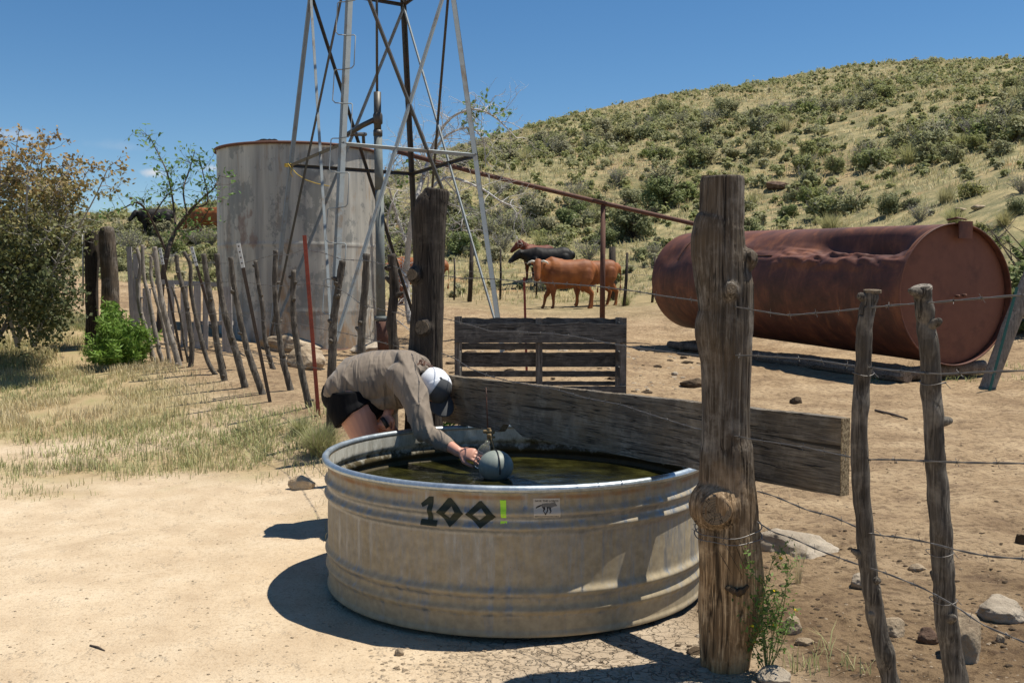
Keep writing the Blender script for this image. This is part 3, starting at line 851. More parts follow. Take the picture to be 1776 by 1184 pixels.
def wall_text(txt, px0, px1, py, hpx, name):
    cu = bpy.data.curves.new('txt', 'FONT'); cu.body = txt; cu.resolution_u = 2
    cu.offset = .012
    t_ = bpy.data.objects.new('txt', cu); SC.collection.objects.link(t_)
    bpy.context.view_layer.update()
    me = bpy.data.meshes.new_from_object(t_.evaluated_get(bpy.context.evaluated_depsgraph_get()))
    bpy.data.objects.remove(t_)
    co = get_co(me); mn, mx_ = co.min(0), co.max(0)
    a0, z0 = wall_uv(px0, py); a1, z1 = wall_uv(px1, py); _, zt = wall_uv(px0, py - hpx)
    t = (co[:, 0] - mn[0]) / (mx_[0] - mn[0]); a = a0 + (a1 - a0) * t
    z = z0 + (z1 - z0) * t + (co[:, 1] - mn[1]) / (mx_[1] - mn[1]) * (zt - z0)
    r_ = TR + np.array([rib(q) for q in z]) + .0026
    set_co(me, np.stack([r_ * np.cos(a), r_ * np.sin(a), z], 1))
    o = place(me, name, M['ink'], tank, local=True); o.parent = st
wall_text('SAVE THE LOBOS', 927.5, 968.5, 869.8, 3.4, 'sticker_lettering')
wall_text('MEXICANWOLVES.ORG', 927, 968, 895.6, 2.6, 'sticker_lettering')

# ------------------------------------------------------------------ big posts
def big_post(rows, depth, knots, name, label, mat, extra=None, top_tilt=0, voxel=.007, group='massive gnarled gate posts'):
    ys = [r[0] for r in rows]
    base = At(rows[-1][1] / 2 + rows[-1][2] / 2, rows[-1][0], depth)
    mb = MB(); pts = []; ov = []
    yy = np.arange(ys[0], ys[-1] + .1, 6)
    for y in yy:
        xl = np.interp(y, ys, [r[1] for r in rows]); xr = np.interp(y, ys, [r[2] for r in rows])
        c = At((xl + xr) / 2, y, depth); hw = (xr - xl) / 2 / F_PX * depth
        pts.append(c); ov.append((hw, (hw * .5 + .5 * np.mean([r[2] - r[1] for r in rows]) / 2 / F_PX * depth) * .98))
    pts.append(pts[-1] + Vector((0, 0, -.25))); ov.append(ov[-1])
    mb.tube(pts, 1, 28, True, (0, 1, 0), ov)
    for (px, py, ln, r1, r2, dx, dy_, dz) in knots:
        c = At(px, py, depth); d = Vector((dx, dy_, dz)).normalized()
        hw = np.interp(py, ys, [(r[2] - r[1]) / 2 / F_PX * depth for r in rows])
        s = c + d * (hw * .25)
        e = c + d * (hw + ln)
        mb.tube([s, s.lerp(e, .55), s.lerp(e, .85), e], [r1 * 1.7, r1 * 1.3, (r1 + r2) / 2, r2], 16, True)
    me = union(mb, voxel, 5)
    def fn(co, no):
        side = 1 - np.abs(no[:, 2])
        a = np.arctan2(co[:, 1] - depth, co[:, 0] - base.x)
        p = np.stack([np.cos(a) * 3, np.sin(a) * 3, co[:, 2] * .35], 1)
        gr = fbm(p, 5, 3); ck = np.clip(np.abs(vnoise(p + 4, 2.4)) * 9, 0, 1)
        return side * (.0022 * gr - .006 * (1 - ck)) + .004 * fbm(co, 6, 3)
    displace(me, fn)
    root = thing(name, label, 'fence post', (base.x, depth, gz(base.x, depth)), 0, group)
    o = place(me, 'trunk', mat, root)
    return root, base
rows1 = [(308,1217,1287),(325,1215,1288),(380,1214,1289),(388,1204,1290),(410,1200,1290),(440,1200,1293),(470,1204,1301),(500,1209,1307),(540,1213,1308),(562,1207,1307),(580,1205,1305),(600,1209,1303),(625,1214,1302),(660,1215,1301),(720,1216,1300),(762,1216,1300),(776,1213,1306),(840,1211,1309),(880,1211,1314),(920,1212,1316),(960,1211,1320),(1000,1211,1324),(1040,1211,1323),(1080,1212,1318),(1120,1213,1305),(1168,1217,1299)]
D1 = 3.68
post1, b1_ = big_post(rows1, D1, [(1259,515,.022,.036,.022,-.05,-1,.25), (1245,872,.028,.064,.054,-.25,-1,.0), (1284,455,-.02,.03,.02,.5,-1,.3)],
    'gnarled_post', 'tall thick weathered post with a big sawn knot, right in front of the stock tank', M['post'], voxel=.0055, group=None)
# sawn faces of the knots and the top
def disc(c, nrm, r, name, mat, parent, th=.006, seg=24, ry=None):
    mb = MB(); nrm = Vector(nrm).normalized(); c = Vector(c)
    a = nrm.orthogonal().normalized(); b = nrm.cross(a)
    for z in (-th, th):
        for k in range(seg):
            t = 2 * math.pi * k / seg; q = 1 + .05 * math.sin(3 * t + 1)
            mb.v.append(c + nrm * z + a * (r * q * math.cos(t)) + b * ((ry or r) * q * math.sin(t)))
    for k in range(seg): mb.f.append((k, (k + 1) % seg, seg + (k + 1) % seg, seg + k))
    mb.f.append(tuple(range(seg))[::-1]); mb.f.append(tuple(range(seg, 2 * seg)))
    me = mb.mesh(name, False)
    # object origin at the disc so the growth rings centre on it
    o = place(me, name, mat, None, origin=c)
    q = nrm.to_track_quat('Z', 'Y')
    me.transform(q.to_matrix().to_4x4().inverted())
    o.rotation_euler = q.to_euler()
    o.parent = parent; o.location = c - wloc(parent)
    return o
def knot_face(depth, rows, px, py, ln, r, d, parent):
    ys = [q[0] for q in rows]
    hw = np.interp(py, ys, [(q[2] - q[1]) / 2 / F_PX * depth for q in rows])
    d = Vector(d).normalized()
    return disc(At(px, py, depth) + d * (hw + ln - .004), d, r, 'sawn_knot', M['cut_end'], parent)
knot_face(D1, rows1, 1245, 872, .028, .051, (-.25, -1, 0), post1)
knot_face(D1, rows1, 1259, 515, .022, .019, (-.05, -1, .25), post1)
# dark lump painted in for the shade of a torn hollow where a limb was hacked off
me_h = union(MB().blob([At(1251, 1004, D1) + Vector((0, -.110, 0)), At(1268, 1012, D1) + Vector((0, -.113, 0)), At(1284, 1003, D1) + Vector((0, -.106, 0))], [.010, .016, .008], 12), .004, 0)
displace(me_h, lambda co, no: .007 * fbm(co, 70, 2)); place(me_h, 'hollow_shade', M['clod'], post1)
for (xa, ya, xb, yb) in ((1268, 925, 1294, 990), (1256, 940, 1288, 1000), (1246, 955, 1270, 996), (1280, 930, 1300, 985)):
    MB().tube([At(xa, ya, D1 - .112), At((xa + xb) / 2, (ya + yb) / 2, D1 - .117), At(xb, yb, D1 - .112)], [.0006, .0016, .0006], 5).build('axe_mark', M['clod'], post1)
c = At(1252, 309, D1); disc(c + Vector((0, 0, .0)), (.05, -.06, 1), .071, 'sawn_top', M['cut_end'], post1, .006)
# long drying crack down the face
mb = MB(); pts = [At(x, y, D1 - .0735) for x, y in ((1254,325),(1255,380),(1254,440),(1253,505))]
mb.tube(pts, [.002, .0035, .003, .001], 6); mb.build('drying_crack', M['blackplastic'], post1)

rows2 = [(329,736,779),(342,733,779),(348,727,778),(356,719,777),(372,717,775),(400,716,773),(440,719,771),(470,715,771),(490,714,770),(530,715,770),(560,711,769),(590,710,768),(620,706,767),(660,704,767),(700,703,768),(800,700,770),(890,698,772)]
D2 = 6.1
post2, b2_ = big_post(rows2, D2, [(731,478,.02,.045,.036,-.45,-1,.05), (741,568,.02,.050,.044,-.2,-1,.05)], 'gnarled_post', 'dark leaning post with two round knots, behind the bending person', M['post_dark'], voxel=.008, group=None)
knot_face(D2, rows2, 731, 478, .02, .034, (-.45, -1, .05), post2)
knot_face(D2, rows2, 741, 568, .02, .041, (-.2, -1, .05), post2)
disc(At(757, 330, D2), (0, -.05, 1), .072, 'sawn_top', M['cut_end'], post2)

# ------------------------------------------------------------------ heavy plank across the tank
pa, pb = At(772, 650, 5.95), At(1466, 724, 3.49)
pa2, pb2 = At(772, 730, 5.95), At(1466, 860, 3.49)
hA, hB = pa.z - pa2.z, pb.z - pb2.z
L_ = math.hypot(pb.x - pa.x, pb.y - pa.y); rzp = math.atan2(pb.y - pa.y, pb.x - pa.x)
plank = thing('heavy_plank', 'long weathered timber plank fixed across the stock tank between the two gnarled posts', 'plank', (pa.x, pa.y, 0), rzp)
mb = MB(); nx_, nz2 = 240, 16; th = .045
def plank_pt(i, j, side):
    t = i / nx_; x = t * L_; top = pa.z + (pb.z - pa.z) * t; bot = pa2.z + (pb2.z - pa2.z) * t
    top += .004 * mnoise.noise(Vector((x * 6, 1, 0))) + .0025 * mnoise.noise(Vector((x * 40, 3, 0)))
    bot += .004 * mnoise.noise(Vector((x * 5, 9, 0)))
    # notch in the lower edge, near the float valve
    n0 = .66
    if n0 - .02 < x < n0 + .22:
        bot += .05 * max(0, min(1, (x - n0 + .02) / .05)) * max(0, min(1, (n0 + .22 - x) / .12))
    z = bot + (top - bot) * j / nz2
    y = (-th / 2 if side == 0 else th / 2) + .0018 * mnoise.noise(Vector((x * 3, z * 60, side * 5))) + .0015 * mnoise.noise(Vector((x * 9, z * 14, side * 5)))
    return Vector((x, y, z))
for side in (0, 1):
    for i in range(nx_ + 1):
        for j in range(nz2 + 1): mb.v.append(plank_pt(i, j, side))
S_ = (nx_ + 1) * (nz2 + 1); ix = lambda s, i, j: s * S_ + i * (nz2 + 1) + j
for i in range(nx_):
    for j in range(nz2):
        mb.f.append((ix(0, i, j), ix(0, i + 1, j), ix(0, i + 1, j + 1), ix(0, i, j + 1)))
        mb.f.append((ix(1, i, j), ix(1, i, j + 1), ix(1, i + 1, j + 1), ix(1, i + 1, j)))
    mb.f.append((ix(0, i, nz2), ix(0, i + 1, nz2), ix(1, i + 1, nz2), ix(1, i, nz2)))
    mb.f.append((ix(0, i, 0), ix(1, i, 0), ix(1, i + 1, 0), ix(0, i + 1, 0)))
for j in range(nz2):
    mb.f.append((ix(0, 0, j), ix(0, 0, j + 1), ix(1, 0, j + 1), ix(1, 0, j)))
    mb.f.append((ix(0, nx_, j), ix(1, nx_, j), ix(1, nx_, j + 1), ix(0, nx_, j + 1)))
mb.build('board', M['plank'], plank, local=True, smooth=False)
mb_e = MB(); mb_e.box((L_ + .0015, 0, (pb.z + pb2.z) / 2), (.006, th - .003, pb.z - pb2.z - .004)); mb_e.build('end_grain', M['end_grain'], plank, local=True, smooth=False)
def plank_local(t, z): return Vector((t * L_, -th / 2, z))
# bolt hole and long splits
mb = MB(); zc = pb2.z + hB * .78
mb.tube([Vector((L_ - .44 + .0, -th / 2 - .0015, zc)), Vector((L_ - .44, -th / 2 + .004, zc))], [.009, .009], 16)
mb.build('bolt_hole', M['blackplastic'], plank, local=True)
for (t0, t1, f0, f1, r_) in ((.80, .995, .62, .50, .0032), (.835, .93, .30, .22, .002), (.93, .99, .32, .36, .0028), (.10, .42, .45, .30, .0022)):
    pts = []
    for k in range(14):
        t = t0 + (t1 - t0) * k / 13; f = f0 + (f1 - f0) * k / 13 + .012 * mnoise.noise(Vector((k * .6, t0 * 9, 0)))
        zz = (pa2.z + (pb2.z - pa2.z) * t) + f * (hA + (hB - hA) * t)
        pts.append(plank_local(t, zz) + Vector((0, .0008, 0)))
    MB().tube(pts, [r_ * math.sin(math.pi * (k + .5) / 14) for k in range(14)], 5).build('split', M['blackplastic'], plank, local=True)

# ------------------------------------------------------------------ stays and wires
def stay_mesh(pts, r, depth, seed, seg=10, nub=True, extend=.15):
    rs = random.Random(seed); mb = MB()
    P = [At(px, py, depth) for px, py in pts]
    # depth wander, catmull-rom resample
    Q = []
    n_ = len(P)
    for i in range(n_ - 1):
        p0, p1, p2, p3 = P[max(i - 1, 0)], P[i], P[i + 1], P[min(i + 2, n_ - 1)]
        for k in range(8):
            t = k / 8
            Q.append(.5 * ((2 * p1) + (p2 - p0) * t + (2 * p0 - 5 * p1 + 4 * p2 - p3) * t * t + (3 * p1 - p0 - 3 * p2 + p3) * t ** 3))
    e_ = P[-1] + (P[-1] - P[-2]).normalized() * .03; Q.append(P[-1]); Q.append(e_)
    e2 = e_.copy(); e2.z = min(e_.z, gz(e_.x, e_.y)) - .08; e2.x += (P[-1] - P[-2]).x * .3; Q.append(e2)
    m = len(Q)
    for i, q in enumerate(Q):
        q.y += .01 * mnoise.noise(Vector((i * .3, seed, 0))) ; q.x += .004 * mnoise.noise(Vector((i * .7, seed, 4)))
    rr = [r * (.82 + .3 * i / m) * (1 + .16 * mnoise.noise(Vector((i * .45, seed * 3.1, 2)))) for i in range(m)]
    base = len(mb.v)
    mb.tube(Q, rr, seg, True, (0, 1, 0), jitter=.07, jr=rs)
    if nub:
        for _ in range(rs.randint(3, 6)):
            i = rs.randint(2, m - 4); a = rs.uniform(0, 6.28)
            d = Vector((math.cos(a), math.sin(a) * .8 - .3, rs.uniform(.1, .7))).normalized()
            mb.tube([Q[i], Q[i] + d * r * 1.25, Q[i] + d * r * rs.uniform(1.5, 2.1)], [r * .75, r * .5, r * .25], 7)
    return mb, Q
stay_words = ['nearest the second gnarled post', 'second from the gnarled post', 'just right of the red steel stake', 'just left of the red steel stake',
  'standing tall in front of the storage tank left of the red stake', 'short and knotty, set back against the storage tank', 'right behind the white-tipped dark steel stake', 'second to the left of the white-tipped dark steel stake',
  'thickest dark one, at the left edge of the storage tank', 'crooked at its top, left of the storage tank', 'knotty dark one between the two pale-tipped stakes', 'thinnest and shortest in the left fence',
  'thick dark-topped one with a pale foot', 'slender pale-footed one near the green shrub', 'pale one second from the green shrub', 'palest one, beside the green feathery shrub']
for i, (pts, Y, r_, look, matk) in enumerate(LF):
    mb, Q = stay_mesh(pts, r_ * 1.22, Y, i + 1)
    root = tag(place(mb.mesh('fence_stay'), 'fence_stay', M['stay_pale'] if matk == 'pale' else (M['post_dark'] if matk == 'dark' else M['stay']), None, origin=(Q[-2].x, Q[-2].y, Q[-2].z)),
               'crooked branch stay, ' + stay_words[i], 'fence stay', 'branch stays of the left fence')
# right-hand foreground stays
RS = [([(1513,505),(1500,560),(1497,640),(1490,740),(1495,860),(1506,980),(1520,1070),(1545,1184),(1556,1240),(1562,1290)], 2.94, .0275, 'slim weathered branch stay, first to the right of the gnarled foreground post'),
      ([(1598,500),(1606,560),(1615,650),(1620,760),(1627,860),(1636,980),(1640,1060),(1658,1184),(1668,1280),(1672,1350)], 2.72, .030, 'thicker branch stay with a bright sawn top, rightmost in the foreground')]
for i, (pts, Y, r_, lab) in enumerate(RS):
    mb, Q = stay_mesh(pts, r_, Y, 40 + i, 18, True, .3)
    root = thing('fence_stay', lab, 'fence stay', (Q[-2].x, Q[-2].y, 0), 0, 'foreground branch stays')
    me_ = mb.mesh('pole')
    me_ = evaluated(me_, [('SUBSURF', dict(levels=2, render_levels=2))])
    displace(me_, lambda co, no: .0016 * fbm(co * np.array([1, 1, .15]), 60, 3))
    place(me_, 'pole', M['stay'], root)
    disc(At(pts[0][0] + .5, pts[0][1], Y), (-.25, -.25, 1) if i else (0, -.1, 1), r_ * .93, 'sawn_top', M['stay_pale'] if i else M['cut_end'], root, .004, 20)

def t_post(top, bot, Y, mat, name, label, cat='steel stake', white=0, group=None):
    a, b = At(*top, Y), At(*bot, Y); b.z = min(b.z, gz(b.x, b.y)) - .05
    root = thing(name, label, cat, (b.x, b.y, b.z), 0, group)
    d = (b - a); mbp = MB()
    t = d.normalized(); sx_ = t.cross(Vector((0, 1, 0))).normalized(); fy = sx_.cross(t).normalized()
    Mx = Matrix((sx_, fy, -t)).transposed()
    L = d.length; c = (a + b) / 2
    mbp.box(c, (.034, .006, L), Mx); mbp.box(c + fy * .019, (.006, .032, L), Mx)
    for k in range(int(L / .055)):
        mbp.box(a + t * (.03 + k * .055) - fy * .006, (.012, .007, .014), Mx)
    mbp.build('stake', mat, root, smooth=False)
    if white:
        mbw = MB(); cc = a + t * white / 2
        mbw.box(cc, (.037, .009, white), Mx); mbw.box(cc + fy * .019, (.009, .035, white), Mx)
        mbw.build('painted_tip', M['whitepaint'], root, smooth=False)
    return root
t_post((528, 408), (553, 702), 8.7, M['redpost'], 'steel_stake', 'tall red painted steel stake in the left fence beside the bending person')
t_post((413, 422), (470, 697), 9.7, M['brownpost'], 'steel_stake', 'dark steel stake with a long white tip, in front of the storage tank edge', white=.24)
t_post((332, 428), (392, 628), 12.2, M['brownpost'], 'steel_stake', 'dark steel stake with a white tip, among the branch stays left of the storage tank', white=.24)
t_post((277, 430), (317, 620), 13.1, M['brownpost'], 'steel_stake', 'farthest dark steel stake with a white tip, near the green feathery shrub', white=.22)
t_post((909, 481), (914, 660), 14.3, M['redpost'], 'steel_stake', 'red painted steel stake standing behind the slatted wooden crate')

# fence line depth for a pixel column
FL = [(-.515, 6.1), (.79, 3.66), (1.045, 2.94), (1.12, 2.72), (1.30, 2.2)]
def fdepth(px):
    u = (px - CX) / F_PX
    for (x0, y0), (x1, y1) in zip(FL, FL[1:]):
        den = (x1 - x0) - u * (y1 - y0)
        t = (u * y0 - x0) / den
        if (t <= 1.0 or (x1, y1) == FL[-1]) and (t >= 0 or (x0, y0) == FL[0]): return y0 + (y1 - y0) * t
    return FL[-1][1]
LDP = sorted([(247, 13.5), (268, 12.8), (306, 12.5), (352, 11.5), (400, 10.4), (440, 9.9), (478, 9.6), (508, 9.2), (545, 8.75), (580, 8.0), (632, 7.6), (682, 7.0), (735, 6.1)])
def ldepth(px): return float(np.interp(px, [a for a, b in LDP], [b for a, b in LDP]))
def wire_mesh(pts, r=.0016, barb=.115, seed=1, twist=.035, step=.012, off=-.01):
    rs = random.Random(seed); mb = MB()
    # resample with slight waver
    Q = [pts[0]]
    for a, b in zip(pts, pts[1:]):
        k = max(1, int((b - a).length / step))
        for i in range(1, k + 1): Q.append(a.lerp(b, i / k))
    for it in range(6):
        Q = [Q[0]] + [(Q[i - 1] + Q[i] * 2 + Q[i + 1]) / 4 for i in range(1, len(Q) - 1)] + [Q[-1]]
    s = 0; A = []; B = []
    for i, q in enumerate(Q):
        if i: s += (Q[i] - Q[i - 1]).length
        q = q + Vector((0, off, 0)) + Vector((0, 0, .003 * mnoise.noise(Vector((s * 7, seed, 0)))))
        a = s / twist * math.pi
        A.append(q + Vector((0, math.cos(a), math.sin(a))) * r * .9); B.append(q - Vector((0, math.cos(a), math.sin(a))) * r * .9)
        Q[i] = q
    mb.tube(A, r, 4, False); mb.tube(B, r, 4, False)
    s = 0; nxt = rs.uniform(0, barb)
    for i in range(1, len(Q)):
        s += (Q[i] - Q[i - 1]).length
        if s > nxt:
            nxt += barb * rs.uniform(.85, 1.15)
            a0 = rs.uniform(0, 3.14)
            for a in (a0, a0 + 1.5):
                d = Vector((rs.uniform(-.5, .5), math.cos(a), math.sin(a))).normalized() * .014
                mb.tube([Q[i] - d, Q[i] + d], [r * .5, r * .5], 3, False)
            mb.tube([Q[i - 1], Q[i]], [r * 2.2, r * 2.2], 5, False)
    return mb
def wire(name, px, fn, label, seed, r=.0016, step=.012, barb=.115, group=None):
    mb = wire_mesh([At(x, y, fn(x)) for x, y in px], r, barb, seed, step=step)
    p0 = At(*px[0], fn(px[0][0]))
    o = mb.build(name, M['wire'], None, origin=p0)
    tag(o, label, 'barbed wire', group)
wire('barbed_wire', [(768,478),(800,483),(830,482),(900,488),(960,491),(1040,497),(1100,505),(1150,513),(1205,521),(1310,538),(1365,546),(1440,541),(1500,534),(1560,528),(1600,526),(1700,517),(1776,511),(1860,505)], fdepth, 'topmost barbed wire strand, crossing in front of the bull and the rusty tank', 1)
wire('barbed_wire', [(768,552),(792,557),(850,574),(890,575),(960,579),(1010,585),(1060,596),(1110,604),(1205,616),(1300,616),(1400,622),(1490,636),(1560,643),(1625,648),(1700,644),(1776,642),(1860,640)], fdepth, 'second barbed wire strand from the top, running in front of the slatted crate', 2)
wire('barbed_wire', [(766,612),(790,622),(815,638),(850,652),(900,664),(960,674),(1020,690),(1080,702),(1140,722),(1205,742),(1310,762),(1395,775),(1455,787),(1495,795),(1560,796),(1600,798),(1700,801),(1776,803),(1860,804)], fdepth, 'third barbed wire strand, hanging along the top of the heavy plank', 3)
wire('barbed_wire', [(1312,850),(1340,858),(1400,884),(1440,893),(1490,914),(1510,924),(1560,930),(1605,938),(1655,952),(1710,963),(1776,967),(1860,972)], fdepth, 'fourth barbed wire strand, below the right end of the plank', 4)
wire('barbed_wire', [(1312,903),(1340,922),(1370,931),(1420,953),(1490,978),(1530,990),(1600,1018),(1655,1048),(1700,1080),(1776,1112),(1840,1140)], fdepth, 'lowest barbed wire strand, sagging across the muddy soil at the right', 5)
wire('barbed_wire', [(247,438),(300,452),(352,455),(400,457),(425,456),(478,441),(500,443),(525,433),(560,438),(592,450),(636,452),(680,461),(708,470),(730,478)], ldepth, 'top barbed wire strand of the left fence', 6, .002, .03, .16)
wire('barbed_wire', [(247,495),(300,500),(352,492),(412,487),(430,490),(480,497),(510,494),(540,492),(585,500),(600,507),(630,530),(690,543),(716,552)], ldepth, 'second barbed wire strand of the left fence', 7, .002, .03, .16)
wire('barbed_wire', [(255,545),(300,540),(352,545),(400,543),(430,549),(480,562),(508,560),(550,569),(600,578),(634,586),(680,598),(712,606)], ldepth, 'third barbed wire strand of the left fence', 8, .002, .03, .16)
wire('barbed_wire', [(262,600),(300,596),(352,590),(400,600),(440,610),(480,620),(520,632),(560,640)], ldepth, 'lowest barbed wire strand of the left fence', 9, .002, .03, .16)
# wire wrapped round the gnarled post
mb = MB()
for (z_, tl, rr_, ph) in ((At(1260, 912, D1).z, .010, .122, 0), (At(1260, 926, D1).z, -.012, .124, 1)):
    pts = []
    for k in range(41):
        a = 2 * math.pi * k / 40
        pts.append(Vector((At(1263, 900, D1).x + rr_ * math.cos(a), D1 + (rr_ - .004) * math.sin(a), z_ + tl * math.cos(a) + .016 * math.sin(a + ph) + .003 * math.sin(5 * a))))
    mb.tube(pts, .0022, 5, False)
    for k in range(3, 40, 5):
        d = Vector((rng.uniform(-1, 1), -.4, rng.uniform(-1, 1))).normalized() * .013; mb.tube([pts[k] - d, pts[k] + d], .001, 3, False)
mb.build('wire_wrap', M['wire'], post1)
for (px, py, Y, rr_, lab) in ((1497, 648, 2.94, .031, 0), (1507, 922, 2.94, .032, 0), (1618, 664, 2.72, .034, 1), (1630, 958, 2.72, .036, 1), (1636, 1040, 2.72, .036, 1)):
    c = At(px, py, Y); pts = [c + Vector((rr_ * math.cos(a), rr_ * math.sin(a), .004 * math.sin(2 * a + px))) for a in np.linspace(0, 6.28, 25)]
    pts.append(pts[-1] + Vector((.012, -.006, -.014)))
    o = MB().tube(pts, .0012, 4, False).build('tie_wire', M['wire'], None, origin=c)
    par = [x for x in bpy.data.objects if x.get('category') == 'fence stay' and x.get('group') == 'foreground branch stays'][lab]
    o.parent = par; o.location = c - wloc(par)
# ------------------------------------------------------------------ slatted wooden crate
YC = 12.2
c0, c1 = At(789, 555, YC), At(1086, 555, YC)
LC = c1.x - c0.x; DC = .62
zt_, zb_ = c0.z, .02
crate = thing('slatted_crate', 'dark weathered wooden feeder crate with wide slats, standing in the corral behind the plank', 'crate', (c0.x, YC, gz(c0.x + 1, YC) - .01))
def board(x0, x1, ztop, zbot, y, th, name='slat', mat=None, wav=.006, seed=0, vertical=False):
    mb = MB(); n_ = 40
    for i in range(n_ + 1):
        x = x0 + (x1 - x0) * i / n_
        zt = ztop + wav * mnoise.noise(Vector((x * 3, seed, 0))) + wav * .8 * mnoise.noise(Vector((x * 14, seed, 3))) - (.03 * max(0, mnoise.noise(Vector((x * 4.3, seed, 7)))) if wav > .01 else 0)
        zb2 = zbot + wav * .5 * mnoise.noise(Vector((x * 3, seed + 9, 0)))
        for (yy, zz) in ((y - th / 2, zb2), (y - th / 2, zt), (y + th / 2, zt), (y + th / 2, zb2)): mb.v.append(Vector((x, yy, zz)))
    for i in range(n_):
        a = i * 4; b = a + 4
        for k in range(4):
            k2 = (k + 1) % 4; mb.f.append((a + k, b + k, b + k2, a + k2))
    mb.f.append((0, 1, 2, 3)); mb.f.append((n_ * 4, n_ * 4 + 3, n_ * 4 + 2, n_ * 4 + 1))
    return mb.build(name, mat or M['crate'], crate, smooth=False)
zz = lambda py: At(900, py, YC).z
zk = lambda py: At(900, py, YC + DC).z
board(c0.x, c1.x, zz(561), zz(594), YC - .02, .04, wav=.022, seed=1)
board(c0.x + .05, c1.x - .04, zk(551), zk(560) - .16, YC + DC, .03, seed=2, wav=.012)
board(c0.x + .05, c1.x - .04, zk(595), zk(606), YC + DC, .03, seed=3)
board(c0.x + .05, c1.x - .04, zk(611), zk(636), YC + DC, .03, seed=4)
board(c0.x + .05, c1.x - .04, zk(643), zk(653), YC + DC, .03, seed=5)
board(c0.x + .05, c1.x - .04, zk(661), zk(668), YC + DC, .03, seed=6)
board(c0.x + 1.0, c1.x, zz(669), zz(682), YC - .02, .04, seed=7)
for (x0, x1, yt) in ((788, 797, 549), (931, 941, 552), (1076, 1087, 551)):
    for (yy, o_) in ((YC + .025, 0), (YC + DC - .045, 1)):
        a, b = At(x0, yt, YC), At(x1, yt, YC)
        mb = MB(); mb.box(((a.x + b.x) / 2, yy, (a.z + zb_) / 2 + (.0 if o_ == 0 else -.01)), (b.x - a.x, .05, a.z - zb_), None, 1)
        mb.build('upright', M['cratev'], crate, smooth=False)
for xx in (c0.x + .035, c1.x - .03):
    for zc in (zz(570), zz(622), zz(650)):
        mb = MB(); mb.box((xx, YC + DC / 2 - .01, zc), (.03, DC - .10, .13)); mb.build('end_slat', M['crate'], crate, smooth=False)

# ------------------------------------------------------------------ windmill tower
TCx, TCy = -2.23, 16.98
legs = {'A': (-.32, -1.98), 'C': (1.67, -.68), 'B': (-1.70, .67), 'D': (.35, 1.99)}
zr1 = 3.61; zr2 = 6.61
def leg_s(z): return 1 + (zr1 - z) * .0833
def leg_p(k, z): s = leg_s(z); return Vector((TCx + legs[k][0] * s, TCy + legs[k][1] * s, z))
tower = thing('windmill_tower', 'grey angle-iron windmill tower with crossed braces, standing in front of the storage tank', 'windmill tower', (TCx, TCy, gz(TCx, TCy)))
def angle_iron(a, b, wd, th, name, mat, out, parent=tower):
    t = (b - a).normalized(); o = Vector(out); o = (o - t * o.dot(t)).normalized(); s = t.cross(o).normalized()
    mb = MB(); d1 = (o + s).normalized(); d2 = (o - s).normalized()
    for (d, e) in ((d1, d2), (d2, d1)):
        base = len(mb.v)
        for p in (a, b):
            for (u_, v_) in ((0, 0), (-wd, 0), (-wd, -th), (0, -th)): mb.v.append(p + d * u_ + e * v_)
        for k in range(4):
            k2 = (k + 1) % 4; mb.f.append((base + k, base + k2, base + 4 + k2, base + 4 + k))
        mb.f.append((base, base + 3, base + 2, base + 1)); mb.f.append((base + 4, base + 5, base + 6, base + 7))
    return mb.build(name, mat, parent, smooth=False)
for k, v in legs.items():
    p0 = leg_p(k, 0); g0 = gz(p0.x, p0.y)
    angle_iron(leg_p(k, g0 - .1), leg_p(k, 9.6), .085 if k in 'AC' else .08, .008, 'leg', M['galv'] if k in 'ACB' else M['galv_dark'], (v[0], v[1], 0))
for zr in (zr1, zr2):
    for p, q_ in (('A', 'C'), ('C', 'D'), ('D', 'B'), ('B', 'A')):
        a, b = leg_p(p, zr), leg_p(q_, zr); m_ = (a + b) / 2 - Vector((TCx, TCy, zr))
        angle_iron(a, b, .05, .006, 'girt', M['galv'] if (p, q_) == ('A', 'C') and zr == zr1 else M['galv_dark'], (m_.x, m_.y, .6))
def brace(p, zp, q_, zq, stop=1, mat='galv', bend=0):
    a, b = leg_p(p, zp), leg_p(q_, zq); b = a.lerp(b, stop); m_ = (a + b) / 2; c = m_ - Vector((TCx, TCy, m_.z))
    if bend:
        q = a.lerp(b, .8) + Vector((bend, 0, 0))
        angle_iron(a, q, .042, .005, 'brace', M[mat], (c.x, c.y, 0)); angle_iron(q, b, .042, .005, 'brace', M[mat], (c.x, c.y, 0))
    else: angle_iron(a, b, .045, .005, 'brace', M[mat], (c.x, c.y, 0))
ft = .45
brace('C', zr2, 'A', ft); brace('A', zr2, 'C', ft, .585, 'galv_dark')
brace('B', zr2, 'A', ft); brace('A', zr2, 'B', ft, 1, 'galv_dark')
brace('B', zr2, 'D', ft, 1, 'galv_dark'); brace('D', zr2, 'B', ft, 1, 'galv')
brace('C', zr2, 'D', ft, 1, 'galv_dark'); brace('D', zr2, 'C', ft)
for p, q_ in (('A', 'C'), ('C', 'D'), ('D', 'B'), ('B', 'A')):
    brace(p, zr2, q_, 9.5, 1, 'galv_dark'); brace(q_, zr2, p, 9.5, 1, 'galv')
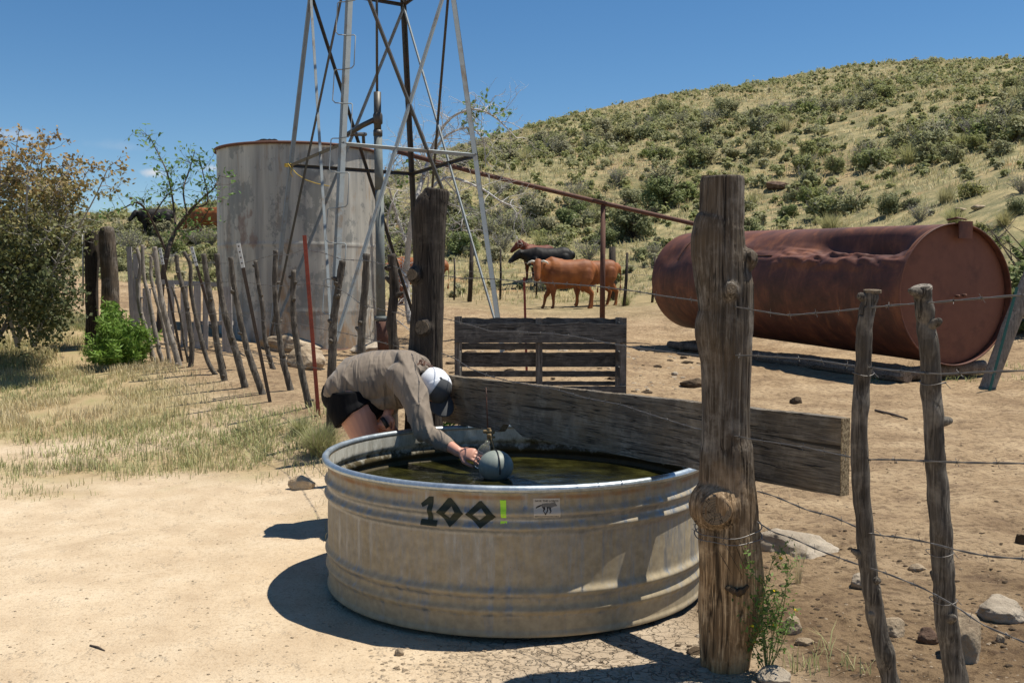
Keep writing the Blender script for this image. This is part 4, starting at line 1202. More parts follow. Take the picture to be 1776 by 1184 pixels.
# wire steps up the nearest leg, left and right by turns
lt = (leg_p('A', 9) - leg_p('A', 1)).normalized()
for i in range(17):
    z0_ = 1.05 + i * .525; sgn = 1 if i % 2 else -1
    if z0_ > 9: break
    a = leg_p('A', z0_); b = leg_p('A', z0_ + .52)
    sd_ = Vector((sgn * 1.0, -.25 if sgn > 0 else .1, 0)).normalized()
    ln = .155
    mb = MB(); o_ = Vector((0, -.02, 0))
    pts = [a + o_, a + o_ + sd_ * (ln * .75) + Vector((0, 0, .01)), a + o_ + sd_ * ln + Vector((0, 0, .05)), b + o_ + sd_ * ln + Vector((0, 0, -.02)), b + o_ + sd_ * (ln * .85), b + o_]
    mb.tube(pts, .0085, 6, True); mb.build('step', M['galv'], tower)
# pump pipe, rod and discharge pipe: a thing of its own
pump = thing('pump_pipe', 'upright grey pump pipe with a thin rod, in the middle of the windmill tower', 'pump pipe', (TCx - .0, TCy, gz(TCx, TCy)))
def P17(px, py, Y=17.0): return At(px, py, Y)
MB().tube([P17(653, -150), P17(654, 165)], .022, 8).build('sucker_rod', M['galv_dark'], pump)
MB().tube([P17(654.5, 160), P17(655, 235)], [.062, .062], 14).build('upper_pipe', M['galv_dark'], pump)
mb = MB(); mb.tube([P17(655.2, 196), P17(655.2, 200), P17(655.3, 214), P17(655.3, 216)], [.066, .082, .082, .066], 14); mb.tube([P17(655.4, 226), P17(655.4, 236)], [.078, .078], 14)
mb.build('coupling', M['galv_dark'], pump)
MB().tube([P17(655.5, 236), P17(657, 300), P17(658, 330)], [.07, .072, .075], 14).build('pipe', M['galvpipe'], pump)
MB().tube([P17(658, 330), P17(661, 560)], [.074, .08], 16).build('lower_pipe', M['galvpipe'], pump)
mb = MB(); mb.tube([P17(661, 548), P17(661, 556)], [.12, .12], 16); mb.build('flange', M['galvpipe'], pump)
mb = MB(); mb.tube([P17(655, 205), P17(628, 218), P17(602, 234, 17.4)], [.045, .045, .045], 10)
mb.tube([P17(600, 233, 17.5), P17(634, 233, 18.2)], [.035, .035], 8); mb.tube([P17(630, 232, 18.2), P17(631, 252, 18.3)], [.03, .03], 8)
mb.build('discharge_pipe', M['galv_dark'], pump)
mb = MB(); a, b = P17(667, 557), P17(668, 614); b.z = gz(b.x, b.y) - .02
mb.tube([a, a.lerp(b, .5), b], [.15, .135, .12], 20); d = mb.build('rusty_drum', M['rustpipe'], None, origin=(b.x, 17, b.z + .02)); tag(d, 'rusty brown pipe drum under the foot of the pump pipe', 'drum')
# yellow rope
mb = MB(); pts = [leg_p('B', zr1) + Vector((0, -.07, .02)), At(505, 291, 17.4), At(515, 302, 17.3), At(530, 312, 17.2), At(548, 318, 17.1), At(571, 323, 17.0)]
mb.tube(pts, .0065, 6); q = leg_p('B', zr1)
for k in range(3): mb.tube([q + Vector((.07 * math.cos(a), -.0 + .07 * math.sin(a), .02 * k - .03)) for a in np.linspace(0, 6.3, 13)], .008, 5, False)
mb.tube([At(507, 291, 17.4), At(504, 300, 17.4), At(508, 307, 17.4)], .007, 5)
o = mb.build('yellow_rope', M['rope'], None, origin=pts[0]); tag(o, 'frayed yellow rope tied to the left leg of the windmill tower', 'rope')

# ------------------------------------------------------------------ storage tank
SCx, SCy, SR = At(520, 430, 20.3).x, 20.3, 1.60
gb = gz(SCx, 18.7)
sz0 = .22; sz1 = At(520, 246, SCy - SR).z
st = thing('storage_tank', 'tall round grey steel water storage tank with peeling patches, behind the windmill tower', 'storage tank', (SCx, SCy, sz0))
H_ = sz1 - sz0
prof = [(SR, 0.0)] + [(SR + (.012 * math.exp(-((z - H_ * .52) / .02) ** 2)) + (.010 * math.exp(-((z - H_ * .2) / .02) ** 2)), z) for z in np.linspace(.02, H_ - .02, 120)]
me_ = lathe(prof, 160).mesh('shell')
co = get_co(me_); a = np.arctan2(co[:, 1], co[:, 0]); p = np.stack([np.cos(a) * 1.7, np.sin(a) * 1.7, co[:, 2]], 1)
k = 1 + .006 * fbm(p, .9, 3); co[:, 0] *= k; co[:, 1] *= k; set_co(me_, co)
place(me_, 'shell', M['storage'], st, local=True)
place(lathe([(SR - .03, .1), (SR - .03, H_ - .03)], 96).mesh('inner_shell'), 'inner_shell', M['rustpipe'], st, local=True)
place(lathe([(SR + .035 + .03 * math.cos(t), H_ - .01 + .028 * math.sin(t)) for t in np.linspace(0, 2 * math.pi, 11)], 128).mesh('top_flange'), 'top_flange', M['rustpipe'], st, local=True)
place(lathe([(SR + .02 + .02 * math.cos(t), .03 + .04 * math.sin(t)) for t in np.linspace(0, 2 * math.pi, 9)], 128).mesh('bottom_ring'), 'bottom_ring', M['rustpipe'], st, local=True)
# weathered boards lying on the rim
for (pxy, pxe, yo, lab, dz) in (((447, 243), (491, 241), 19.2, 'weathered board lying across the top of the storage tank', .035), ((455, 240), (485, 237), 19.5, 'smaller broken board on top of the other one on the storage tank', .07)):
    a, b = At(*pxy, yo), At(*pxe, yo)
    mb = MB(); n_ = 12
    for i in range(n_ + 1):
        q = a.lerp(b, i / n_); wd = .24 * (1 - .35 * abs(i / n_ - .5)); hgt = .03 + .03 * math.sin(math.pi * i / n_)
        for (yy, zz_) in ((-wd, 0), (-wd, hgt), (wd, hgt * .8), (wd, 0)): mb.v.append(Vector((q.x, q.y + yy, sz1 + dz + .02 * mnoise.noise(Vector((i, yy * 3, 0))) + zz_)))
    for i in range(n_):
        for k_ in range(4): mb.f.append((i * 4 + k_, i * 4 + 4 + k_, i * 4 + 4 + (k_ + 1) % 4, i * 4 + (k_ + 1) % 4))
    mb.f.append((0, 1, 2, 3)); mb.f.append((n_ * 4 + 3, n_ * 4 + 2, n_ * 4 + 1, n_ * 4))
    o = mb.build('loose_board', M['timber'], None, origin=(a.x, a.y, sz1), smooth=False); tag(o, lab, 'board')

# ------------------------------------------------------------------ rusty horizontal tank
RC_ = Vector((6.22, 13.95)); RA = math.radians(20.0); RR_ = .985; RL = 7.15
ax = Vector((-math.sin(RA), math.cos(RA), 0))     # from the near cap backwards
sd_ = Vector((math.cos(RA), math.sin(RA), 0))     # right side
zc_near = At(1662, 511, 13.95).z; zc_far = zc_near + .26
def raxis(s): return Vector((RC_.x, RC_.y, 0)) + ax * s + Vector((0, 0, zc_near + (zc_far - zc_near) * s / RL))
rt = thing('rusty_tank', 'huge dented rust-red cylindrical tank lying on its side on timbers at the right', 'tank', (RC_.x + ax.x * RL / 2, RC_.y + ax.y * RL / 2, zc_near - RR_))
mb = MB(); ns_, na_ = 260, 220
dr = np.random.RandomState(5)
for i in range(ns_ + 1):
    s = RL * i / ns_; c = raxis(s)
    for k in range(na_):
        a = 2 * math.pi * k / na_                  # 0 = right side, pi/2 = top, pi = left side (towards the camera)
        d = 0
        # long crumpled dent on the camera-side shoulder
        def bumpf(s0, a0, ls, la, dep):
            return -dep * math.exp(-abs((s - s0) / ls) ** 2.6 - abs((a - a0) / la) ** 2.4)
        d += bumpf(1.45, 2.22, 1.15, .26, .30) + bumpf(.8, 2.28, .5, .22, .12)
        d += bumpf(3.1, 2.35, .9, .22, .05) + bumpf(1.9, 2.66, 1.4, .12, -.045)
        d += bumpf(4.4, 2.15, .35, .16, .03) + bumpf(5.3, 2.5, .6, .2, .035) + bumpf(6.5, 2.6, .35, .22, .05)
        cr = math.exp(-((s - 1.6) / 1.5) ** 2 - ((a - 2.52) / .20) ** 2)
        nz3 = mnoise.noise(Vector((s * 2.2, a * 7, 1))) ; nz4 = mnoise.noise(Vector((s * 5.5, a * 13, 5)))
        d += cr * (.17 * (abs(nz3) ** .8 - .3) + .05 * abs(nz4))
        d += .006 * mnoise.noise(Vector((s * .9, a * 2, 8)))
        edge = min(1, s / .12) * min(1, (RL - s) / .3)
        d *= edge
        r_ = RR_ + d
        mb.v.append(c + sd_ * (math.cos(a) * r_) + Vector((0, 0, math.sin(a) * r_)))
for i in range(ns_):
    for k in range(na_):
        k2 = (k + 1) % na_; mb.f.append((i * na_ + k, (i + 1) * na_ + k, (i + 1) * na_ + k2, i * na_ + k2))
mb.build('shell', M['rust'], rt)
for (s, o_, nm) in ((.10, -1, 'near_end_plate'), (RL - .02, 1, 'far_end_plate')):
    mb = MB(); c = raxis(s); rings = 14; dome = .05 if o_ < 0 else .17
    for i in range(rings + 1):
        t = i / rings; r_ = (RR_ - .004) * math.sin(t * math.pi / 2); h = dome * math.cos(t * math.pi / 2)
        for k in range(96):
            a = 2 * math.pi * k / 96; mb.v.append(c + ax * (o_ * h) + sd_ * (math.cos(a) * r_) + Vector((0, 0, math.sin(a) * r_)))
    for i in range(rings):
        for k in range(96):
            k2 = (k + 1) % 96; mb.f.append((i * 96 + k, i * 96 + k2, (i + 1) * 96 + k2, (i + 1) * 96 + k))
    mb.build('end_plate', M['rust_end'] if o_ < 0 else M['rust'], rt)
pts = [raxis(.0) + sd_ * (math.cos(a) * (RR_ + .004)) + Vector((0, 0, math.sin(a) * (RR_ + .004))) for a in np.linspace(0, 2 * math.pi, 97)]
MB().tube(pts, .012, 8, False).build('rim', M['rust'], rt)
pts = [raxis(RL - .9) + sd_ * (math.cos(a) * (RR_ + .004)) + Vector((0, 0, math.sin(a) * (RR_ + .004))) for a in np.linspace(.9, 2.7, 50)]
MB().tube(pts, .014, 6).build('seam', M['rustpipe'], rt)
pts = [raxis(s) + sd_ * (math.cos(2.58) * (RR_ + .002)) + Vector((0, 0, math.sin(2.58) * (RR_ + .002))) for s in np.linspace(3.2, 5.6, 12)]
MB().tube(pts, .010, 6).build('seam', M['rustpipe'], rt)
# bent hood strap over the near end
Mr = Matrix((sd_, ax, Vector((0, 0, 1)))).transposed()
ht = raxis(-.035) + Vector((0, 0, RR_ - .08)) + sd_ * .10
mb = MB(); mb.box(ht, (.24, .02, .24), Mr); mb.build('hood_plate', M['rust'], rt, smooth=False)
mb = MB(); mb.tube([ht + Vector((0, 0, .14)) - sd_ * .0, ht + Vector((0, 0, .17)) + ax * .08 - sd_ * .06, ht + Vector((0, 0, .15)) + ax * .22 - sd_ * .1], 1, 8, True, (0, 0, 1), [(.10, .012), (.09, .012), (.05, .012)])
mb.build('hood_strap', M['rust'], rt)
for k in range(2):
    mb = MB(); mb.tube([raxis(.02) + sd_ * (.02 + .12 * k) + Vector((0, 0, -.02 + .01 * k)) - ax * .0, raxis(.02) + sd_ * (.02 + .12 * k) + Vector((0, 0, -.02 + .01 * k)) - ax * .05], [.022, .022], 10)
    mb.build('bung', M['rustpipe'], rt)
# supporting timbers under the tank
g_n = gz(RC_.x, RC_.y)
for (s0, s1, off, r_, lab) in ((-.05, 4.9, -.86, .085, 'long timber rail under the camera side of the rusty tank'), (1.6, 6.9, -.70, .07, 'shorter timber rail tucked deeper under the rusty tank')):
    a, b = raxis(s0) + sd_ * off, raxis(s1) + sd_ * off
    a.z = gz(a.x, a.y) + r_; b.z = gz(b.x, b.y) + r_
    mb = MB(); mb.tube([a.lerp(b, t) for t in np.linspace(0, 1, 9)], [r_ * (1 + .08 * math.sin(i * 2)) for i in range(9)], 8, True, jitter=.05)
    o = mb.build('timber_rail', M['timber'], None, origin=a, smooth=False); tag(o, lab, 'timber')
for (s, lab) in ((.16, 'sawn crossways log under the near end of the rusty tank'), (6.3, 'crossways log under the far end of the rusty tank')):
    c = raxis(s); a, b = c - sd_ * .78, c + sd_ * .70
    gza, gzb = gz(a.x, a.y), gz(b.x, b.y); a.z = min(c.z - RR_ - .06, gza + .1); b.z = min(c.z - RR_ - .06, gzb + .12)
    mb = MB(); mb.tube([a.lerp(b, t) for t in np.linspace(0, 1, 7)], .10, 12, True, jitter=.03)
    root = thing('support_log', lab, 'log', ((a.x + b.x) / 2, (a.y + b.y) / 2, min(gza, gzb)))
    mb.build('log', M['timber'], root)
    disc(b, b - a, .097, 'sawn_end', M['cut_end'], root, .004)

# ------------------------------------------------------------------ rusty overhead pipe on a pipe post
ovp = thing('overhead_pipe', 'rusty overhead pipe sloping down to the rusty tank, carried by a thin pipe post', 'pipe', (At(1045, 586, 21.6).x, 21.6, gz(At(1045, 586, 21.6).x, 21.6)))
pp = [At(690, 263, 19.9), At(820, 298, 20.6), At(1045, 352, 21.4), At(1207, 389, 21.0), At(1262, 401, 20.6)]
MB().tube(pp, .048, 10).build('pipe', M['rustpipe'], ovp)
a = At(1046, 356, 21.4); b = Vector((At(1046, 586, 21.4).x - .02, 21.4, gz(a.x, 21.4) - .1))
MB().tube([a, b], [.055, .06], 10).build('post', M['rustpipe'], ovp)
mb = MB(); c = At(1040, 350, 21.35); mb.box(c, (.30, .13, .05), Matrix.Rotation(.24, 3, 'Y')); mb.build('saddle', M['rustpipe'], ovp, smooth=False)

# ------------------------------------------------------------------ corner posts, board fence, far fence
for (rows, Y, lab) in (([(400,146,171),(430,147,172),(470,147,171),(520,148,170),(562,149,171)], 14.6, 'dark thick corner post at the far left, left one of the pair'),
                       ([(394,175,196),(405,173,199),(440,173,201),(480,176,204),(520,176,206),(556,177,206)], 14.5, 'greyer mottled corner post, right one of the pair at the left fence')):
    b = At((rows[-1][1] + rows[-1][2]) / 2, rows[-1][0], Y)
    mb = MB(); pts = []; ov = []
    for r in rows:
        c = At((r[1] + r[2]) / 2, r[0], Y); hw = (r[2] - r[1]) / 2 / F_PX * Y; pts.append(c); ov.append((hw, hw))
    pts.append(Vector((b.x, Y, gz(b.x, Y) - .1))); ov.append(ov[-1])
    mb.tube(pts, 1, 20, True, (0, 1, 0), ov)
    me_ = union(mb, .02, 2); displace(me_, lambda co, no: .012 * fbm(co * np.array([1, 1, .3]), 9, 3))
    root = thing('corner_post', lab, 'fence post', (b.x, b.y, gz(b.x, b.y))); place(me_, 'trunk', M['post'] if Y == 14.5 else M['post_dark'], root)
a, b = At(144, 392, 14.6), At(144, 530, 14.6)
o = MB().tube([a, b], .014, 8).build('thin_pole', M['whitepaint'], None, origin=b); tag(o, 'thin pale pole standing against the left corner post', 'pole')
bf = thing('board_fence', 'run of pale upright boards nailed to a rail behind the left branch stays', 'board fence', (At(320, 620, 15.4).x, 15.4, gz(At(320, 620, 15.4).x, 15.4)))
for (x0, x1, yt, yb) in ((222, 233, 428, 560), (231, 243, 440, 600), (290, 303, 492, 618), (312, 326, 492, 622), (335, 349, 490, 622), (351, 362, 494, 620), (384, 404, 497, 628), (246, 262, 500, 612)):
    a, b = At(x0, yt, 15.4), At(x1, yb, 15.4)
    mb = MB(); mb.box(((a.x + b.x) / 2, 15.4 + rng.uniform(-.01, .01), (a.z + b.z) / 2 - .1), (b.x - a.x, .024, a.z - b.z + .2), Matrix.Rotation(rng.uniform(-.03, .03), 3, 'Y'))
    mb.build('board', M['boards'], bf, smooth=False)
a, b = At(270, 488, 15.45), At(384, 494, 15.45)
mb = MB(); mb.box((a + b) / 2, ((b - a).length, .05, .07), Matrix.Rotation(.05, 3, 'Y')); mb.build('rail', M['boards'], bf, smooth=False)
a, b = At(340, 560, 15.45), At(404, 560, 15.45)
mb = MB(); mb.box((a + b) / 2, ((b - a).length, .05, .06)); mb.build('rail', M['boards'], bf, smooth=False)
far_posts = [((1088,438),(1082,505),28.5,.045,'M'),((1136,445),(1131,494),29.5,.04,''),((818,421),(814,457),31,.075,'M'),((868,432),(867,458),31.5,.035,''),((1062,428),(1061,470),31,.12,''),((930,446),(930,470),32,.03,''),((788,447),(787,458),31.5,.03,'')]
fl = ['thin dark fence post just right of the orange bull', 'thin fence post between the bull and the rusty tank', 'short thick leaning fence post left of the black cow', 'small thin fence post beside the tower leg, near the black cow', 'thick dark post behind the rusty pipe post', 'thin stake in the brush above the black cow', 'tiny stake in the brush right of the dark gnarled post']
for (t_, b_, Y, r_, q), lab in zip(far_posts, fl):
    a, b = At(*t_, Y), At(*b_, Y); b.z = min(b.z, gz(b.x, b.y)); 
    o = MB().tube([a, a.lerp(b, .5) + Vector((.02, 0, 0)), b + Vector((0, 0, -.1))], [r_ * .8, r_, r_], 8, True, jitter=.08).build('far_fence_post', M['post_dark'], None, origin=b); tag(o, lab, 'fence post')
for k, (y0_, y1_) in enumerate(((452, 463), (470, 478))):
    pts = [At(x, np.interp(x, [780, 1140], [y0_, y1_]) , np.interp(x, [780, 1140], [31, 29.3])) for x in range(780, 1141, 24)]
    o = MB().tube(pts, .006, 4, False).build('far_fence_wire', M['wire'], None, origin=pts[0]); tag(o, ('upper' if k == 0 else 'lower') + ' wire strand of the far fence behind the bull', 'fence wire')
# leaning log and green stake at the right edge
a, b = At(1790, 470, 13.2), At(1712, 614, 13.2); b.z = min(b.z, gz(b.x, b.y))
root = thing('leaning_log', 'grey split log leaning at the far right edge beyond the rusty tank', 'log', tuple(b))
me_ = union(MB().tube([a, a.lerp(b, .5), b + Vector((0, 0, -.05))], [.095, .11, .10], 12, True, jitter=.1), .02, 2); place(me_, 'log', M['stay_pale'], root)
t_post((1764, 498), (1716, 615), 12.9, M['greensteel'], 'steel_stake', 'leaning green steel stake beside the grey log at the right edge')

# ------------------------------------------------------------------ rocks
def rock(px, py, wpx, hpx, label, mat='stone', Y=None, flat=None, seed=0, sink=.25, rz=None, name='rock', cat='rock', group=None, depth_k=.8):
    """px,py: pixel of the rock's base centre; wpx,hpx its apparent size"""
    g0 = G(px, py) if Y is None else Vector((At(px, py, Y).x, Y, gz(At(px, py, Y).x, Y)))
    s = g0.y / F_PX; w_, h_ = wpx * s, hpx * s
    bm = bmesh.new(); bmesh.ops.create_icosphere(bm, subdivisions=5, radius=1)
    rs = random.Random(seed * 77 + int(px))
    planes = [(Vector((rs.uniform(-1, 1), rs.uniform(-1, 1), rs.uniform(-.3, 1))).normalized(), rs.uniform(.62, .9)) for _ in range(9)]
    for v in bm.verts:
        p = v.co.copy()
        for n_, d in planes:
            k = p.dot(n_) - d
            if k > 0: p -= n_ * (k * .85)
        p *= 1 + .05 * mnoise.noise(p * 11 + Vector((seed, 7, 1))) * .6 + .03 * mnoise.noise(p * 4 + Vector((seed, 7, 1))) + .09 * mnoise.noise(p * 2.1 + Vector((seed, px * .01, 0))) + .035 * mnoise.noise(p * 6 + Vector((seed, 0, 4)))
        v.co = Vector((p.x * w_ / 2, p.y * w_ / 2 * depth_k, p.z * h_ * .62))
    me = bpy.data.meshes.new(name); bm.to_mesh(me); bm.free()
    me.polygons.foreach_set('use_smooth', [True] * len(me.polygons))
    o = place(me, name, M[mat], None, origin=(g0.x, g0.y + w_ * .25, gz(g0.x, g0.y + w_ * .25) + h_ * (.40 - sink * .5)), local=True)
    o.rotation_euler = (0, rs.uniform(-.08, .08), rz if rz is not None else rs.uniform(-.4, .4))
    return tag(o, label, cat, group)
rock(520, 850, 50, 24, 'rounded tan stone lying on the bare path left of the stock tank', 'stone_sand', seed=1, rz=-.2, depth_k=.5, sink=.05)
rock(1388, 962, 160, 66, 'broad pale flat slab half buried right of the gnarled foreground post', 'stone_pale', seed=2, sink=.85, rz=.2)
rock(1497, 1022, 44, 24, 'small flat-bottomed pale stone left of the first foreground stay', 'stone_pale', seed=3, sink=.1, rz=0)
rock(1748, 1080, 100, 42, 'smooth pale boulder at the right edge', 'stone_pale', seed=4, rz=.1)
rock(1680, 1150, 90, 92, 'rough tan boulder behind the foot of the thicker foreground stay', 'stone', seed=5, sink=.3, rz=.7)
rock(1612, 1118, 40, 34, 'dark shaded stone left of the thicker foreground stay', 'stone_dark', seed=6)
rock(1550, 1105, 60, 40, 'low tan stone behind the slim foreground stay', 'stone', seed=7, sink=.5)
rock(1375, 1100, 40, 34, 'squat brown stone beside the yellow-flowered weed', 'stone', seed=8)
rock(1398, 1122, 34, 16, 'half-buried flat chip below the squat brown stone', 'stone', seed=9, sink=.6)
rock(1350, 1186, 70, 26, 'pale stone cut by the bottom edge beside the gnarled foreground post', 'stone_pale', seed=10, sink=.2)
rock(692, 1139, 18, 14, 'small pinkish cube-like stone on the shadow edge below the stock tank', 'stone', seed=11, sink=.1)
rock(1736, 1116, 16, 16, 'small tan stone between the two boulders at the right edge', 'stone', seed=12)
rock(1595, 990, 34, 14, 'tan stone low in the soil between the foreground stays', 'stone', seed=13, sink=.5)
rock(495, 641, 118, 34, 'long tan slab of stone at the left foot of the storage tank', 'stone', Y=16.4, seed=14, sink=.0, rz=.05, depth_k=.4)
rock(462, 668, 120, 48, 'big tan boulder behind the stays below the long slab', 'stone', Y=13.4, seed=15, sink=.3, rz=.0, depth_k=.6) if False else None
rock(528, 672, 66, 44, 'blocky tan boulder behind the red steel stake', 'stone', Y=12.6, seed=16, sink=.1, depth_k=.7)
rock(645, 612, 92, 18, 'flat sunlit slab at the right foot of the storage tank', 'stone_pale', Y=17.6, seed=17, sink=.0, rz=0, depth_k=.5)
rock(1352, 331, 56, 12, 'dark rock outcrop on the hillside above the gnarled foreground post', 'stone_dark', seed=18, sink=.1)
rock(1700, 363, 26, 9, 'grey rock among scattered stones on the slope above the rusty tank', 'stone', seed=19, sink=.1)
rock(1668, 368, 22, 8, 'left rock of the scattered stones on the slope above the rusty tank', 'stone', seed=20, sink=.1)
rock(1310, 650, 24, 10, 'small pale stone on the corral soil right of the gnarled foreground post', 'stone_pale', seed=21) if False else None
rock(1171, 651, 14, 7, 'round pale pebble on the soil left of the gnarled foreground post', 'stone_pale', seed=22)
rock(1208, 672, 52, 18, 'dark lump of dung left of the gnarled foreground post', 'clod', seed=23, cat='dung', name='dung_pile', sink=.3)
rock(1383, 700, 24, 12, 'dark lump of dung above the plank right of the gnarled foreground post', 'clod', seed=24, cat='dung', name='dung_pile', sink=.2)
rock(1776, 945, 26, 22, 'dark dung lump cut by the right edge', 'clod', seed=25, cat='dung', name='dung_pile')
rock(1545, 655, 16, 9, 'pale pebble in the shade below the rusty tank', 'stone_pale', seed=26)
MB_ = MB().tube([G(1518, 713) + Vector((0, 0, .012)), G(1548, 722) + Vector((0, 0, .02)), G(1574, 728) + Vector((0, 0, .01))], [.012, .015, .008], 6)
o = MB_.build('stick', M['twig_dark'], None, origin=G(1548, 722)); tag(o, 'dark stick lying on the soil between the foreground stays', 'stick')
o = MB().tube([G(156, 1122) + Vector((0, 0, .004)), G(170, 1126) + Vector((0, 0, .006)), G(182, 1131) + Vector((0, 0, .003))], [.003, .004, .002], 6).build('twig', M['twig_dark'], None, origin=G(170, 1126)); tag(o, 'tiny curved twig on the bare path at the lower left', 'twig')
# ------------------------------------------------------------------ cattle (local frame: +x forward, +y its left, z up)
def cow_parts(seed, bull=False, head=(1.02, 0, 1.18), hdir=(.8, 0, -.55), legs_pose=None, tail=True):
    mb = MB()
    b = 1.0 if bull else .93
    st_ = [(-.84, 1.08, .12, .14), (-.74, 1.06, .22, .25), (-.55, 1.03, .275 * b, .31), (-.30, .985, .30 * b, .325), (0, .94, .34 * b, .36), (.28, .935, .335 * b, .375), (.50, .965, .28 * b, .375), (.66, .99, .20, .29)]
    mb.blob([(x, 0, z) for x, z, *_ in st_], 1, 28, [(ry, rz * (1.10 if bull else 1.02)) for _, _, ry, rz in st_], (0, 0, 1))
    if bull: mb.blob([(.18, 0, 1.24), (.48, 0, 1.27), (.68, 0, 1.2)], [.12, .15, .12], 16)
    H = Vector(head); D = Vector(hdir).normalized(); S = Vector((0, 0, 1)).cross(D).normalized(); U = D.cross(S).normalized()
    nb = Vector((.50, 0, 1.05))
    n2 = nb.lerp(H, .5) + Vector((0, 0, -.02))
    mb.blob([nb, n2, H - D * .02 - U * .03], 1, 20, [(.19 * b, .29), (.145 * b, .215), (.115, .135)], (0, 0, 1))
    mb.blob([(.62, 0, .72), n2 + Vector((0, 0, -.17)), H - Vector((.05, 0, .15))], [.09, .06, .04], 12)   # dewlap
    # head: poll, forehead, bridge, muzzle
    hk = 1.2 if bull else 1.12
    mb.blob([H - D * .02 + U * .02, H + D * .12 + U * .005, H + D * .27, H + D * .40 - U * .005, H + D * .46 - U * .01], 1, 20, [(.115*hk, .110*hk), (.118*hk, .125*hk), (.088*hk, .098*hk), (.080*hk, .078*hk), (.078*hk, .066*hk)], U)
    mb.blob([H + D * .05 - U * .06, H + D * .30 - U * .055, H + D * .42 - U * .05], [.07, .045, .04], 12)   # jaw
    for s in (-1, 1):
        e0 = H + S * (s * .09) + U * .03 - D * .02
        e1 = H + S * (s * .25) - U * .01 - D * .04
        mb.tube([e0, e0.lerp(e1, .4), e0.lerp(e1, .75), e1], 1, 10, True, U, [(.028, .018), (.05, .016), (.045, .014), (.008, .006)])
        mb.blob([H + D * .13 + S * (s * .085) + U * .045, H + D * .19 + S * (s * .078) + U * .04], [.026, .022], 10)
    P = legs_pose or dict(fl=0, fr=0, hl=0, hr=0)
    for s, kf, kh in ((1, 'fl', 'hl'), (-1, 'fr', 'hr')):
        f = P[kf]; h = P[kh]; y = .17 * s
        mb.blob([(.46, y * .95, .92), (.50, y, .68), (.47 + f * .25, y, .50), (.485 + f * .6, y, .37), (.485 + f * .75, y, .33), (.48 + f * .95, y, .12), (.50 + f, y, .06)], 1, 14,
                [(.14, .19), (.10, .14), (.075, .095), (.066, .072), (.054, .06), (.043, .046), (.05, .05)], (1, 0, 0))
        mb.tube([(.50 + f, y, .075), (.515 + f, y, .03), (.53 + f, y, .0)], [.045, .054, .06], 12)
        mb.blob([(-.55, y * .8, 1.0), (-.52, y * 1.02, .80), (-.50 + h * .2, y * 1.1, .64), (-.64 + h * .5, y * 1.05, .50), (-.73 + h * .65, y, .42), (-.69 + h * .9, y, .16), (-.67 + h, y, .07)], 1, 14,
                [(.17, .22), (.16, .24), (.12, .17), (.075, .095), (.052, .074), (.045, .05), (.052, .052)], (1, 0, 0))
        mb.tube([(-.67 + h, y, .08), (-.655 + h, y, .03), (-.64 + h, y, .0)], [.046, .055, .06], 12)
    if bull: mb.blob([(-.45, 0, .60), (-.47, 0, .50)], [.07, .06], 12); mb.blob([(.1, 0, .60), (-.12, 0, .56)], [.04, .03], 10)
    if tail: mb.blob([(-.84, 0, 1.22), (-.93, 0, 1.12), (-.95, .01, .9), (-.94, .02, .62), (-.93, .02, .46)], [.04, .032, .022, .02, .04], 10)
    me = union(mb, .020, 9)
    displace(me, lambda co, no: .006 * fbm(co + seed, 4, 3))
    return me, H, D, S, U
def cow(name, label, Y, px, py, rz, mat, scale=1.0, horns=False, group='cattle', **kw):
    p = At(px, py, Y); z = gz(p.x, Y)
    if kw.pop('onground', False):
        p = G(px, py); Y = p.y; z = p.z
    me, H, D, S, U = cow_parts(kw.pop('seed', 1), **kw)
    root = thing(name, label, 'cow' if name == 'cow' else 'bull', (p.x, Y, z), rz, group)
    root.scale = (scale * (.93 if horns else .96), scale, scale * 1.04)
    place(me, 'body', mat, root, local=True)
    for s in (-1, 1):
        c = H + D * .155 + S * (s * .094) + U * .055
        MB().ball(c, .017, 10, 8).build('eye', M['eye'], root, local=True)
    c = H + D * .505 - U * .012
    Mx = Matrix((S, U, D)).transposed()
    MB().ball(c - D * .035, (.056, .042, .03), 14, 8, Mx).build('nose', M['nose'] if mat is not M['hide_black'] else M['eye'], root, local=True)
    if horns:
        for s in (-1, 1):
            h0 = H + S * (s * .075) + U * .075 - D * .03
            pts = [h0, h0 + S * (s * .10) + U * .035, h0 + S * (s * .20) + U * .02 + D * .03, h0 + S * (s * .25) - U * .01 + D * .07]
            MB().tube(pts, [.034, .032, .024, .008], 12).build('horn', M['horn'], root, local=True)
    return root, H, D, S, U
# the bull looks at the camera; it heads left (rz = 180 + a little towards the camera)
RZB = math.radians(188)
def loc_dir(v, rz): c, s = math.cos(-rz), math.sin(-rz); return (v[0] * c - v[1] * s, v[0] * s + v[1] * c, v[2])
root, H, D, S, U = cow('bull', 'orange-brown horned bull with a green ear tag, looking at the camera', 28.2, 984, 531, RZB, M['hide_orange'], 1.0, True, bull=True, seed=2,
    head=(.94, .22, 1.20), hdir=loc_dir((-.10, -.52, -.85), RZB), legs_pose=dict(fl=-.02, fr=.22, hl=.02, hr=-.12))
c = H + S * (-.22) - U * .05 - D * .0
c = H - S * .0
for s in (-1,):
    c = H + S * (s * .21) + U * -.06 + D * .02
    mb = MB(); mb.tube([c + U * .04, c - U * .05], 1, 8, True, S, [(.007, .03), (.007, .038)]); mb.build('ear_tag', M['eartag'], root, local=True)
cow('cow', 'plain orange-brown cow mostly hidden behind the horned bull, its rump showing', 29.4, 1026, 527, math.radians(192), M['hide_orange'], .98, seed=3, hdir=(.7, .1, -.7), legs_pose=dict(fl=.05, fr=-.08, hl=-.06, hr=.1))
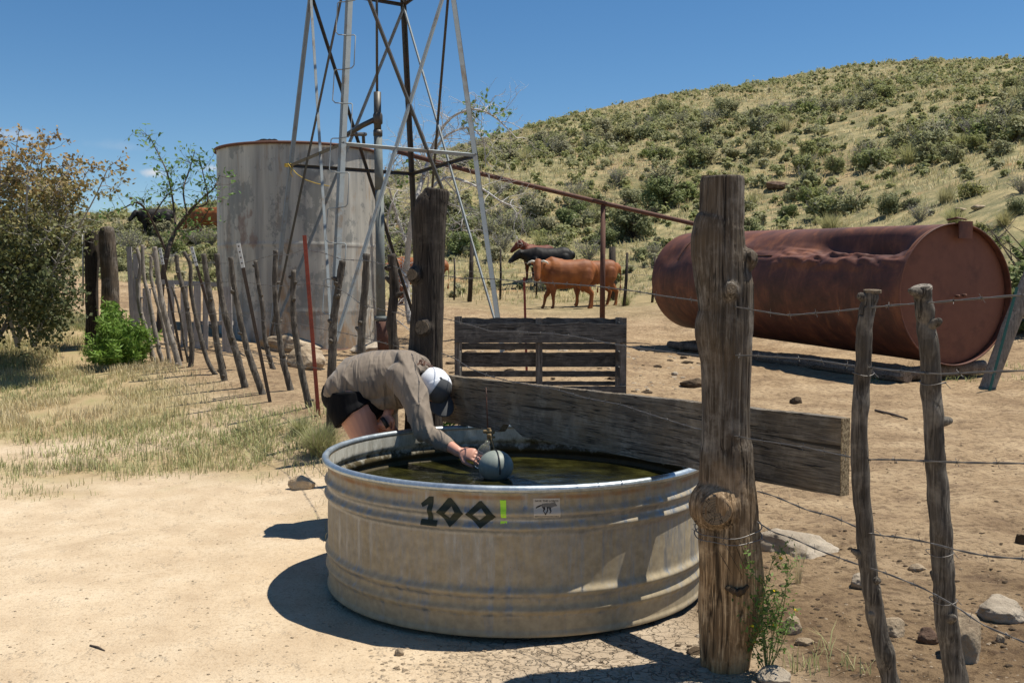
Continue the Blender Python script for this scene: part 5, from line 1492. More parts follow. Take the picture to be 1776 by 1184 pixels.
cow('cow', 'black cow standing behind the horned bull, head stretched out to the left', 33, 952, 499, math.radians(184), M['hide_black'], .98, seed=4, onground=True, head=(1.04, .04, 1.12), hdir=(.82, .12, -.56), tail=False)
cow('cow', 'dark red cow behind the black cow, only its head and back showing', 36, 934, 486, math.radians(222), M['hide_rust'], .88, seed=5, onground=True, head=(.92, -.1, 1.36), hdir=(.55, -.5, -.6))
cow('cow', 'orange-brown cow partly hidden by the dark gnarled post, head lowered', 28.0, 723, 533, math.radians(10), M['hide_orange'], .97, seed=6, head=(.98, 0, .98), hdir=(.55, -.2, -.8)) if False else None
cow('cow', 'orange-brown cow half hidden behind the dark gnarled post', 27.6, 724, 532, math.radians(176), M['hide_orange'], .96, seed=6, head=(.70, .34, 1.10), hdir=loc_dir((.55, -.5, -.65), math.radians(176)))
cow('cow', 'distant black cow on the rise at the left behind the sapling', 44, 270, 412, math.radians(200), M['hide_black'], 1.0, seed=7, onground=True, head=(.9, .1, 1.1), hdir=(.6, .3, -.7))
cow('cow', 'distant orange-brown cow on the rise, cut off by the storage tank', 44, 362, 414, math.radians(170), M['hide_orange'], 1.05, seed=8, onground=True, head=(.95, 0, .82), hdir=(.6, 0, -.8))

# ------------------------------------------------------------------ the person
PY = 5.92
pgz = gz(-.9, 5.85)
person = thing('person', 'person in white and grey cap, taupe top and black shorts, bending over the stock tank', 'person', (-.93, PY, pgz))
A3 = lambda px, py, y: At(px, py, y)
hipR, hipL = A3(609, 692, 5.83), A3(628, 690, 6.02)
kneeR, kneeL = Vector((-.815, 5.80, pgz + .44)), Vector((-.74, 6.06, pgz + .45))
ankR, ankL = Vector((-.93, 5.82, pgz + .085)), Vector((-.86, 6.10, pgz + .085))
shR, shL = A3(706, 655, 5.72), A3(700, 640, 6.10)
elR, wrR = A3(738, 746, 5.47), A3(795, 783, 5.29)
elL, wrL = A3(688, 690, 6.03), A3(672, 716, 5.84)
pel = A3(600, 684, PY); chest = A3(690, 645, PY); neck = A3(725, 640, 5.86); headc = A3(753, 672, 5.78)
mb = MB()
# legs
for hp, kn, an, s in ((hipR, kneeR, ankR, -1), (hipL, kneeL, ankL, 1)):
    mb.blob([hp, hp.lerp(kn, .3), hp.lerp(kn, .65), kn + Vector((-.01, 0, .07)), kn, kn.lerp(an, .25) + Vector((-.012, 0, 0)), kn.lerp(an, .55) + Vector((-.008, 0, 0)), an + Vector((0, 0, .06)), an],
            [.108, .108, .086, .066, .058, .062, .052, .037, .036], 20)
    mb.blob([an + Vector((-.045, 0, -.045)), an + Vector((.03, 0, -.04)), an + Vector((.12, 0, -.058)), an + Vector((.18, 0, -.065))], 1, 14, [(.035, .036), (.04, .04), (.045, .026), (.04, .018)], (0, 0, 1))
# torso
mb.blob([pel, pel.lerp(chest, .35), pel.lerp(chest, .7), chest, neck + Vector((-.05, 0, 0))], 1, 24, [(.155, .115), (.125, .10), (.135, .105), (.155, .11), (.09, .07)], (0, 0, 1))
mb.blob([neck - Vector((.03, 0, 0)), headc.lerp(neck, .25)], [.058, .056], 16)
# head: face points down and forward, crown towards the camera
hF = Vector((.44, -.30, -.84)).normalized(); hU = Vector((.42, -.78, .44)); hU = (hU - hF * hU.dot(hF)).normalized(); hS = hF.cross(hU).normalized()
Mh = Matrix((hS, hF, hU)).transposed()
mb.ball(headc + hU * .015 - hF * .005, (.074, .092, .082), 24, 16, Mh)
mb.ball(headc + hF * .025 - hU * .055, (.056, .062, .062), 20, 14, Mh)
mb.blob([headc + hF * .085 - hU * .005, headc + hF * .104 - hU * .032], [.010, .014], 10)     # nose
mb.blob([headc + hF * .082 - hU * .062 - hS * .018, headc + hF * .082 - hU * .062 + hS * .018], [.009, .009], 8)   # lips
mb.blob([headc + hF * .07 - hU * .098, headc + hF * .066 - hU * .10], [.018, .018], 8)    # chin
for s in (-1, 1):
    mb.blob([headc + hS * (s * .072) - hU * .002, headc + hS * (s * .080) - hU * .035], [.014, .010], 10)
# arms
mb.blob([shR, shR.lerp(elR, .35), elR.lerp(shR, .1), elR, elR.lerp(wrR, .3), wrR.lerp(elR, .12), wrR], [.058, .050, .043, .041, .042, .029, .027], 18)
mb.blob([shL, shL.lerp(elL, .4), elL, elL.lerp(wrL, .35), wrL], [.056, .048, .040, .037, .026], 18)
def hand(mb, wrist, F_, Nn, curl, size=1.0, spread=.12, thumb_side=1, tcurl=.5):
    """F_ finger direction, Nn back-of-hand normal; fingers curl towards -Nn"""
    F_ = F_.normalized(); Nn = (Nn - F_ * Nn.dot(F_)).normalized(); S_ = F_.cross(Nn).normalized() * thumb_side
    k = size
    mb.blob([wrist, wrist + F_ * .035 * k, wrist + F_ * .078 * k], 1, 16, [(.026 * k, .019 * k), (.036 * k, .017 * k), (.039 * k, .0145 * k)], Nn)
    for i, (off, ln, r_) in enumerate(((.030, .068, .0088), (.0105, .077, .009), (-.010, .071, .0086), (-.029, .056, .0077))):
        a0 = wrist + F_ * (.078 * k) + S_ * (off * k)
        d = (F_ + S_ * (off * spread / .03)).normalized(); pts = [a0 - d * .02 * k, a0]; ang_ = 0; p = a0
        for j, f in enumerate((.45, .31, .24)):
            ang_ += curl[i] * (1, 1.15, .8)[j]
            dd = (d * math.cos(ang_) - Nn * math.sin(ang_)).normalized(); p = p + dd * ln * f * k; pts.append(p)
        mb.blob(pts, [r_ * k * 1.08, r_ * k * 1.05, r_ * k, r_ * k * .93, r_ * k * .82], 10)
    t0 = wrist + F_ * .022 * k + S_ * .024 * k
    d1 = (F_ * .62 + S_ * .75 - Nn * .25).normalized(); d2 = (F_ * (.85 - tcurl * .3) + S_ * (.2 - tcurl * .4) - Nn * (.2 + tcurl * .5)).normalized()
    mb.blob([t0, t0 + d1 * .034 * k, t0 + d1 * .034 * k + d2 * .030 * k, t0 + d1 * .034 * k + d2 * .054 * k], [.0135 * k, .0115 * k, .010 * k, .0085 * k], 10)
hdR = (A3(832, 790, 5.23) - wrR).normalized()
hand(mb, wrR + hdR * .008, hdR, Vector((.05, -.75, .55)), (.34, .28, .30, .42), 1.0, .10, 1, .3)
hand(mb, wrL, (A3(656, 729, 5.80) - wrL).normalized() * .7 + Vector((.25, -.1, -.5)), Vector((-.3, -.9, .15)), (.95, 1.0, 1.0, 1.05), .98, .05, -1, .9)
me_ = union(mb, .0042, 5, .5)
place(me_, 'body', M['skin'], person)
# shirt: loose torso, two sleeves, bunched hood at the neck
mb = MB()
s0 = A3(582, 674, PY); s1 = A3(612, 662, PY); s2 = A3(650, 656, PY); s3 = A3(690, 652, PY); s4 = A3(716, 642, 5.88); s5 = A3(735, 640, 5.84)
mb.tube([s0 + Vector((-.035, 0, .03)), s0 + Vector((-.01, 0, .02)), s0 + Vector((.03, 0, .015)), s1, s2, s3, s4, s5], 1, 32, True, (0, 0, 1), [(.155, .085), (.178, .105), (.186, .125), (.186, .150), (.180, .166), (.182, .160), (.150, .122), (.085, .075)])
mb.blob([A3(640, 690, PY), A3(690, 688, PY), A3(708, 670, 5.86)], 1, 18, [(.14, .07), (.15, .075), (.12, .07)], (0, 0, 1))
cuffR = wrR.lerp(elR, .22); 
mb.blob([shR + Vector((-.03, .03, .0)), shR.lerp(elR, .3), shR.lerp(elR, .65), elR + Vector((0, 0, -.01)), elR.lerp(wrR, .35), elR.lerp(cuffR, .8)], [.095, .083, .068, .058, .050, .042], 20)
mb.tube([elR.lerp(cuffR, .8), cuffR], [.042, .036], 20)
cuffL = wrL.lerp(elL, .2)
mb.blob([shL, shL.lerp(elL, .5), elL, elL.lerp(cuffL, .8)], [.08, .062, .052, .042], 18); mb.tube([elL.lerp(cuffL, .7), cuffL], [.043, .036], 18)
# hood and collar folds
hc = A3(724, 646, 5.86)
for k in range(6):
    a0 = .55 + .5 * k; r_ = .115 - .006 * k
    pts = []
    for t in np.linspace(-1.9, 1.7, 16):
        pts.append(hc + Vector((-.045 + .022 * k - .06 * math.cos(t) * .9, -math.sin(t) * (.165 - .014 * k), .02 + (.095 - .008 * k) * math.cos(t) + .010 * math.sin(3 * t + k))))
    mb.blob(pts, [.014 + .004 * math.sin(3 * i / 16 + k) for i in range(16)], 10)
me_ = union(mb, .0062, 4, .5)
def folds(co, no):
    q = co.copy()
    # long soft folds raking from the back down to the belly and the armpit
    t = (q[:, 0] * 1.0 + q[:, 2] * .55)
    w1 = vnoise(np.stack([t * 1.0, q[:, 1] * .5, q[:, 2] * .35], 1), 14)
    w2 = vnoise(np.stack([t * 2.1 + 3, q[:, 1] * .8, q[:, 2] * .5], 1), 22)
    rd = 1 - np.abs(w1); rd2 = 1 - np.abs(w2)
    low = np.clip((1.02 - q[:, 2]) / .22, .15, 1)
    return (.014 * (rd ** 4 - .25) + .003 * (rd2 ** 3 - .3)) * low
displace(me_, folds)
place(me_, 'long_sleeved_top', M['shirt'], person)
# shorts
mb = MB()
rump = A3(590, 684, PY)
mb.blob([rump, A3(606, 692, PY), A3(640, 700, PY)], 1, 26, [(.168, .112), (.176, .132), (.158, .105)], (0, 0, 1))
for hp, kn, s, hem in ((hipR, kneeR, -1, .30), (hipL, kneeL, 1, .30)):
    e = hp.lerp(kn, .27 if s < 0 else .33) + Vector((0, 0, 0))
    mb.tube([hp + Vector((-.02, 0, .05)), hp + Vector((-.012, 0, -.04)), e + Vector((-.010, 0, 0))], [.120, .132, .140], 24, True, (0, 1, 0))
me_ = union(mb, .0065, 4)
displace(me_, lambda co, no: .004 * fbm(co * np.array([1.6, 1, .5]), 13, 3))
place(me_, 'shorts', M['shorts'], person)
# shoes
for an in (ankR, ankL):
    mb = MB(); mb.blob([an + Vector((-.055, 0, -.045)), an + Vector((.03, 0, -.035)), an + Vector((.13, 0, -.052)), an + Vector((.195, 0, -.058))], 1, 18, [(.043, .042), (.048, .05), (.052, .032), (.045, .024)], (0, 0, 1))
    me_ = union(mb, .006, 3); place(me_, 'shoe', M['cap_grey'], person)
# hair: under the cap, a pony tail pushed out behind and strands along the cheek
mb = MB()
mb.ball(headc - hU * .006 - hF * .022, (.088, .092, .088), 24, 16, Mh)
mb.blob([headc - hF * .085 + hU * .01, headc - hF * .135 - hU * .01, headc - hF * .13 - hU * .06 - Vector((.04, 0, 0)), headc - hF * .08 - hU * .10 - Vector((.06, 0, .03))], [.035, .034, .030, .014], 14)
mb.blob([A3(742, 640, 5.80), A3(731, 632, 5.78), A3(724, 640, 5.76), A3(722, 655, 5.73)], [.034, .034, .028, .012], 14)
for i in range(16):
    a = rng.uniform(-.6, .8); s = headc - hF * (.04 + .03 * rng.random()) + hS * (-.07) - hU * .03
    s = headc + hS * rng.choice((-1, -1, 1)) * .07 - hU * rng.uniform(.0, .05) - hF * rng.uniform(-.01, .07)
    mb.blob([s, s + Vector((-.01, 0, -.05)) - hU * .015, s + Vector((rng.uniform(-.03, .02), rng.uniform(-.02, .02), -.11)) - hU * .03], [.009, .007, .003], 8)
me_ = union(mb, .005, 2); displace(me_, lambda co, no: .004 * fbm(co * np.array([1, 1, .4]), 60, 2)); place(me_, 'hair', M['hair'], person)
# cap: crown in two colours, button, visor
cc = headc + hU * .020 - hF * .004
def cap_patch(name, mat, a0, a1, label=None, off=0.0):
    mb = MB(); nu, nv = 48, 20
    for i in range(nu + 1):
        a = a0 + (a1 - a0) * i / nu
        for j in range(nv + 1):
            th_ = (j / nv) * 1.62
            seam = .0025 * abs(math.cos(3 * a)) ** .5
            r1, r2, r3 = .088 + off + seam, .104 + off + seam, .094 + off
            # a = 0 is the front (hF), crown rises slightly forward
            p = cc + (hF * (math.cos(a) * r2) + hS * (math.sin(a) * r1)) * math.sin(th_) ** .85 + hU * (r3 * math.cos(th_) * (1.06 if math.cos(a) > 0 else 1.0))
            mb.v.append(p)
    for i in range(nu):
        for j in range(nv):
            q = i * (nv + 1) + j; mb.f.append((q, q + 1, q + nv + 2, q + nv + 1))
    me = mb.mesh(name)
    me = evaluated(me, [('SOLIDIFY', dict(thickness=.003, offset=-1))])
    return place(me, name, mat, cap)
cap = bpy.data.objects.new('cap', None); SC.collection.objects.link(cap); cap.parent = person; cap.location = headc - person.location
cap_patch('front_panel', M['cap_grey'], -1.05, 1.05)
cap_patch('mesh_back', M['cap_white'], 1.03, 2 * math.pi - 1.03)
for a, mt in ((1.04, 'cap_white'), (-1.04, 'cap_white'), (2.09, 'cap_white'), (-2.09, 'cap_white'), (math.pi, 'cap_white'), (0, 'cap_grey')):
    pts = [cc + (hF * (math.cos(a) * .1075) + hS * (math.sin(a) * .0915)) * math.sin(t_) ** .85 + hU * (.0955 * math.cos(t_) * (1.06 if math.cos(a) > 0 else 1.0)) for t_ in np.linspace(.04, 1.6, 18)]
    MB().tube(pts, .0016, 5).build('seam', M[mt], cap)
MB().ball(cc + hU * .100, (.009, .009, .006), 12, 8, Mh).build('button', M['cap_grey'], cap)
mb = MB(); nu, nv = 26, 10
for side in (0, 1):
    for i in range(nu + 1):
        a = -1.0 + 2.0 * i / nu
        for j in range(nv + 1):
            t = j / nv; ext = .092 * (math.cos(a * .98) ** .5 if abs(a) < 1.55 else 0)
            p = cc + hF * (math.cos(a) * .103 + ext * t) + hS * (math.sin(a) * (.088 + .006 * t)) - hU * (.004 + .030 * (math.sin(a) ** 2) * (1 - .2 * t) * 1.0 + .012 * t) - hU * (.003 * side)
            mb.v.append(p)
K = (nu + 1) * (nv + 1)
for i in range(nu):
    for j in range(nv):
        q = i * (nv + 1) + j
        mb.f.append((q, q + nv + 1, q + nv + 2, q + 1)); mb.f.append((K + q, K + q + 1, K + q + nv + 2, K + q + nv + 1))
for i in range(nu):
    q = i * (nv + 1) + nv; mb.f.append((q, q + nv + 1, K + q + nv + 1, K + q))
mb.build('visor', M['cap_grey'], cap)
mb = MB()
for i in range(9):
    a = -.28 + .56 * i / 8
    for t_ in (1.12, 1.34):
        mb.v.append(cc + (hF * (math.cos(a) * .1075) + hS * (math.sin(a) * .0915)) * math.sin(t_) ** .85 + hU * (.0975 * math.cos(t_) * 1.06))
for i in range(8): mb.f.append((2 * i, 2 * i + 1, 2 * i + 3, 2 * i + 2))
mb.build('patch', M['cap_patch'], cap)
for s in (-1, 1):
    MB().ball(headc + hF * .083 + hS * (s * .030) - hU * .012, .011, 12, 8).build('eye', M['eye'], person)
# black object held in the far hand
hc2 = A3(666, 727, 5.80)
mb = MB(); mb.tube([A3(662, 724, 5.785), A3(667, 731, 5.78), A3(673, 741, 5.775)], [.012, .013, .014], 16)
o = mb.build('black_bottle_cap', M['blackplastic'], None, origin=hc2); o.name = 'small_black_case'; tag(o, 'small black cylindrical case held in the hand resting at the thigh', 'case')

# ------------------------------------------------------------------ float valve, bottle
vx_, vy_ = 847, 5.22
fv = thing('float_valve', 'brass float valve with a dark grey ball float, hanging under the plank in the water', 'float valve', tuple(A3(860, 808, 5.15)))
pr_ = (A3(847, 745, 5.3))
mb = MB(); mb.tube([A3(843, 672, 5.30), A3(844, 700, 5.30), A3(846, 745, 5.29)], .0032, 8); mb.build('drop_pipe', M['rustpipe'], fv)
mb = MB(); mb.tube([A3(848, 742, 5.28), A3(849, 770, 5.27)], [.011, .013], 12); mb.tube([A3(838, 748, 5.28), A3(858, 749, 5.27)], [.010, .010], 10); mb.tube([A3(846, 755, 5.27), A3(858, 758, 5.24)], [.007, .007], 8); mb.tube([A3(849, 752, 5.27), A3(850, 757, 5.27)], [.019, .019], 6)
me_ = union(mb, .0035, 1); place(me_, 'valve_body', M['brass'], fv)
mb = MB(); mb.tube([A3(852, 758, 5.25), A3(857, 775, 5.20), A3(858, 790, 5.15)], .004, 8); mb.build('float_arm', M['brass'], fv)
fc = A3(860, 808, 5.13)
n = N('float_plastic', .5, .4); n.col(n.mix(n.noise(n.coord((1, 1, .2), rot=(.4, .3, 0)), 60, 4), (.17, .20, .18), (.28, .31, .275))); wv_ = n.new('ShaderNodeTexWave'); wv_.inputs['Scale'].default_value = 55; wv_.inputs['Distortion'].default_value = 1.5; n.link(n.coord(rot=(0, .9, 0)), wv_.inputs[0]); n.bump(wv_.outputs['Fac'], .10, .002); M['float'] = n.m
MB().ball(fc, (.091, .091, .082), 40, 26).build('ball_float', M['float'], fv)
pts = [fc + Vector((.093 * math.sin(a) * .25 + .0, -.093 * math.sin(a), .085 * math.cos(a))) for a in np.linspace(-.9, 1.9, 30)]
MB().tube(pts, .0032, 6).build('strap', M['blackplastic'], fv)
n = N('clear_plastic', .05, .5); n.b.inputs['Transmission Weight'].default_value = .93; n.b.inputs['IOR'].default_value = 1.2; n.col((.85, .88, .9)); n.bump(n.noise(n.coord((1, 1, .4)), 40, 3), .5, .01); M['clear'] = n.m
b0, b1 = A3(829, 812, 5.20), A3(845, 768, 5.235)
prof = [(.0, 0), (.020, .002), (.031, .012), (.033, .05), (.031, .07), (.034, .09), (.032, .11), (.024, .128), (.014, .138), (.0135, .155), (.0, .156)]
mb = lathe([(max(r_, .0005), z) for r_, z in prof], 28)
me_ = mb.mesh('water_bottle'); dq = (b1 - b0).to_track_quat('Z', 'Y'); me_.transform(dq.to_matrix().to_4x4())
o = place(me_, 'water_bottle', M['clear'], None, origin=b0, local=True); tag(o, 'clear soft plastic water bottle held by the float valve', 'bottle')
# ------------------------------------------------------------------ vegetation
def leaves_mesh(name, P, NRM, size, aspect=1.6, jit=.35, tint=None, seed=1, droop=0, tri=False):
    """one small leaf quad per point"""
    rs = np.random.RandomState(seed); n_ = len(P)
    nrm = NRM + rs.normal(0, .75, (n_, 3)); nrm /= np.linalg.norm(nrm, axis=1)[:, None] + 1e-9
    r = rs.normal(0, 1, (n_, 3)); a = np.cross(nrm, r); a /= np.linalg.norm(a, axis=1)[:, None] + 1e-9
    b = np.cross(nrm, a)
    s = size * (1 + rs.uniform(-jit, jit, n_))[:, None]
    a = a * s * aspect / 2; b = b * s / 2
    if tri:
        V = np.stack([P - a, P + b * .9 + a * .1, P + a], 1).reshape(-1, 3); k = 3
    else:
        V = np.stack([P - a, P - b + a * .1, P + a, P + b + a * .1], 1).reshape(-1, 3); k = 4
    me = bpy.data.meshes.new(name)
    me.vertices.add(len(V)); me.vertices.foreach_set('co', V.ravel())
    me.loops.add(n_ * k); me.loops.foreach_set('vertex_index', np.arange(n_ * k))
    me.polygons.add(n_); me.polygons.foreach_set('loop_start', np.arange(n_) * k)
    me.update(calc_edges=True)
    if tint is not None:
        at_ = me.attributes.new('tint', 'FLOAT', 'POINT'); at_.data.foreach_set('value', np.repeat(tint, k).astype(np.float32))
    return me
def crown_points(n_, lobes, rs, shell=.55):
    """points through a set of lobes (center, radii): denser towards their surface"""
    wts = np.array([l[1][0] * l[1][1] for l in lobes]); wts = wts / wts.sum()
    idx = rs.choice(len(lobes), n_, p=wts)
    d = rs.normal(0, 1, (n_, 3)); d /= np.linalg.norm(d, axis=1)[:, None]
    r = (shell + (1 - shell) * rs.rand(n_)) * (1 + .18 * rs.normal(0, 1, n_))
    c = np.array([l[0] for l in lobes])[idx]; R = np.array([l[1] for l in lobes])[idx]
    return c + d * R * r[:, None], d
def shrub_variant(seed, n_, leaf, w=1.0, h=.75, nl=11, name='foliage', tri=False):
    rs = np.random.RandomState(seed); lobes = []
    for i in range(nl):
        a = rs.uniform(0, 6.28); q = rs.uniform(0, .36) * w; zz_ = rs.uniform(.18, .72) * h
        rad_ = rs.uniform(.12, .26) * w * (1.1 - .3 * zz_ / h)
        lobes.append(((math.cos(a) * q, math.sin(a) * q, zz_), (rad_, rad_, rad_ * rs.uniform(.7, 1.05))))
    P, D = crown_points(n_, lobes, rs, .72)
    keep = P[:, 2] > .01; P, D = P[keep], D[keep]
    # a few leaf sprays sticking out
    m = n_ // 8; a = rs.uniform(0, 6.28, m); L = rs.uniform(.3, .62, m) * w; t = rs.rand(m)
    sp = rs.randint(0, 14, m); ang_ = sp * .449 + rs.normal(0, .03, m); el_ = .5 + .6 * np.sin(sp * 2.3)
    Q = np.stack([np.cos(ang_) * np.cos(el_) * L, np.sin(ang_) * np.cos(el_) * L, .1 * h + np.sin(el_) * L * 1.35], 1)
    P = np.vstack([P, Q]); D = np.vstack([D, Q / (np.linalg.norm(Q, axis=1)[:, None] + 1e-6)])
    return P, D * 1.2 + np.array([0, 0, .9])
def twigs(mb, rs, n_, w, h, r=.012, sides=3):
    for i in range(n_):
        a = rs.uniform(0, 6.28); q = rs.uniform(.2, .55) * w; top = Vector((math.cos(a) * q, math.sin(a) * q, rs.uniform(.5, 1.05) * h))
        mid = top * .5 + Vector((rs.uniform(-.08, .08) * w, rs.uniform(-.08, .08) * w, .04 * h))
        mb.tube([(0, 0, 0), mid, top], [r, r * .7, r * .3], sides, False)
        for _ in range(2):
            e = mid.lerp(top, rs.random()) ; e2 = e + Vector((rs.uniform(-.2, .2) * w, rs.uniform(-.2, .2) * w, rs.uniform(.05, .25) * h))
            mb.tube([e, e2], [r * .5, r * .2], sides, False)
pyr = random.Random(21)
shrubs = []
for v in range(7):
    P, D = shrub_variant(100 + v, 1500, .05, nl=9 + v % 5, h=.62 + .04 * v)
    f = leaves_mesh('foliage', P, D, .052, 1.5, seed=v)
    mb = MB(); twigs(mb, pyr, 16, 1, .72, .011); t = mb.mesh('twigs')
    f.materials.append(M['leaf_shrub']); t.materials.append(M['twig'] if v % 2 else M['twig_dark'])
    shrubs.append((f, t))
dead = []
for v in range(2):
    mb = MB(); twigs(mb, pyr, 60, 1, .75, .009); t = mb.mesh('twigs'); t.materials.append(M['twig'])
    P, D = shrub_variant(150 + v, 260, .04); f = leaves_mesh('foliage', P, D, .045, 1.5, seed=v); f.materials.append(M['leaf_shrub'])
    dead.append((f, t))
thick = []
for v in range(4):
    P, D = shrub_variant(200 + v, 4200, .05, nl=16, h=.8)
    f = leaves_mesh('foliage', P, D, .040, 1.5, seed=v + 9); mb = MB(); twigs(mb, pyr, 26, 1, .8, .009); t = mb.mesh('twigs')
    f.materials.append(M['leaf_green']); t.materials.append(M['twig_dark']); thick.append((f, t))
def blades_mesh(name, n_, rmax, h, wd, seed, spread=.55, segs=3, tint=None, curve=.35, base_r=.12):
    rs = np.random.RandomState(seed); V = []; F_ = []; T = []
    a = rs.uniform(0, 6.28, n_); lean = np.abs(rs.normal(0, spread, n_)); hh = h * rs.uniform(.55, 1.05, n_)
    b0 = rs.rand(n_) ** .5 * base_r; ba = a + rs.normal(0, .6, n_)
    for i in range(n_):
        d = np.array([math.cos(a[i]), math.sin(a[i]), 0]); s = np.array([-d[1], d[0], 0]) * wd
        o = np.array([math.cos(ba[i]) * b0[i], math.sin(ba[i]) * b0[i], 0]); k = len(V)
        for j in range(segs):
            t = j / segs; off = lean[i] * (t * .6 + curve * t * t) * hh[i]
            p = o + d * off + np.array([0, 0, hh[i] * t * (1 - .15 * t * lean[i])]); V += [p - s * (1 - t * .6), p + s * (1 - t * .6)]
        t = 1; V.append(o + d * lean[i] * (.6 + curve) * hh[i] + np.array([0, 0, hh[i] * (1 - .15 * lean[i])]))
        for j in range(segs - 1): F_.append((k + 2 * j, k + 2 * j + 1, k + 2 * j + 3, k + 2 * j + 2))
        F_.append((k + 2 * segs - 2, k + 2 * segs - 1, k + 2 * segs))
        if tint is not None: T += [tint(rs)] * (2 * segs + 1)
    me = bpy.data.meshes.new(name); me.from_pydata([tuple(v) for v in V], [], F_); me.update()
    if tint is not None:
        at_ = me.attributes.new('tint', 'FLOAT', 'POINT'); at_.data.foreach_set('value', np.array(T, np.float32))
    return me
bunch = []
for v in range(3):
    f = blades_mesh('blades', 260, 1, .75, .008, 300 + v, .62, base_r=.16); f.materials.append(M['leaf_bunch']); bunch.append(f)

# hillside shrubs: positions drawn over the slope, denser in the middle and low, thinner near the crest
hs = np.random.RandomState(42)
cand = []
while len(cand) < 4900:
    y = math.sqrt(hs.uniform(18 ** 2, 116 ** 2)); u = hs.uniform(-.56, .58); x = u * y
    r0 = float(np.interp(u, U_T, R0_T)); rc = float(np.interp(u, U_T, RC_T))
    if y < r0 + 1.5 or y > rc + 2: continue
    t = (y - r0) / (rc - r0)
    nzv = float(fbm(np.array([[x, y, 0]]), .11, 3)[0]); nz2 = float(vnoise(np.array([[x + 50, y, 0]]), .35)[0])
    dens = .50 + .62 * nzv + .2 * nz2 - .38 * max(0, t - .55) / .45
    if t < .08: dens += .1
    if hs.rand() > dens: continue
    big = hs.rand()
    wv2 = (.34 + .75 * big ** 3) * (1.35 if (nzv > .25 and t < .6) else .9)
    if t > .75: wv2 *= .8
    if t < .10: wv2 = min(wv2, 1.1)
    cand.append((x, y, wv2, hs.rand(), hs.randint(1000)))
cand = [c for c in cand if not (1.0 < c[1] < 36 and abs(c[0] / c[1] - .06) < .10 and c[1] < 33)]
cand.sort(key=lambda c: -c[2] / c[1])
def where(x, y):
    px = CX + x / y * F_PX
    if px < 400: s = 'at the left, beyond the left fence'
    elif px < 780: s = 'behind the windmill tower'
    elif px < 1050: s = 'behind the cattle'
    elif px < 1210: s = 'just left of the gnarled foreground post'
    elif px < 1500: s = 'above the middle of the rusty tank'
    else: s = 'above the near end of the rusty tank'
    t = 'low on the slope' if y < 45 else ('halfway up the slope' if y < 68 else 'high on the slope')
    return t, s
def put(root_name, label, cat, group, parts, x, y, w_, hsc, rz, sink=.04):
    z = gz(x, y)
    if len(parts) == 1:
        o = bpy.data.objects.new(root_name, parts[0]); SC.collection.objects.link(o)
    else:
        o = bpy.data.objects.new(root_name, None); o.empty_display_size = .1; SC.collection.objects.link(o)
        for m_, nm in zip(parts, ('foliage', 'twigs')):
            c = bpy.data.objects.new(nm, m_); SC.collection.objects.link(c); c.parent = o
    o.location = (x, y, z - sink * w_); o.rotation_euler = (0, 0, rz); o.scale = (w_, w_, w_ * hsc)
    return tag(o, label, cat, group)
near_set, far_set = cand[:290], cand[290:]
nb_ = 0
for (x, y, w_, q, sd2) in near_set:
    t, s = where(x, y); kind = sd2 % 20
    if kind < 3 and nb_ < 60:
        nb_ += 1
        put('bunchgrass_clump', f'straw-green bunchgrass clump {t}, {s}', 'grass clump', 'bunchgrass clumps on the hillside', (bunch[sd2 % 3],), x, y, w_ * .95, 1.0, q * 6.28)
    elif kind < 6:
        put('shrub', f'bare greyish twiggy shrub {t}, {s}', 'shrub', 'shrubs on the hillside', dead[sd2 % 2], x, y, w_ * 1.0, .95, q * 6.28)
    else:
        put('shrub', f'grey-green shrub {t}, {s}', 'shrub', 'shrubs on the hillside', shrubs[sd2 % 7], x, y, w_ * 1.15, .85 + .3 * q, q * 6.28)
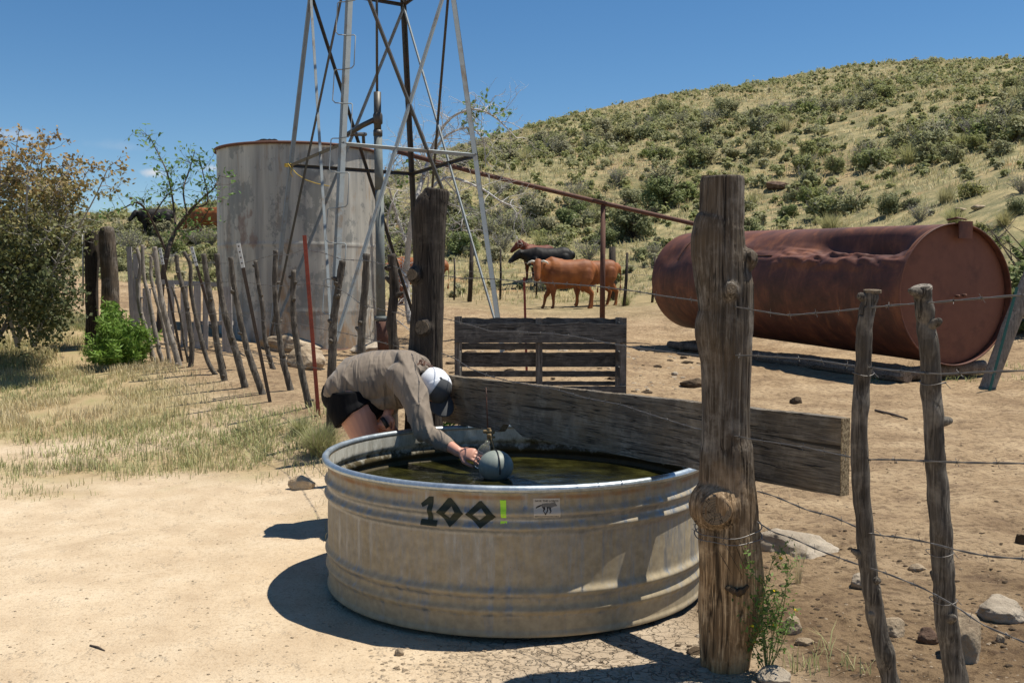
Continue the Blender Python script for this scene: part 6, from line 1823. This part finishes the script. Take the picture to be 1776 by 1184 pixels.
# thickets that stand out one by one: (px, py of foot, width px, kind, label)
special = [
 (1100, 414, 120, 'g', 'wide dark green thicket right of the rusty pipe post, foot of the slope'), (1052, 425, 70, 'g', 'dark green thicket directly behind the rusty pipe post'),
 (985, 392, 70, 'g', 'bright green thicket left of the rusty pipe post, above the cattle'), (1010, 372, 60, 'g', 'upper green thicket between pipe post and overhead pipe'),
 (1150, 362, 110, 'g', 'big olive thicket under the overhead pipe, left of the gnarled foreground post'), (1195, 345, 70, 's', 'grey shrub touching the left edge of the gnarled foreground post'),
 (1305, 410, 62, 's', 'blue-grey shrub just right of the gnarled foreground post, above the rusty tank'), (1365, 378, 50, 'g', 'low bright green shrub above the rusty tank'),
 (1430, 378, 90, 's', 'tall grey-green shrub on the slope above the dents of the rusty tank'), (1478, 368, 78, 's', 'grey-green shrub right of the tall one above the rusty tank'),
 (1545, 372, 70, 'g', 'dark green shrub in the gap above the rusty tank'), (1580, 360, 44, 'g', 'small dark green shrub above the near end of the rusty tank'), (1440, 400, 60, 'b', 'yellowish bunchgrass right above the rusty tank'),
 (1640, 352, 60, 'b', 'large straw-coloured bunchgrass on the slope above the near end of the rusty tank'), (1655, 388, 60, 'b', 'straw-coloured grass clump behind the hood strap of the rusty tank'), (1740, 392, 54, 'b', 'straw grass clump at the right edge above the rusty tank'),
 (850, 400, 80, 's', 'grey-green shrub right of the tower leg'), (905, 405, 60, 'd', 'bare twiggy shrub above the black cow'), (800, 440, 90, 'g', 'green thicket between the dark gnarled post and the tower leg'), (860, 452, 60, 's', 'grey-green shrub left of the black cow'),
 (872, 436, 60, 'd', 'tangled grey brush left of the black cow head'), (965, 440, 70, 's', 'olive shrub above the back of the black cow'), (1020, 452, 66, 'd', 'dark twiggy brush above the horned bull'), (940, 430, 60, 'b', 'bunchgrass tuft above the cattle'),
 (1110, 448, 44, 's', 'low shrub right of the rusty pipe post at the far fence'), (1150, 455, 40, 'g', 'small green shrub left of the far end of the rusty tank'), (1085, 530, 34, 'b', 'spiky grass tuft beside the rump of the cattle'), (815, 485, 28, 's', 'small grey bush on the corral rise right of the dark gnarled post'),
 (760, 430, 80, 's', 'grey shrub right behind the dark gnarled post'), (700, 430, 80, 's', 'grey shrub between the storage tank and the dark gnarled post'),
 (222, 412, 60, 's', 'grey shrub left of the distant black cow'), (305, 440, 60, 's', 'grey shrub in front of the distant black cow'), (365, 425, 60, 'd', 'bare brush beside the storage tank at the left'), (225, 440, 70, 'd', 'bare brush above the corner posts'),
 (1722, 432, 60, 's', 'grey-green shrub just over the hood strap of the rusty tank'), (1765, 372, 56, 'g', 'green shrub at the right edge, above the leaning log'), (1700, 405, 46, 's', 'small olive shrub on the slope directly over the rusty tank end'), (1690, 340, 60, 's', 'broad grey shrub on the slope left of the right edge'), (1772, 335, 56, 'd', 'bare greyish shrub cut by the right edge, high above the log'),
 (200, 470, 60, 's', 'dull shrub behind the corner posts'), (285, 470, 70, 'd', 'grey bare brush behind the branch stays'), (350, 455, 40, 's', 'small olive shrub left of the storage tank'),
]
for (px, py, wpx, kd, lab) in special:
    g_ = G(px, py); w_ = wpx * g_.y / F_PX * (.74 if kd == 'g' else .9)
    q = rng.random()
    if kd == 'b': put('bunchgrass_clump', lab, 'grass clump', 'bunchgrass clumps on the hillside', (bunch[rng.randint(0, 2)],), g_.x, g_.y, w_ * 1.0, .95, q * 6)
    else:
        put('shrub', lab, 'shrub', 'shrubs on the hillside', {'g': thick, 's': shrubs, 'd': dead}[kd][rng.randint(0, 1 if kd == 'd' else 3)], g_.x, g_.y, w_, .78 + .2 * q, q * 6)
for (x, y, w_, lab, k) in ((10.2, 18.3, 2.7, 'big grey-green shrub behind the near end of the rusty tank at the right edge', thick[1]), (9.0, 19.4, 2.0, 'dark shrub peeping over the rusty tank end', shrubs[3]), (11.6, 17.6, 2.6, 'dense shrub cut by the right edge behind the leaning log', thick[2])):
    put('shrub', lab, 'shrub', 'shrubs on the hillside', k, x, y, w_, .95, 1)
# the rest of the brush as one mass
allP, allD, T = [], [], []
for (x, y, w_, q, sd2) in far_set:
    n_ = int(np.clip(90 * w_ * 60 / y, 36, 150))
    P, D = shrub_variant(sd2 % 40 + 500, n_, .1, nl=5)
    z = gz(x, y); P = P * np.array([w_, w_, w_ * (.8 + .3 * q)]) * 1.1 + np.array([x, y, z - .03])
    allP.append(P); allD.append(D); T.append(np.full(len(P), (sd2 % 100) / 100))
me_ = leaves_mesh('far_brush', np.vstack(allP), np.vstack(allD), .125, 1.4, tint=np.concatenate(T), seed=77)
o = place(me_, 'far_brush', M['leaf_shrub_attr']); tag(o, kind='stuff')

# dry grass and low herbs on the ground: one mass
def grass_patch(pts, hts, tints, seed, wd=.0035, nb=1, lean=.5):
    rs = np.random.RandomState(seed); n_ = len(pts)
    a = rs.uniform(0, 6.28, n_); ln = np.abs(rs.normal(0, lean, n_)) * hts
    d = np.stack([np.cos(a), np.sin(a), a * 0], 1); s = np.stack([-d[:, 1], d[:, 0], a * 0], 1) * (wd * (.35 + pts[:, 1:2] / 18))
    up = np.array([0, 0, 1.0])
    m = pts + d * (ln * .35)[:, None] + up * (hts * .6)[:, None]; t = pts + d * ln[:, None] + up * (hts * rs.uniform(.8, 1, n_))[:, None]
    V = np.stack([pts - s, pts + s, m + s * .8, m - s * .8, t], 1).reshape(-1, 3)
    me = bpy.data.meshes.new('grass'); me.vertices.add(len(V)); me.vertices.foreach_set('co', V.ravel())
    b_ = np.arange(n_)[:, None] * 5; L = np.concatenate([b_ + np.array([0, 1, 2, 3]), b_ + np.array([3, 2, 4])], 1).ravel()
    me.loops.add(len(L)); me.loops.foreach_set('vertex_index', L)
    me.polygons.add(2 * n_); me.polygons.foreach_set('loop_start', (np.arange(n_)[:, None] * 7 + np.array([0, 4])).ravel())
    me.update(calc_edges=True)
    at_ = me.attributes.new('tint', 'FLOAT', 'POINT'); at_.data.foreach_set('value', np.repeat(tints, 5).astype(np.float32))
    return me
gs = np.random.RandomState(9)
y = np.sqrt(gs.uniform(5.6 ** 2, 19 ** 2, 420000)); u = gs.uniform(-.58, -.08, len(y)); x = u * y
msk = grass_mask(x, y)
p = np.stack([x, y, x * 0], 1)
cl = np.clip(.5 + 1.0 * fbm(p, 1.3, 3) + .8 * vnoise(p, 5), 0, 1)
bare = np.clip(1 - np.exp(-((x + 2.9) / 1.1) ** 2 - ((y - 10.6) / .9) ** 2) * .8, 0, 1)
keep = gs.rand(len(y)) < msk * cl * .50 * bare
x, y = x[keep], y[keep]; p = p[keep]
tn = np.clip(.36 + .42 * fbm(p, .7, 3) + gs.normal(0, .17, len(x)), 0, 1)
ht = (.035 + .085 * gs.rand(len(x))) * (1 + .5 * np.clip(fbm(p, .6, 2), -.5, 1)) * np.clip(.7 + .07 * (y - 8), .5, 1.6)
me_ = grass_patch(np.stack([x, y, ground_z(x, y) - .004], 1), ht, tn, 5)
o = place(me_, 'grass', M['grass']); tag(o, kind='stuff')
# straggling herbs in clusters at the edge of the path
cs = []
for k in range(230):
    px, py = gs.uniform(40, 570), gs.uniform(735, 815)
    if py > 790 and gs.rand() < .6: continue
    cs.append(G(px, py))
for k in range(60): cs.append(G(gs.uniform(380, 560), gs.uniform(700, 780)))
for k in range(44): cs.append(G(gs.uniform(1340, 1480), gs.uniform(1120, 1184)) if k % 11 == 0 else G(gs.uniform(1480, 1776), gs.uniform(636, 662)))
for k in range(70):
    q = G(gs.uniform(770, 1200), gs.uniform(455, 530)); cs.append(q)
pp_, hh_, tt_ = [], [], []
for c in cs:
    n_ = gs.randint(6, 22); r_ = .03 + .05 * gs.rand() * (c.y / 8)
    q = gs.normal(0, r_, (n_, 2)); pp_.append(np.stack([c.x + q[:, 0], c.y + q[:, 1], ground_z(c.x + q[:, 0], c.y + q[:, 1])], 1))
    hh_.append(gs.uniform(.03, .11, n_) * (1 if c.y < 15 else 1.8)); tt_.append(np.clip(gs.normal(.62, .12, n_), 0, 1))
me_ = grass_patch(np.vstack(pp_), np.concatenate(hh_), np.concatenate(tt_), 6, .004, lean=.9)
o = place(me_, 'low_herbs', M['grass']); tag(o, kind='stuff')
# tufts over the hillside and corral rise: one mass
n_ = 52000; y = np.sqrt(gs.uniform(31 ** 2, 112 ** 2, n_)); x = gs.uniform(-.56, .56, n_) * y; p = np.stack([x, y, x * 0], 1)
keep = gs.rand(n_) < np.clip(.6 + .6 * fbm(p, .2, 3), .15, 1); x, y = x[keep], y[keep]; n_ = len(x)
rep = 5; X2 = np.repeat(x, rep) + gs.normal(0, .10, n_ * rep); Y2 = np.repeat(y, rep) + gs.normal(0, .10, n_ * rep)
tn = np.repeat(np.clip(gs.normal(.3, .24, n_), 0, 1), rep)
me_ = grass_patch(np.stack([X2, Y2, ground_z(X2, Y2) - .02], 1), gs.uniform(.12, .30, n_ * rep), tn, 7, .006, lean=.75)
o = place(me_, 'hillside_grass', M['grass']); tag(o, kind='stuff')
# grit and pebbles, one mass
def pebbles(n_, fn, smin, smax, seed, mat, name):
    rs = random.Random(seed); mb = MB(); mb.smooth = False
    for _ in range(n_):
        px, py = fn(rs)
        if py < 512: continue
        g_ = G_fast(px, py)
        if g_ is None: continue
        s = rs.uniform(smin, smax) * (rs.random() ** 1.5 + .4); b = len(mb.v)
        a0 = rs.uniform(0, 6); fl_ = rs.uniform(.35, .7)
        for (rr_, zz_, k_) in ((.85, -.25, 0), (1.0, .15, .4), (.62, .62, .9)):
            for t in range(5):
                a = a0 + k_ + t * 1.2566; q_ = rs.uniform(.72, 1.1) * rr_ * s
                mb.v.append(g_ + Vector((math.cos(a) * q_ * 1.15, math.sin(a) * q_, (zz_ + rs.uniform(-.1, .1)) * s * fl_)))
        for r0_ in (0, 5):
            for t in range(5): mb.f.append((b + r0_ + t, b + r0_ + (t + 1) % 5, b + r0_ + 5 + (t + 1) % 5, b + r0_ + 5 + t))
        mb.f.append(tuple(b + 10 + t for t in range(5)))
    return mb.build(name, mat, None)
def G_fast(px, py):
    # flat-ground guess refined twice
    y = 1727 * HCAM / max(8, py - 503); 
    for _ in range(5):
        p = At(px, py, y); z = gz(p.x, y); y = y * (HCAM - z) / max(.05, HCAM - p.z) if abs(HCAM - p.z) > .05 else y
        y = max(2.2, min(30, y))
    p = At(px, py, y); return Vector((p.x, y, gz(p.x, y)))
o = pebbles(2000, lambda r: (r.uniform(0, 1776), 700 + 484 * r.random() ** .8), .003, .007, 3, M['stone'], 'gravel'); tag(o, kind='stuff')
o = pebbles(900, lambda r: (lambda a, b: (1500 + a, 940 + b))(r.gauss(0, 260) if r.random() < .35 else r.choice((-180, -40, 60, 190)) + r.gauss(0, 45), r.gauss(0, 150) if r.random() < .35 else r.choice((-130, 20, 120, 200)) + r.gauss(0, 26)), .005, .013, 4, M['clod'], 'soil_clods'); tag(o, kind='stuff')
o = pebbles(700, lambda r: (r.uniform(640, 1260), 1118 + 66 * r.random()), .004, .011, 5, M['stone'], 'mud_crumbs'); tag(o, kind='stuff')
o = pebbles(500, lambda r: (r.uniform(780, 1240), r.uniform(520, 680)), .010, .045, 6, M['stone_pale'], 'pale_pebbles'); tag(o, kind='stuff')
o = pebbles(160, lambda r: (r.uniform(780, 1240), r.uniform(530, 640)), .02, .09, 8, M['clod'], 'dung_scatter'); tag(o, kind='stuff')

# ---- branching plants
def limb(mb, pts, r0, r1, seg=6):
    Q = []; P = [Vector(p) for p in pts]; n_ = len(P)
    for i in range(n_ - 1):
        p0, p1, p2, p3 = P[max(i - 1, 0)], P[i], P[i + 1], P[min(i + 2, n_ - 1)]
        for k in range(5):
            t = k / 5; Q.append(.5 * ((2 * p1) + (p2 - p0) * t + (2 * p0 - 5 * p1 + 4 * p2 - p3) * t * t + (3 * p1 - p0 - 3 * p2 + p3) * t ** 3))
    Q.append(P[-1]); m = len(Q)
    mb.tube(Q, [r0 + (r1 - r0) * i / (m - 1) for i in range(m)], seg, False)
    return Q
def grow(mb, p, d, L, r, depth, rs, tips, droop=.0, wig=.35, nseg=4, kids=(2, 4), ratio=.62):
    pts = [p]; q = p.copy(); dd = d.copy()
    for i in range(nseg):
        dd = (dd + Vector((rs.uniform(-wig, wig), rs.uniform(-wig, wig), rs.uniform(-wig, wig) - droop))).normalized()
        q = q + dd * L / nseg; pts.append(q)
    mb.tube(pts, [r * (1 - .5 * i / nseg) for i in range(nseg + 1)], 4 if depth > 1 else 3, False)
    if depth > 0:
        for _ in range(rs.randint(*kids)):
            i = rs.randint(1, nseg); nd = (dd + Vector((rs.uniform(-1, 1), rs.uniform(-1, 1), rs.uniform(-.7, .9)))).normalized()
            grow(mb, pts[i], nd, L * ratio * rs.uniform(.7, 1.2), r * .5, depth - 1, rs, tips, droop, wig, nseg, kids, ratio)
    else: tips.append((pts[-1], dd)); tips.append((pts[-2], dd))
# bare bleached tree behind the tower
YB = 20.9; rs = random.Random(4)
bt = thing('bare_tree', 'bleached bare tree with tangled white twigs behind the windmill tower', 'tree', (At(712, 545, YB).x, YB, gz(At(712, 545, YB).x, YB)))
mb = MB(); tips = []
mains = [([(712,560),(705,500),(708,430),(718,360),(735,305)], .085, .05, YB), ([(735,305),(752,250),(782,205),(825,190),(860,205),(896,240)], .04, .010, YB - .3), ([(735,310),(748,270),(775,235),(815,222),(838,245),(842,290)], .035, .008, YB),
         ([(708,430),(690,380),(676,330),(668,290)], .045, .01, YB + .3), ([(718,360),(770,310),(830,325),(870,350),(905,362)], .04, .008, YB - .5), ([(705,500),(680,440),(672,380),(690,330)], .045, .01, YB - .4),
         ([(735,305),(725,280),(708,262),(690,268)], .03, .008, YB), ([(718,360),(740,330),(742,290),(730,250)], .03, .008, YB + .4), ([(705,480),(690,470),(683,520),(688,560)], .03, .008, YB - .6), ([(770,310),(800,350),(800,400)], .018, .005, YB - .6)]
for px_, r0_, r1_, yy in mains:
    Q = limb(mb, [At(a, b, yy + .25 * math.sin(i * 1.7)) for i, (a, b) in enumerate(px_)], r0_, r1_)
    for _ in range(int(len(Q) * 1.25)):
        i = rs.randint(3, len(Q) - 1); d = Vector((rs.uniform(-1, 1), rs.uniform(-1, 1), rs.uniform(-.6, 1))).normalized()
        grow(mb, Q[i], d, rs.uniform(.25, .75), .009, 2, rs, tips, .02, .45, 4, (2, 4))
mb.build('branches', M['twig_white'], bt)
tp = [t for t in tips if (At(842, 190, YB) - t[0]).length < .55 or (At(690, 300, YB) - t[0]).length < .35]
P = np.array([tuple(t[0] + Vector((rs.gauss(0, .05), rs.gauss(0, .05), rs.gauss(0, .05) - .04))) for t in (tp * 2)][:170])
me_ = leaves_mesh('leaves', P, np.zeros_like(P) + [0, 0, 1], .07, 1.6, tint=np.full(len(P), .8), seed=4); place(me_, 'leaves', M['leaf_weed'], bt)
# sapling at the left
YS = 16.6; rs = random.Random(8)
sp_ = thing('sapling', 'young thin green-leaved tree leaning up between the corner posts and the storage tank', 'tree', (At(283, 560, YS).x, YS, gz(At(283, 560, YS).x, YS)))
mb = MB(); LP_ = []
sm = [([(276,600),(280,500),(290,440),(305,400),(335,360)], .055, .028), ([(305,400),(300,350),(290,300),(272,262),(258,234)], .02, .006), ([(335,360),(350,345),(372,325),(380,305)], .022, .006), ([(325,372),(318,330),(330,290),(338,262)], .018, .005),
      ([(290,440),(262,380),(240,352),(212,362),(185,372)], .024, .006), ([(335,360),(360,350),(352,300),(345,270)], .016, .005), ([(262,380),(285,345),(300,330)], .015, .005), ([(305,400),(340,395),(370,350)], .016, .005)]
for px_, a_, b_ in sm:
    Q = limb(mb, [At(a, b, YS + .3 * math.sin(i * 2.1 + a)) for i, (a, b) in enumerate(px_)], a_, b_)
    for _ in range(len(Q)):
        i = rs.randint(4, len(Q) - 1)
        if At(280, 445, YS).z > Q[i].z: continue
        tips = []
        grow(mb, Q[i], Vector((rs.uniform(-1, 1), rs.uniform(-1, 1), rs.uniform(-.2, 1))).normalized(), rs.uniform(.12, .32), .005, 1, rs, tips, 0, .4, 3, (1, 3)); LP_ += [t[0] for t in tips]
    LP_ += Q[5:]
mb.build('branches', M['twig_dark'], sp_)
LP_ = [p for p in LP_ if p.z > At(280, 420, YS).z]
P = np.array([tuple(p + Vector((rs.gauss(0, .045), rs.gauss(0, .045), rs.gauss(0, .045)))) for p in LP_ for _ in range(2) if rs.random() < .62])
me_ = leaves_mesh('leaves', P, np.zeros_like(P) + [0, -.3, 1], .042, 1.9, tint=np.random.RandomState(2).rand(len(P)), seed=6); place(me_, 'leaves', M['leaf_sapling'], sp_)
# big bush at the left edge
YL = 13.2; rs = random.Random(5); nrs = np.random.RandomState(15)
bb = thing('big_bush', 'large bush at the left edge, dark green below with golden-brown upper branches', 'bush', (At(20, 600, YL).x, YL, gz(At(20, 600, YL).x, YL)))
mb = MB(); Pp = []; Tt = []
tops = [(-40,258),(30,245),(75,262),(110,285),(118,325),(150,300),(188,290),(110,350),(95,390),(-100,300),(-60,280),(10,300),(60,320),(100,350),(95,330),(120,355),(-140,330),(0,270),(50,290),(105,310)]
base = [(-60,600),(-10,600),(30,600),(60,600)]
for i, (tx, ty) in enumerate(tops):
    bx, by = base[i % 4]; yy = YL + rs.uniform(-1.0, 1.0)
    pts = [At(bx, by, YL), At(bx * .6 + tx * .4 + rs.uniform(-15, 15), by * .62 + ty * .38, (YL + yy) / 2), At(tx * .8 + bx * .2, ty * .78 + by * .22, yy), At(tx, ty, yy)]
    Q = limb(mb, pts, .030 if tx < 80 else .016, .005)
    for _ in range(26 if tx > 80 else 34):
        k = rs.randint(3, len(Q) - 1); tips = []
        grow(mb, Q[k], Vector((rs.uniform(-1, 1), rs.uniform(-1, 1), rs.uniform(-.3, 1))).normalized(), rs.uniform(.14, .36), .006, 1, rs, tips, 0, .4, 3, (2, 4))
        for t, d in tips:
            for _2 in range(4): Pp.append(tuple(t + Vector((rs.gauss(0, .035), rs.gauss(0, .035), rs.gauss(0, .035)))))
lobes = []
for _ in range(36):
    px, py = rs.uniform(-150, 105), rs.uniform(410, 590); yy = YL + rs.uniform(-1.1, .9); c = At(px, py, yy); r_ = rs.uniform(.22, .42)
    lobes.append((tuple(c), (r_, r_, r_ * .85)))
for _ in range(6):
    px, py = rs.uniform(-100, 90), rs.uniform(330, 420); c = At(px, py, YL + rs.uniform(-.8, .8)); r_ = rs.uniform(.14, .28); lobes.append((tuple(c), (r_, r_, r_)))
P2, D2_ = crown_points(15000, lobes, nrs, .5)
P = np.vstack([np.array(Pp), P2])
P = P[P[:, 2] > near_z(P[:, 0], P[:, 1]) + .02]
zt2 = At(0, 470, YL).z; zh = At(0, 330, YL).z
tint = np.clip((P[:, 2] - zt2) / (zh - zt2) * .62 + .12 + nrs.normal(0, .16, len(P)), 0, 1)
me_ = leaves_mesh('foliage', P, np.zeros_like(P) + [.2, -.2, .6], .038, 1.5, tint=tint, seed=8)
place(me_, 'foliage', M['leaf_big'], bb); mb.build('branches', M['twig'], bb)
# feathery green shrub
def feather(px, py, wpx, hpx, Y, n_, seed, name, label, mat, cat='shrub', wd=.004, spread=.45, tb=(.2, 1)):
    b = At(px, py, Y); b.z = gz(b.x, Y); s = Y / F_PX
    me = blades_mesh('foliage', n_, 1, hpx * s, wd, seed, spread, 3, tint=lambda r: r.uniform(*tb), base_r=wpx * s * .28)
    root = thing(name, label, cat, tuple(b)); o = place(me, 'foliage', mat, root, local=True); return root
b = At(205, 622, 13.2); b.z = gz(b.x, 13.2)
r_ = thing('green_shrub', 'bright green feathery shrub at the end of the left fence', 'shrub', tuple(b))
gl = np.random.RandomState(31); Pg = []; Dg = []
for k in range(150):
    a = gl.uniform(0, 6.28); e = gl.uniform(.25, 1.5); L = gl.uniform(.30, .64) * (.8 + .3 * math.sin(e)) * (1 + .18 * math.sin(a * 3)); d = np.array([math.cos(a) * math.cos(e), math.sin(a) * math.cos(e), math.sin(e) * 1.15])
    t = gl.uniform(.25, 1, 90) ** .7; q = d * (t * L)[:, None] + gl.normal(0, .022, (90, 3)) * (.5 + t)[:, None]
    Pg.append(q); Dg.append(np.tile(np.cross(d, [0.3, .5, .2]), (90, 1)) * 1.2)
Pg = np.vstack(Pg); place(leaves_mesh('foliage', Pg, np.vstack(Dg), .020, 4.5, tint=np.clip(gl.normal(.55, .25, len(Pg)), 0, 1), seed=3), 'foliage', M['leaf_feather'], r_, local=True)
mb = MB(); twigs(mb, rs, 20, .7, .4, .008); mb.build('stems', M['twig_dark'], r_, local=True)
feather(556, 770, 60, 62, 7.7, 700, 2, 'weed_clump', 'green wiry weed clump left of the bending person', M['grass'], 'weed', .0028, .7, (.55, 1))
feather(520, 745, 40, 34, 8.3, 260, 3, 'weed_clump', 'smaller wiry weed beside the foot of the last short stay', M['grass'], 'weed', .0028, .8, (.4, 1))
feather(1385, 935, 20, 92, 4.75, 26, 6, 'dry_stalks', 'thin dry branching stalks standing by the broad pale slab', M['grass'], 'weed', .0016, .25, (.0, .25))
# weeds with stems and leaves
def weed(root_px, Y, tops_px, name, label, seed, leafsz, nleaf, flowers=0, stem=.0022, mat='leaf_weed'):
    rs = random.Random(seed); b = At(*root_px, Y); b.z = min(b.z, gz(b.x, Y))
    root = thing(name, label, 'weed', tuple(b)); mb = MB(); LPt = []; fl_ = []
    for (tx, ty) in tops_px:
        t = At(tx, ty, Y + rs.uniform(-.06, .06)); m_ = b.lerp(t, .5) + Vector((rs.uniform(-.03, .03), rs.uniform(-.03, .03), .01))
        Q = limb(mb, [b, m_, t], stem, stem * .4, 4); LPt += Q[3:]; fl_.append(t)
        for _ in range(4):
            q = rs.choice(Q[4:]); e = q + Vector((rs.uniform(-.06, .06), rs.uniform(-.06, .06), rs.uniform(.02, .07))); mb.tube([q, e], [stem * .5, stem * .25], 3, False); LPt += [e, q.lerp(e, .5)]; fl_.append(e)
    P = np.array([tuple(rs.choice(LPt) + Vector((rs.gauss(0, .012), rs.gauss(0, .012), rs.gauss(0, .012)))) for _ in range(nleaf)])
    place(leaves_mesh('leaves', P, np.zeros_like(P) + [0, -.2, .8], leafsz, 2.6, tint=np.random.RandomState(seed).rand(len(P)), seed=seed), 'leaves', M[mat], root)
    mb.build('stems', M[mat] if mat != 'leaf_weed' else M['leaf_green'], root)
    for k in range(flowers):
        c = rs.choice(fl_); Pf = np.array([tuple(c + Vector((rs.gauss(0, .004), rs.gauss(0, .004), .004))) for _ in range(7)])
        place(leaves_mesh('flower', Pf, np.zeros_like(Pf) + [0, 0, 1], .010, 1.1, seed=k), 'flower', M['flower'], root)
    return root
weed((1330, 1160), 3.58, [(1300,985),(1318,1000),(1345,955),(1368,970),(1365,1010),(1335,1030),(1300,1060),(1352,1050),(1310,1050),(1372,1080),(1330,1000),(1288,1080),(1345,1085),(1300,1095)], 'flowering_weed', 'green weed with small yellow flowers at the foot of the gnarled foreground post', 1, .0075, 1100, 9)
weed((762, 800), 6.25, [(736,706),(750,712),(765,722),(780,730),(742,722),(758,740),(775,742),(735,735),(800,700),(790,715),(768,735),(750,735)], 'leafy_weed', 'leafy bright green weed under the cap visor, behind the rim of the stock tank', 2, .026, 420, 0)
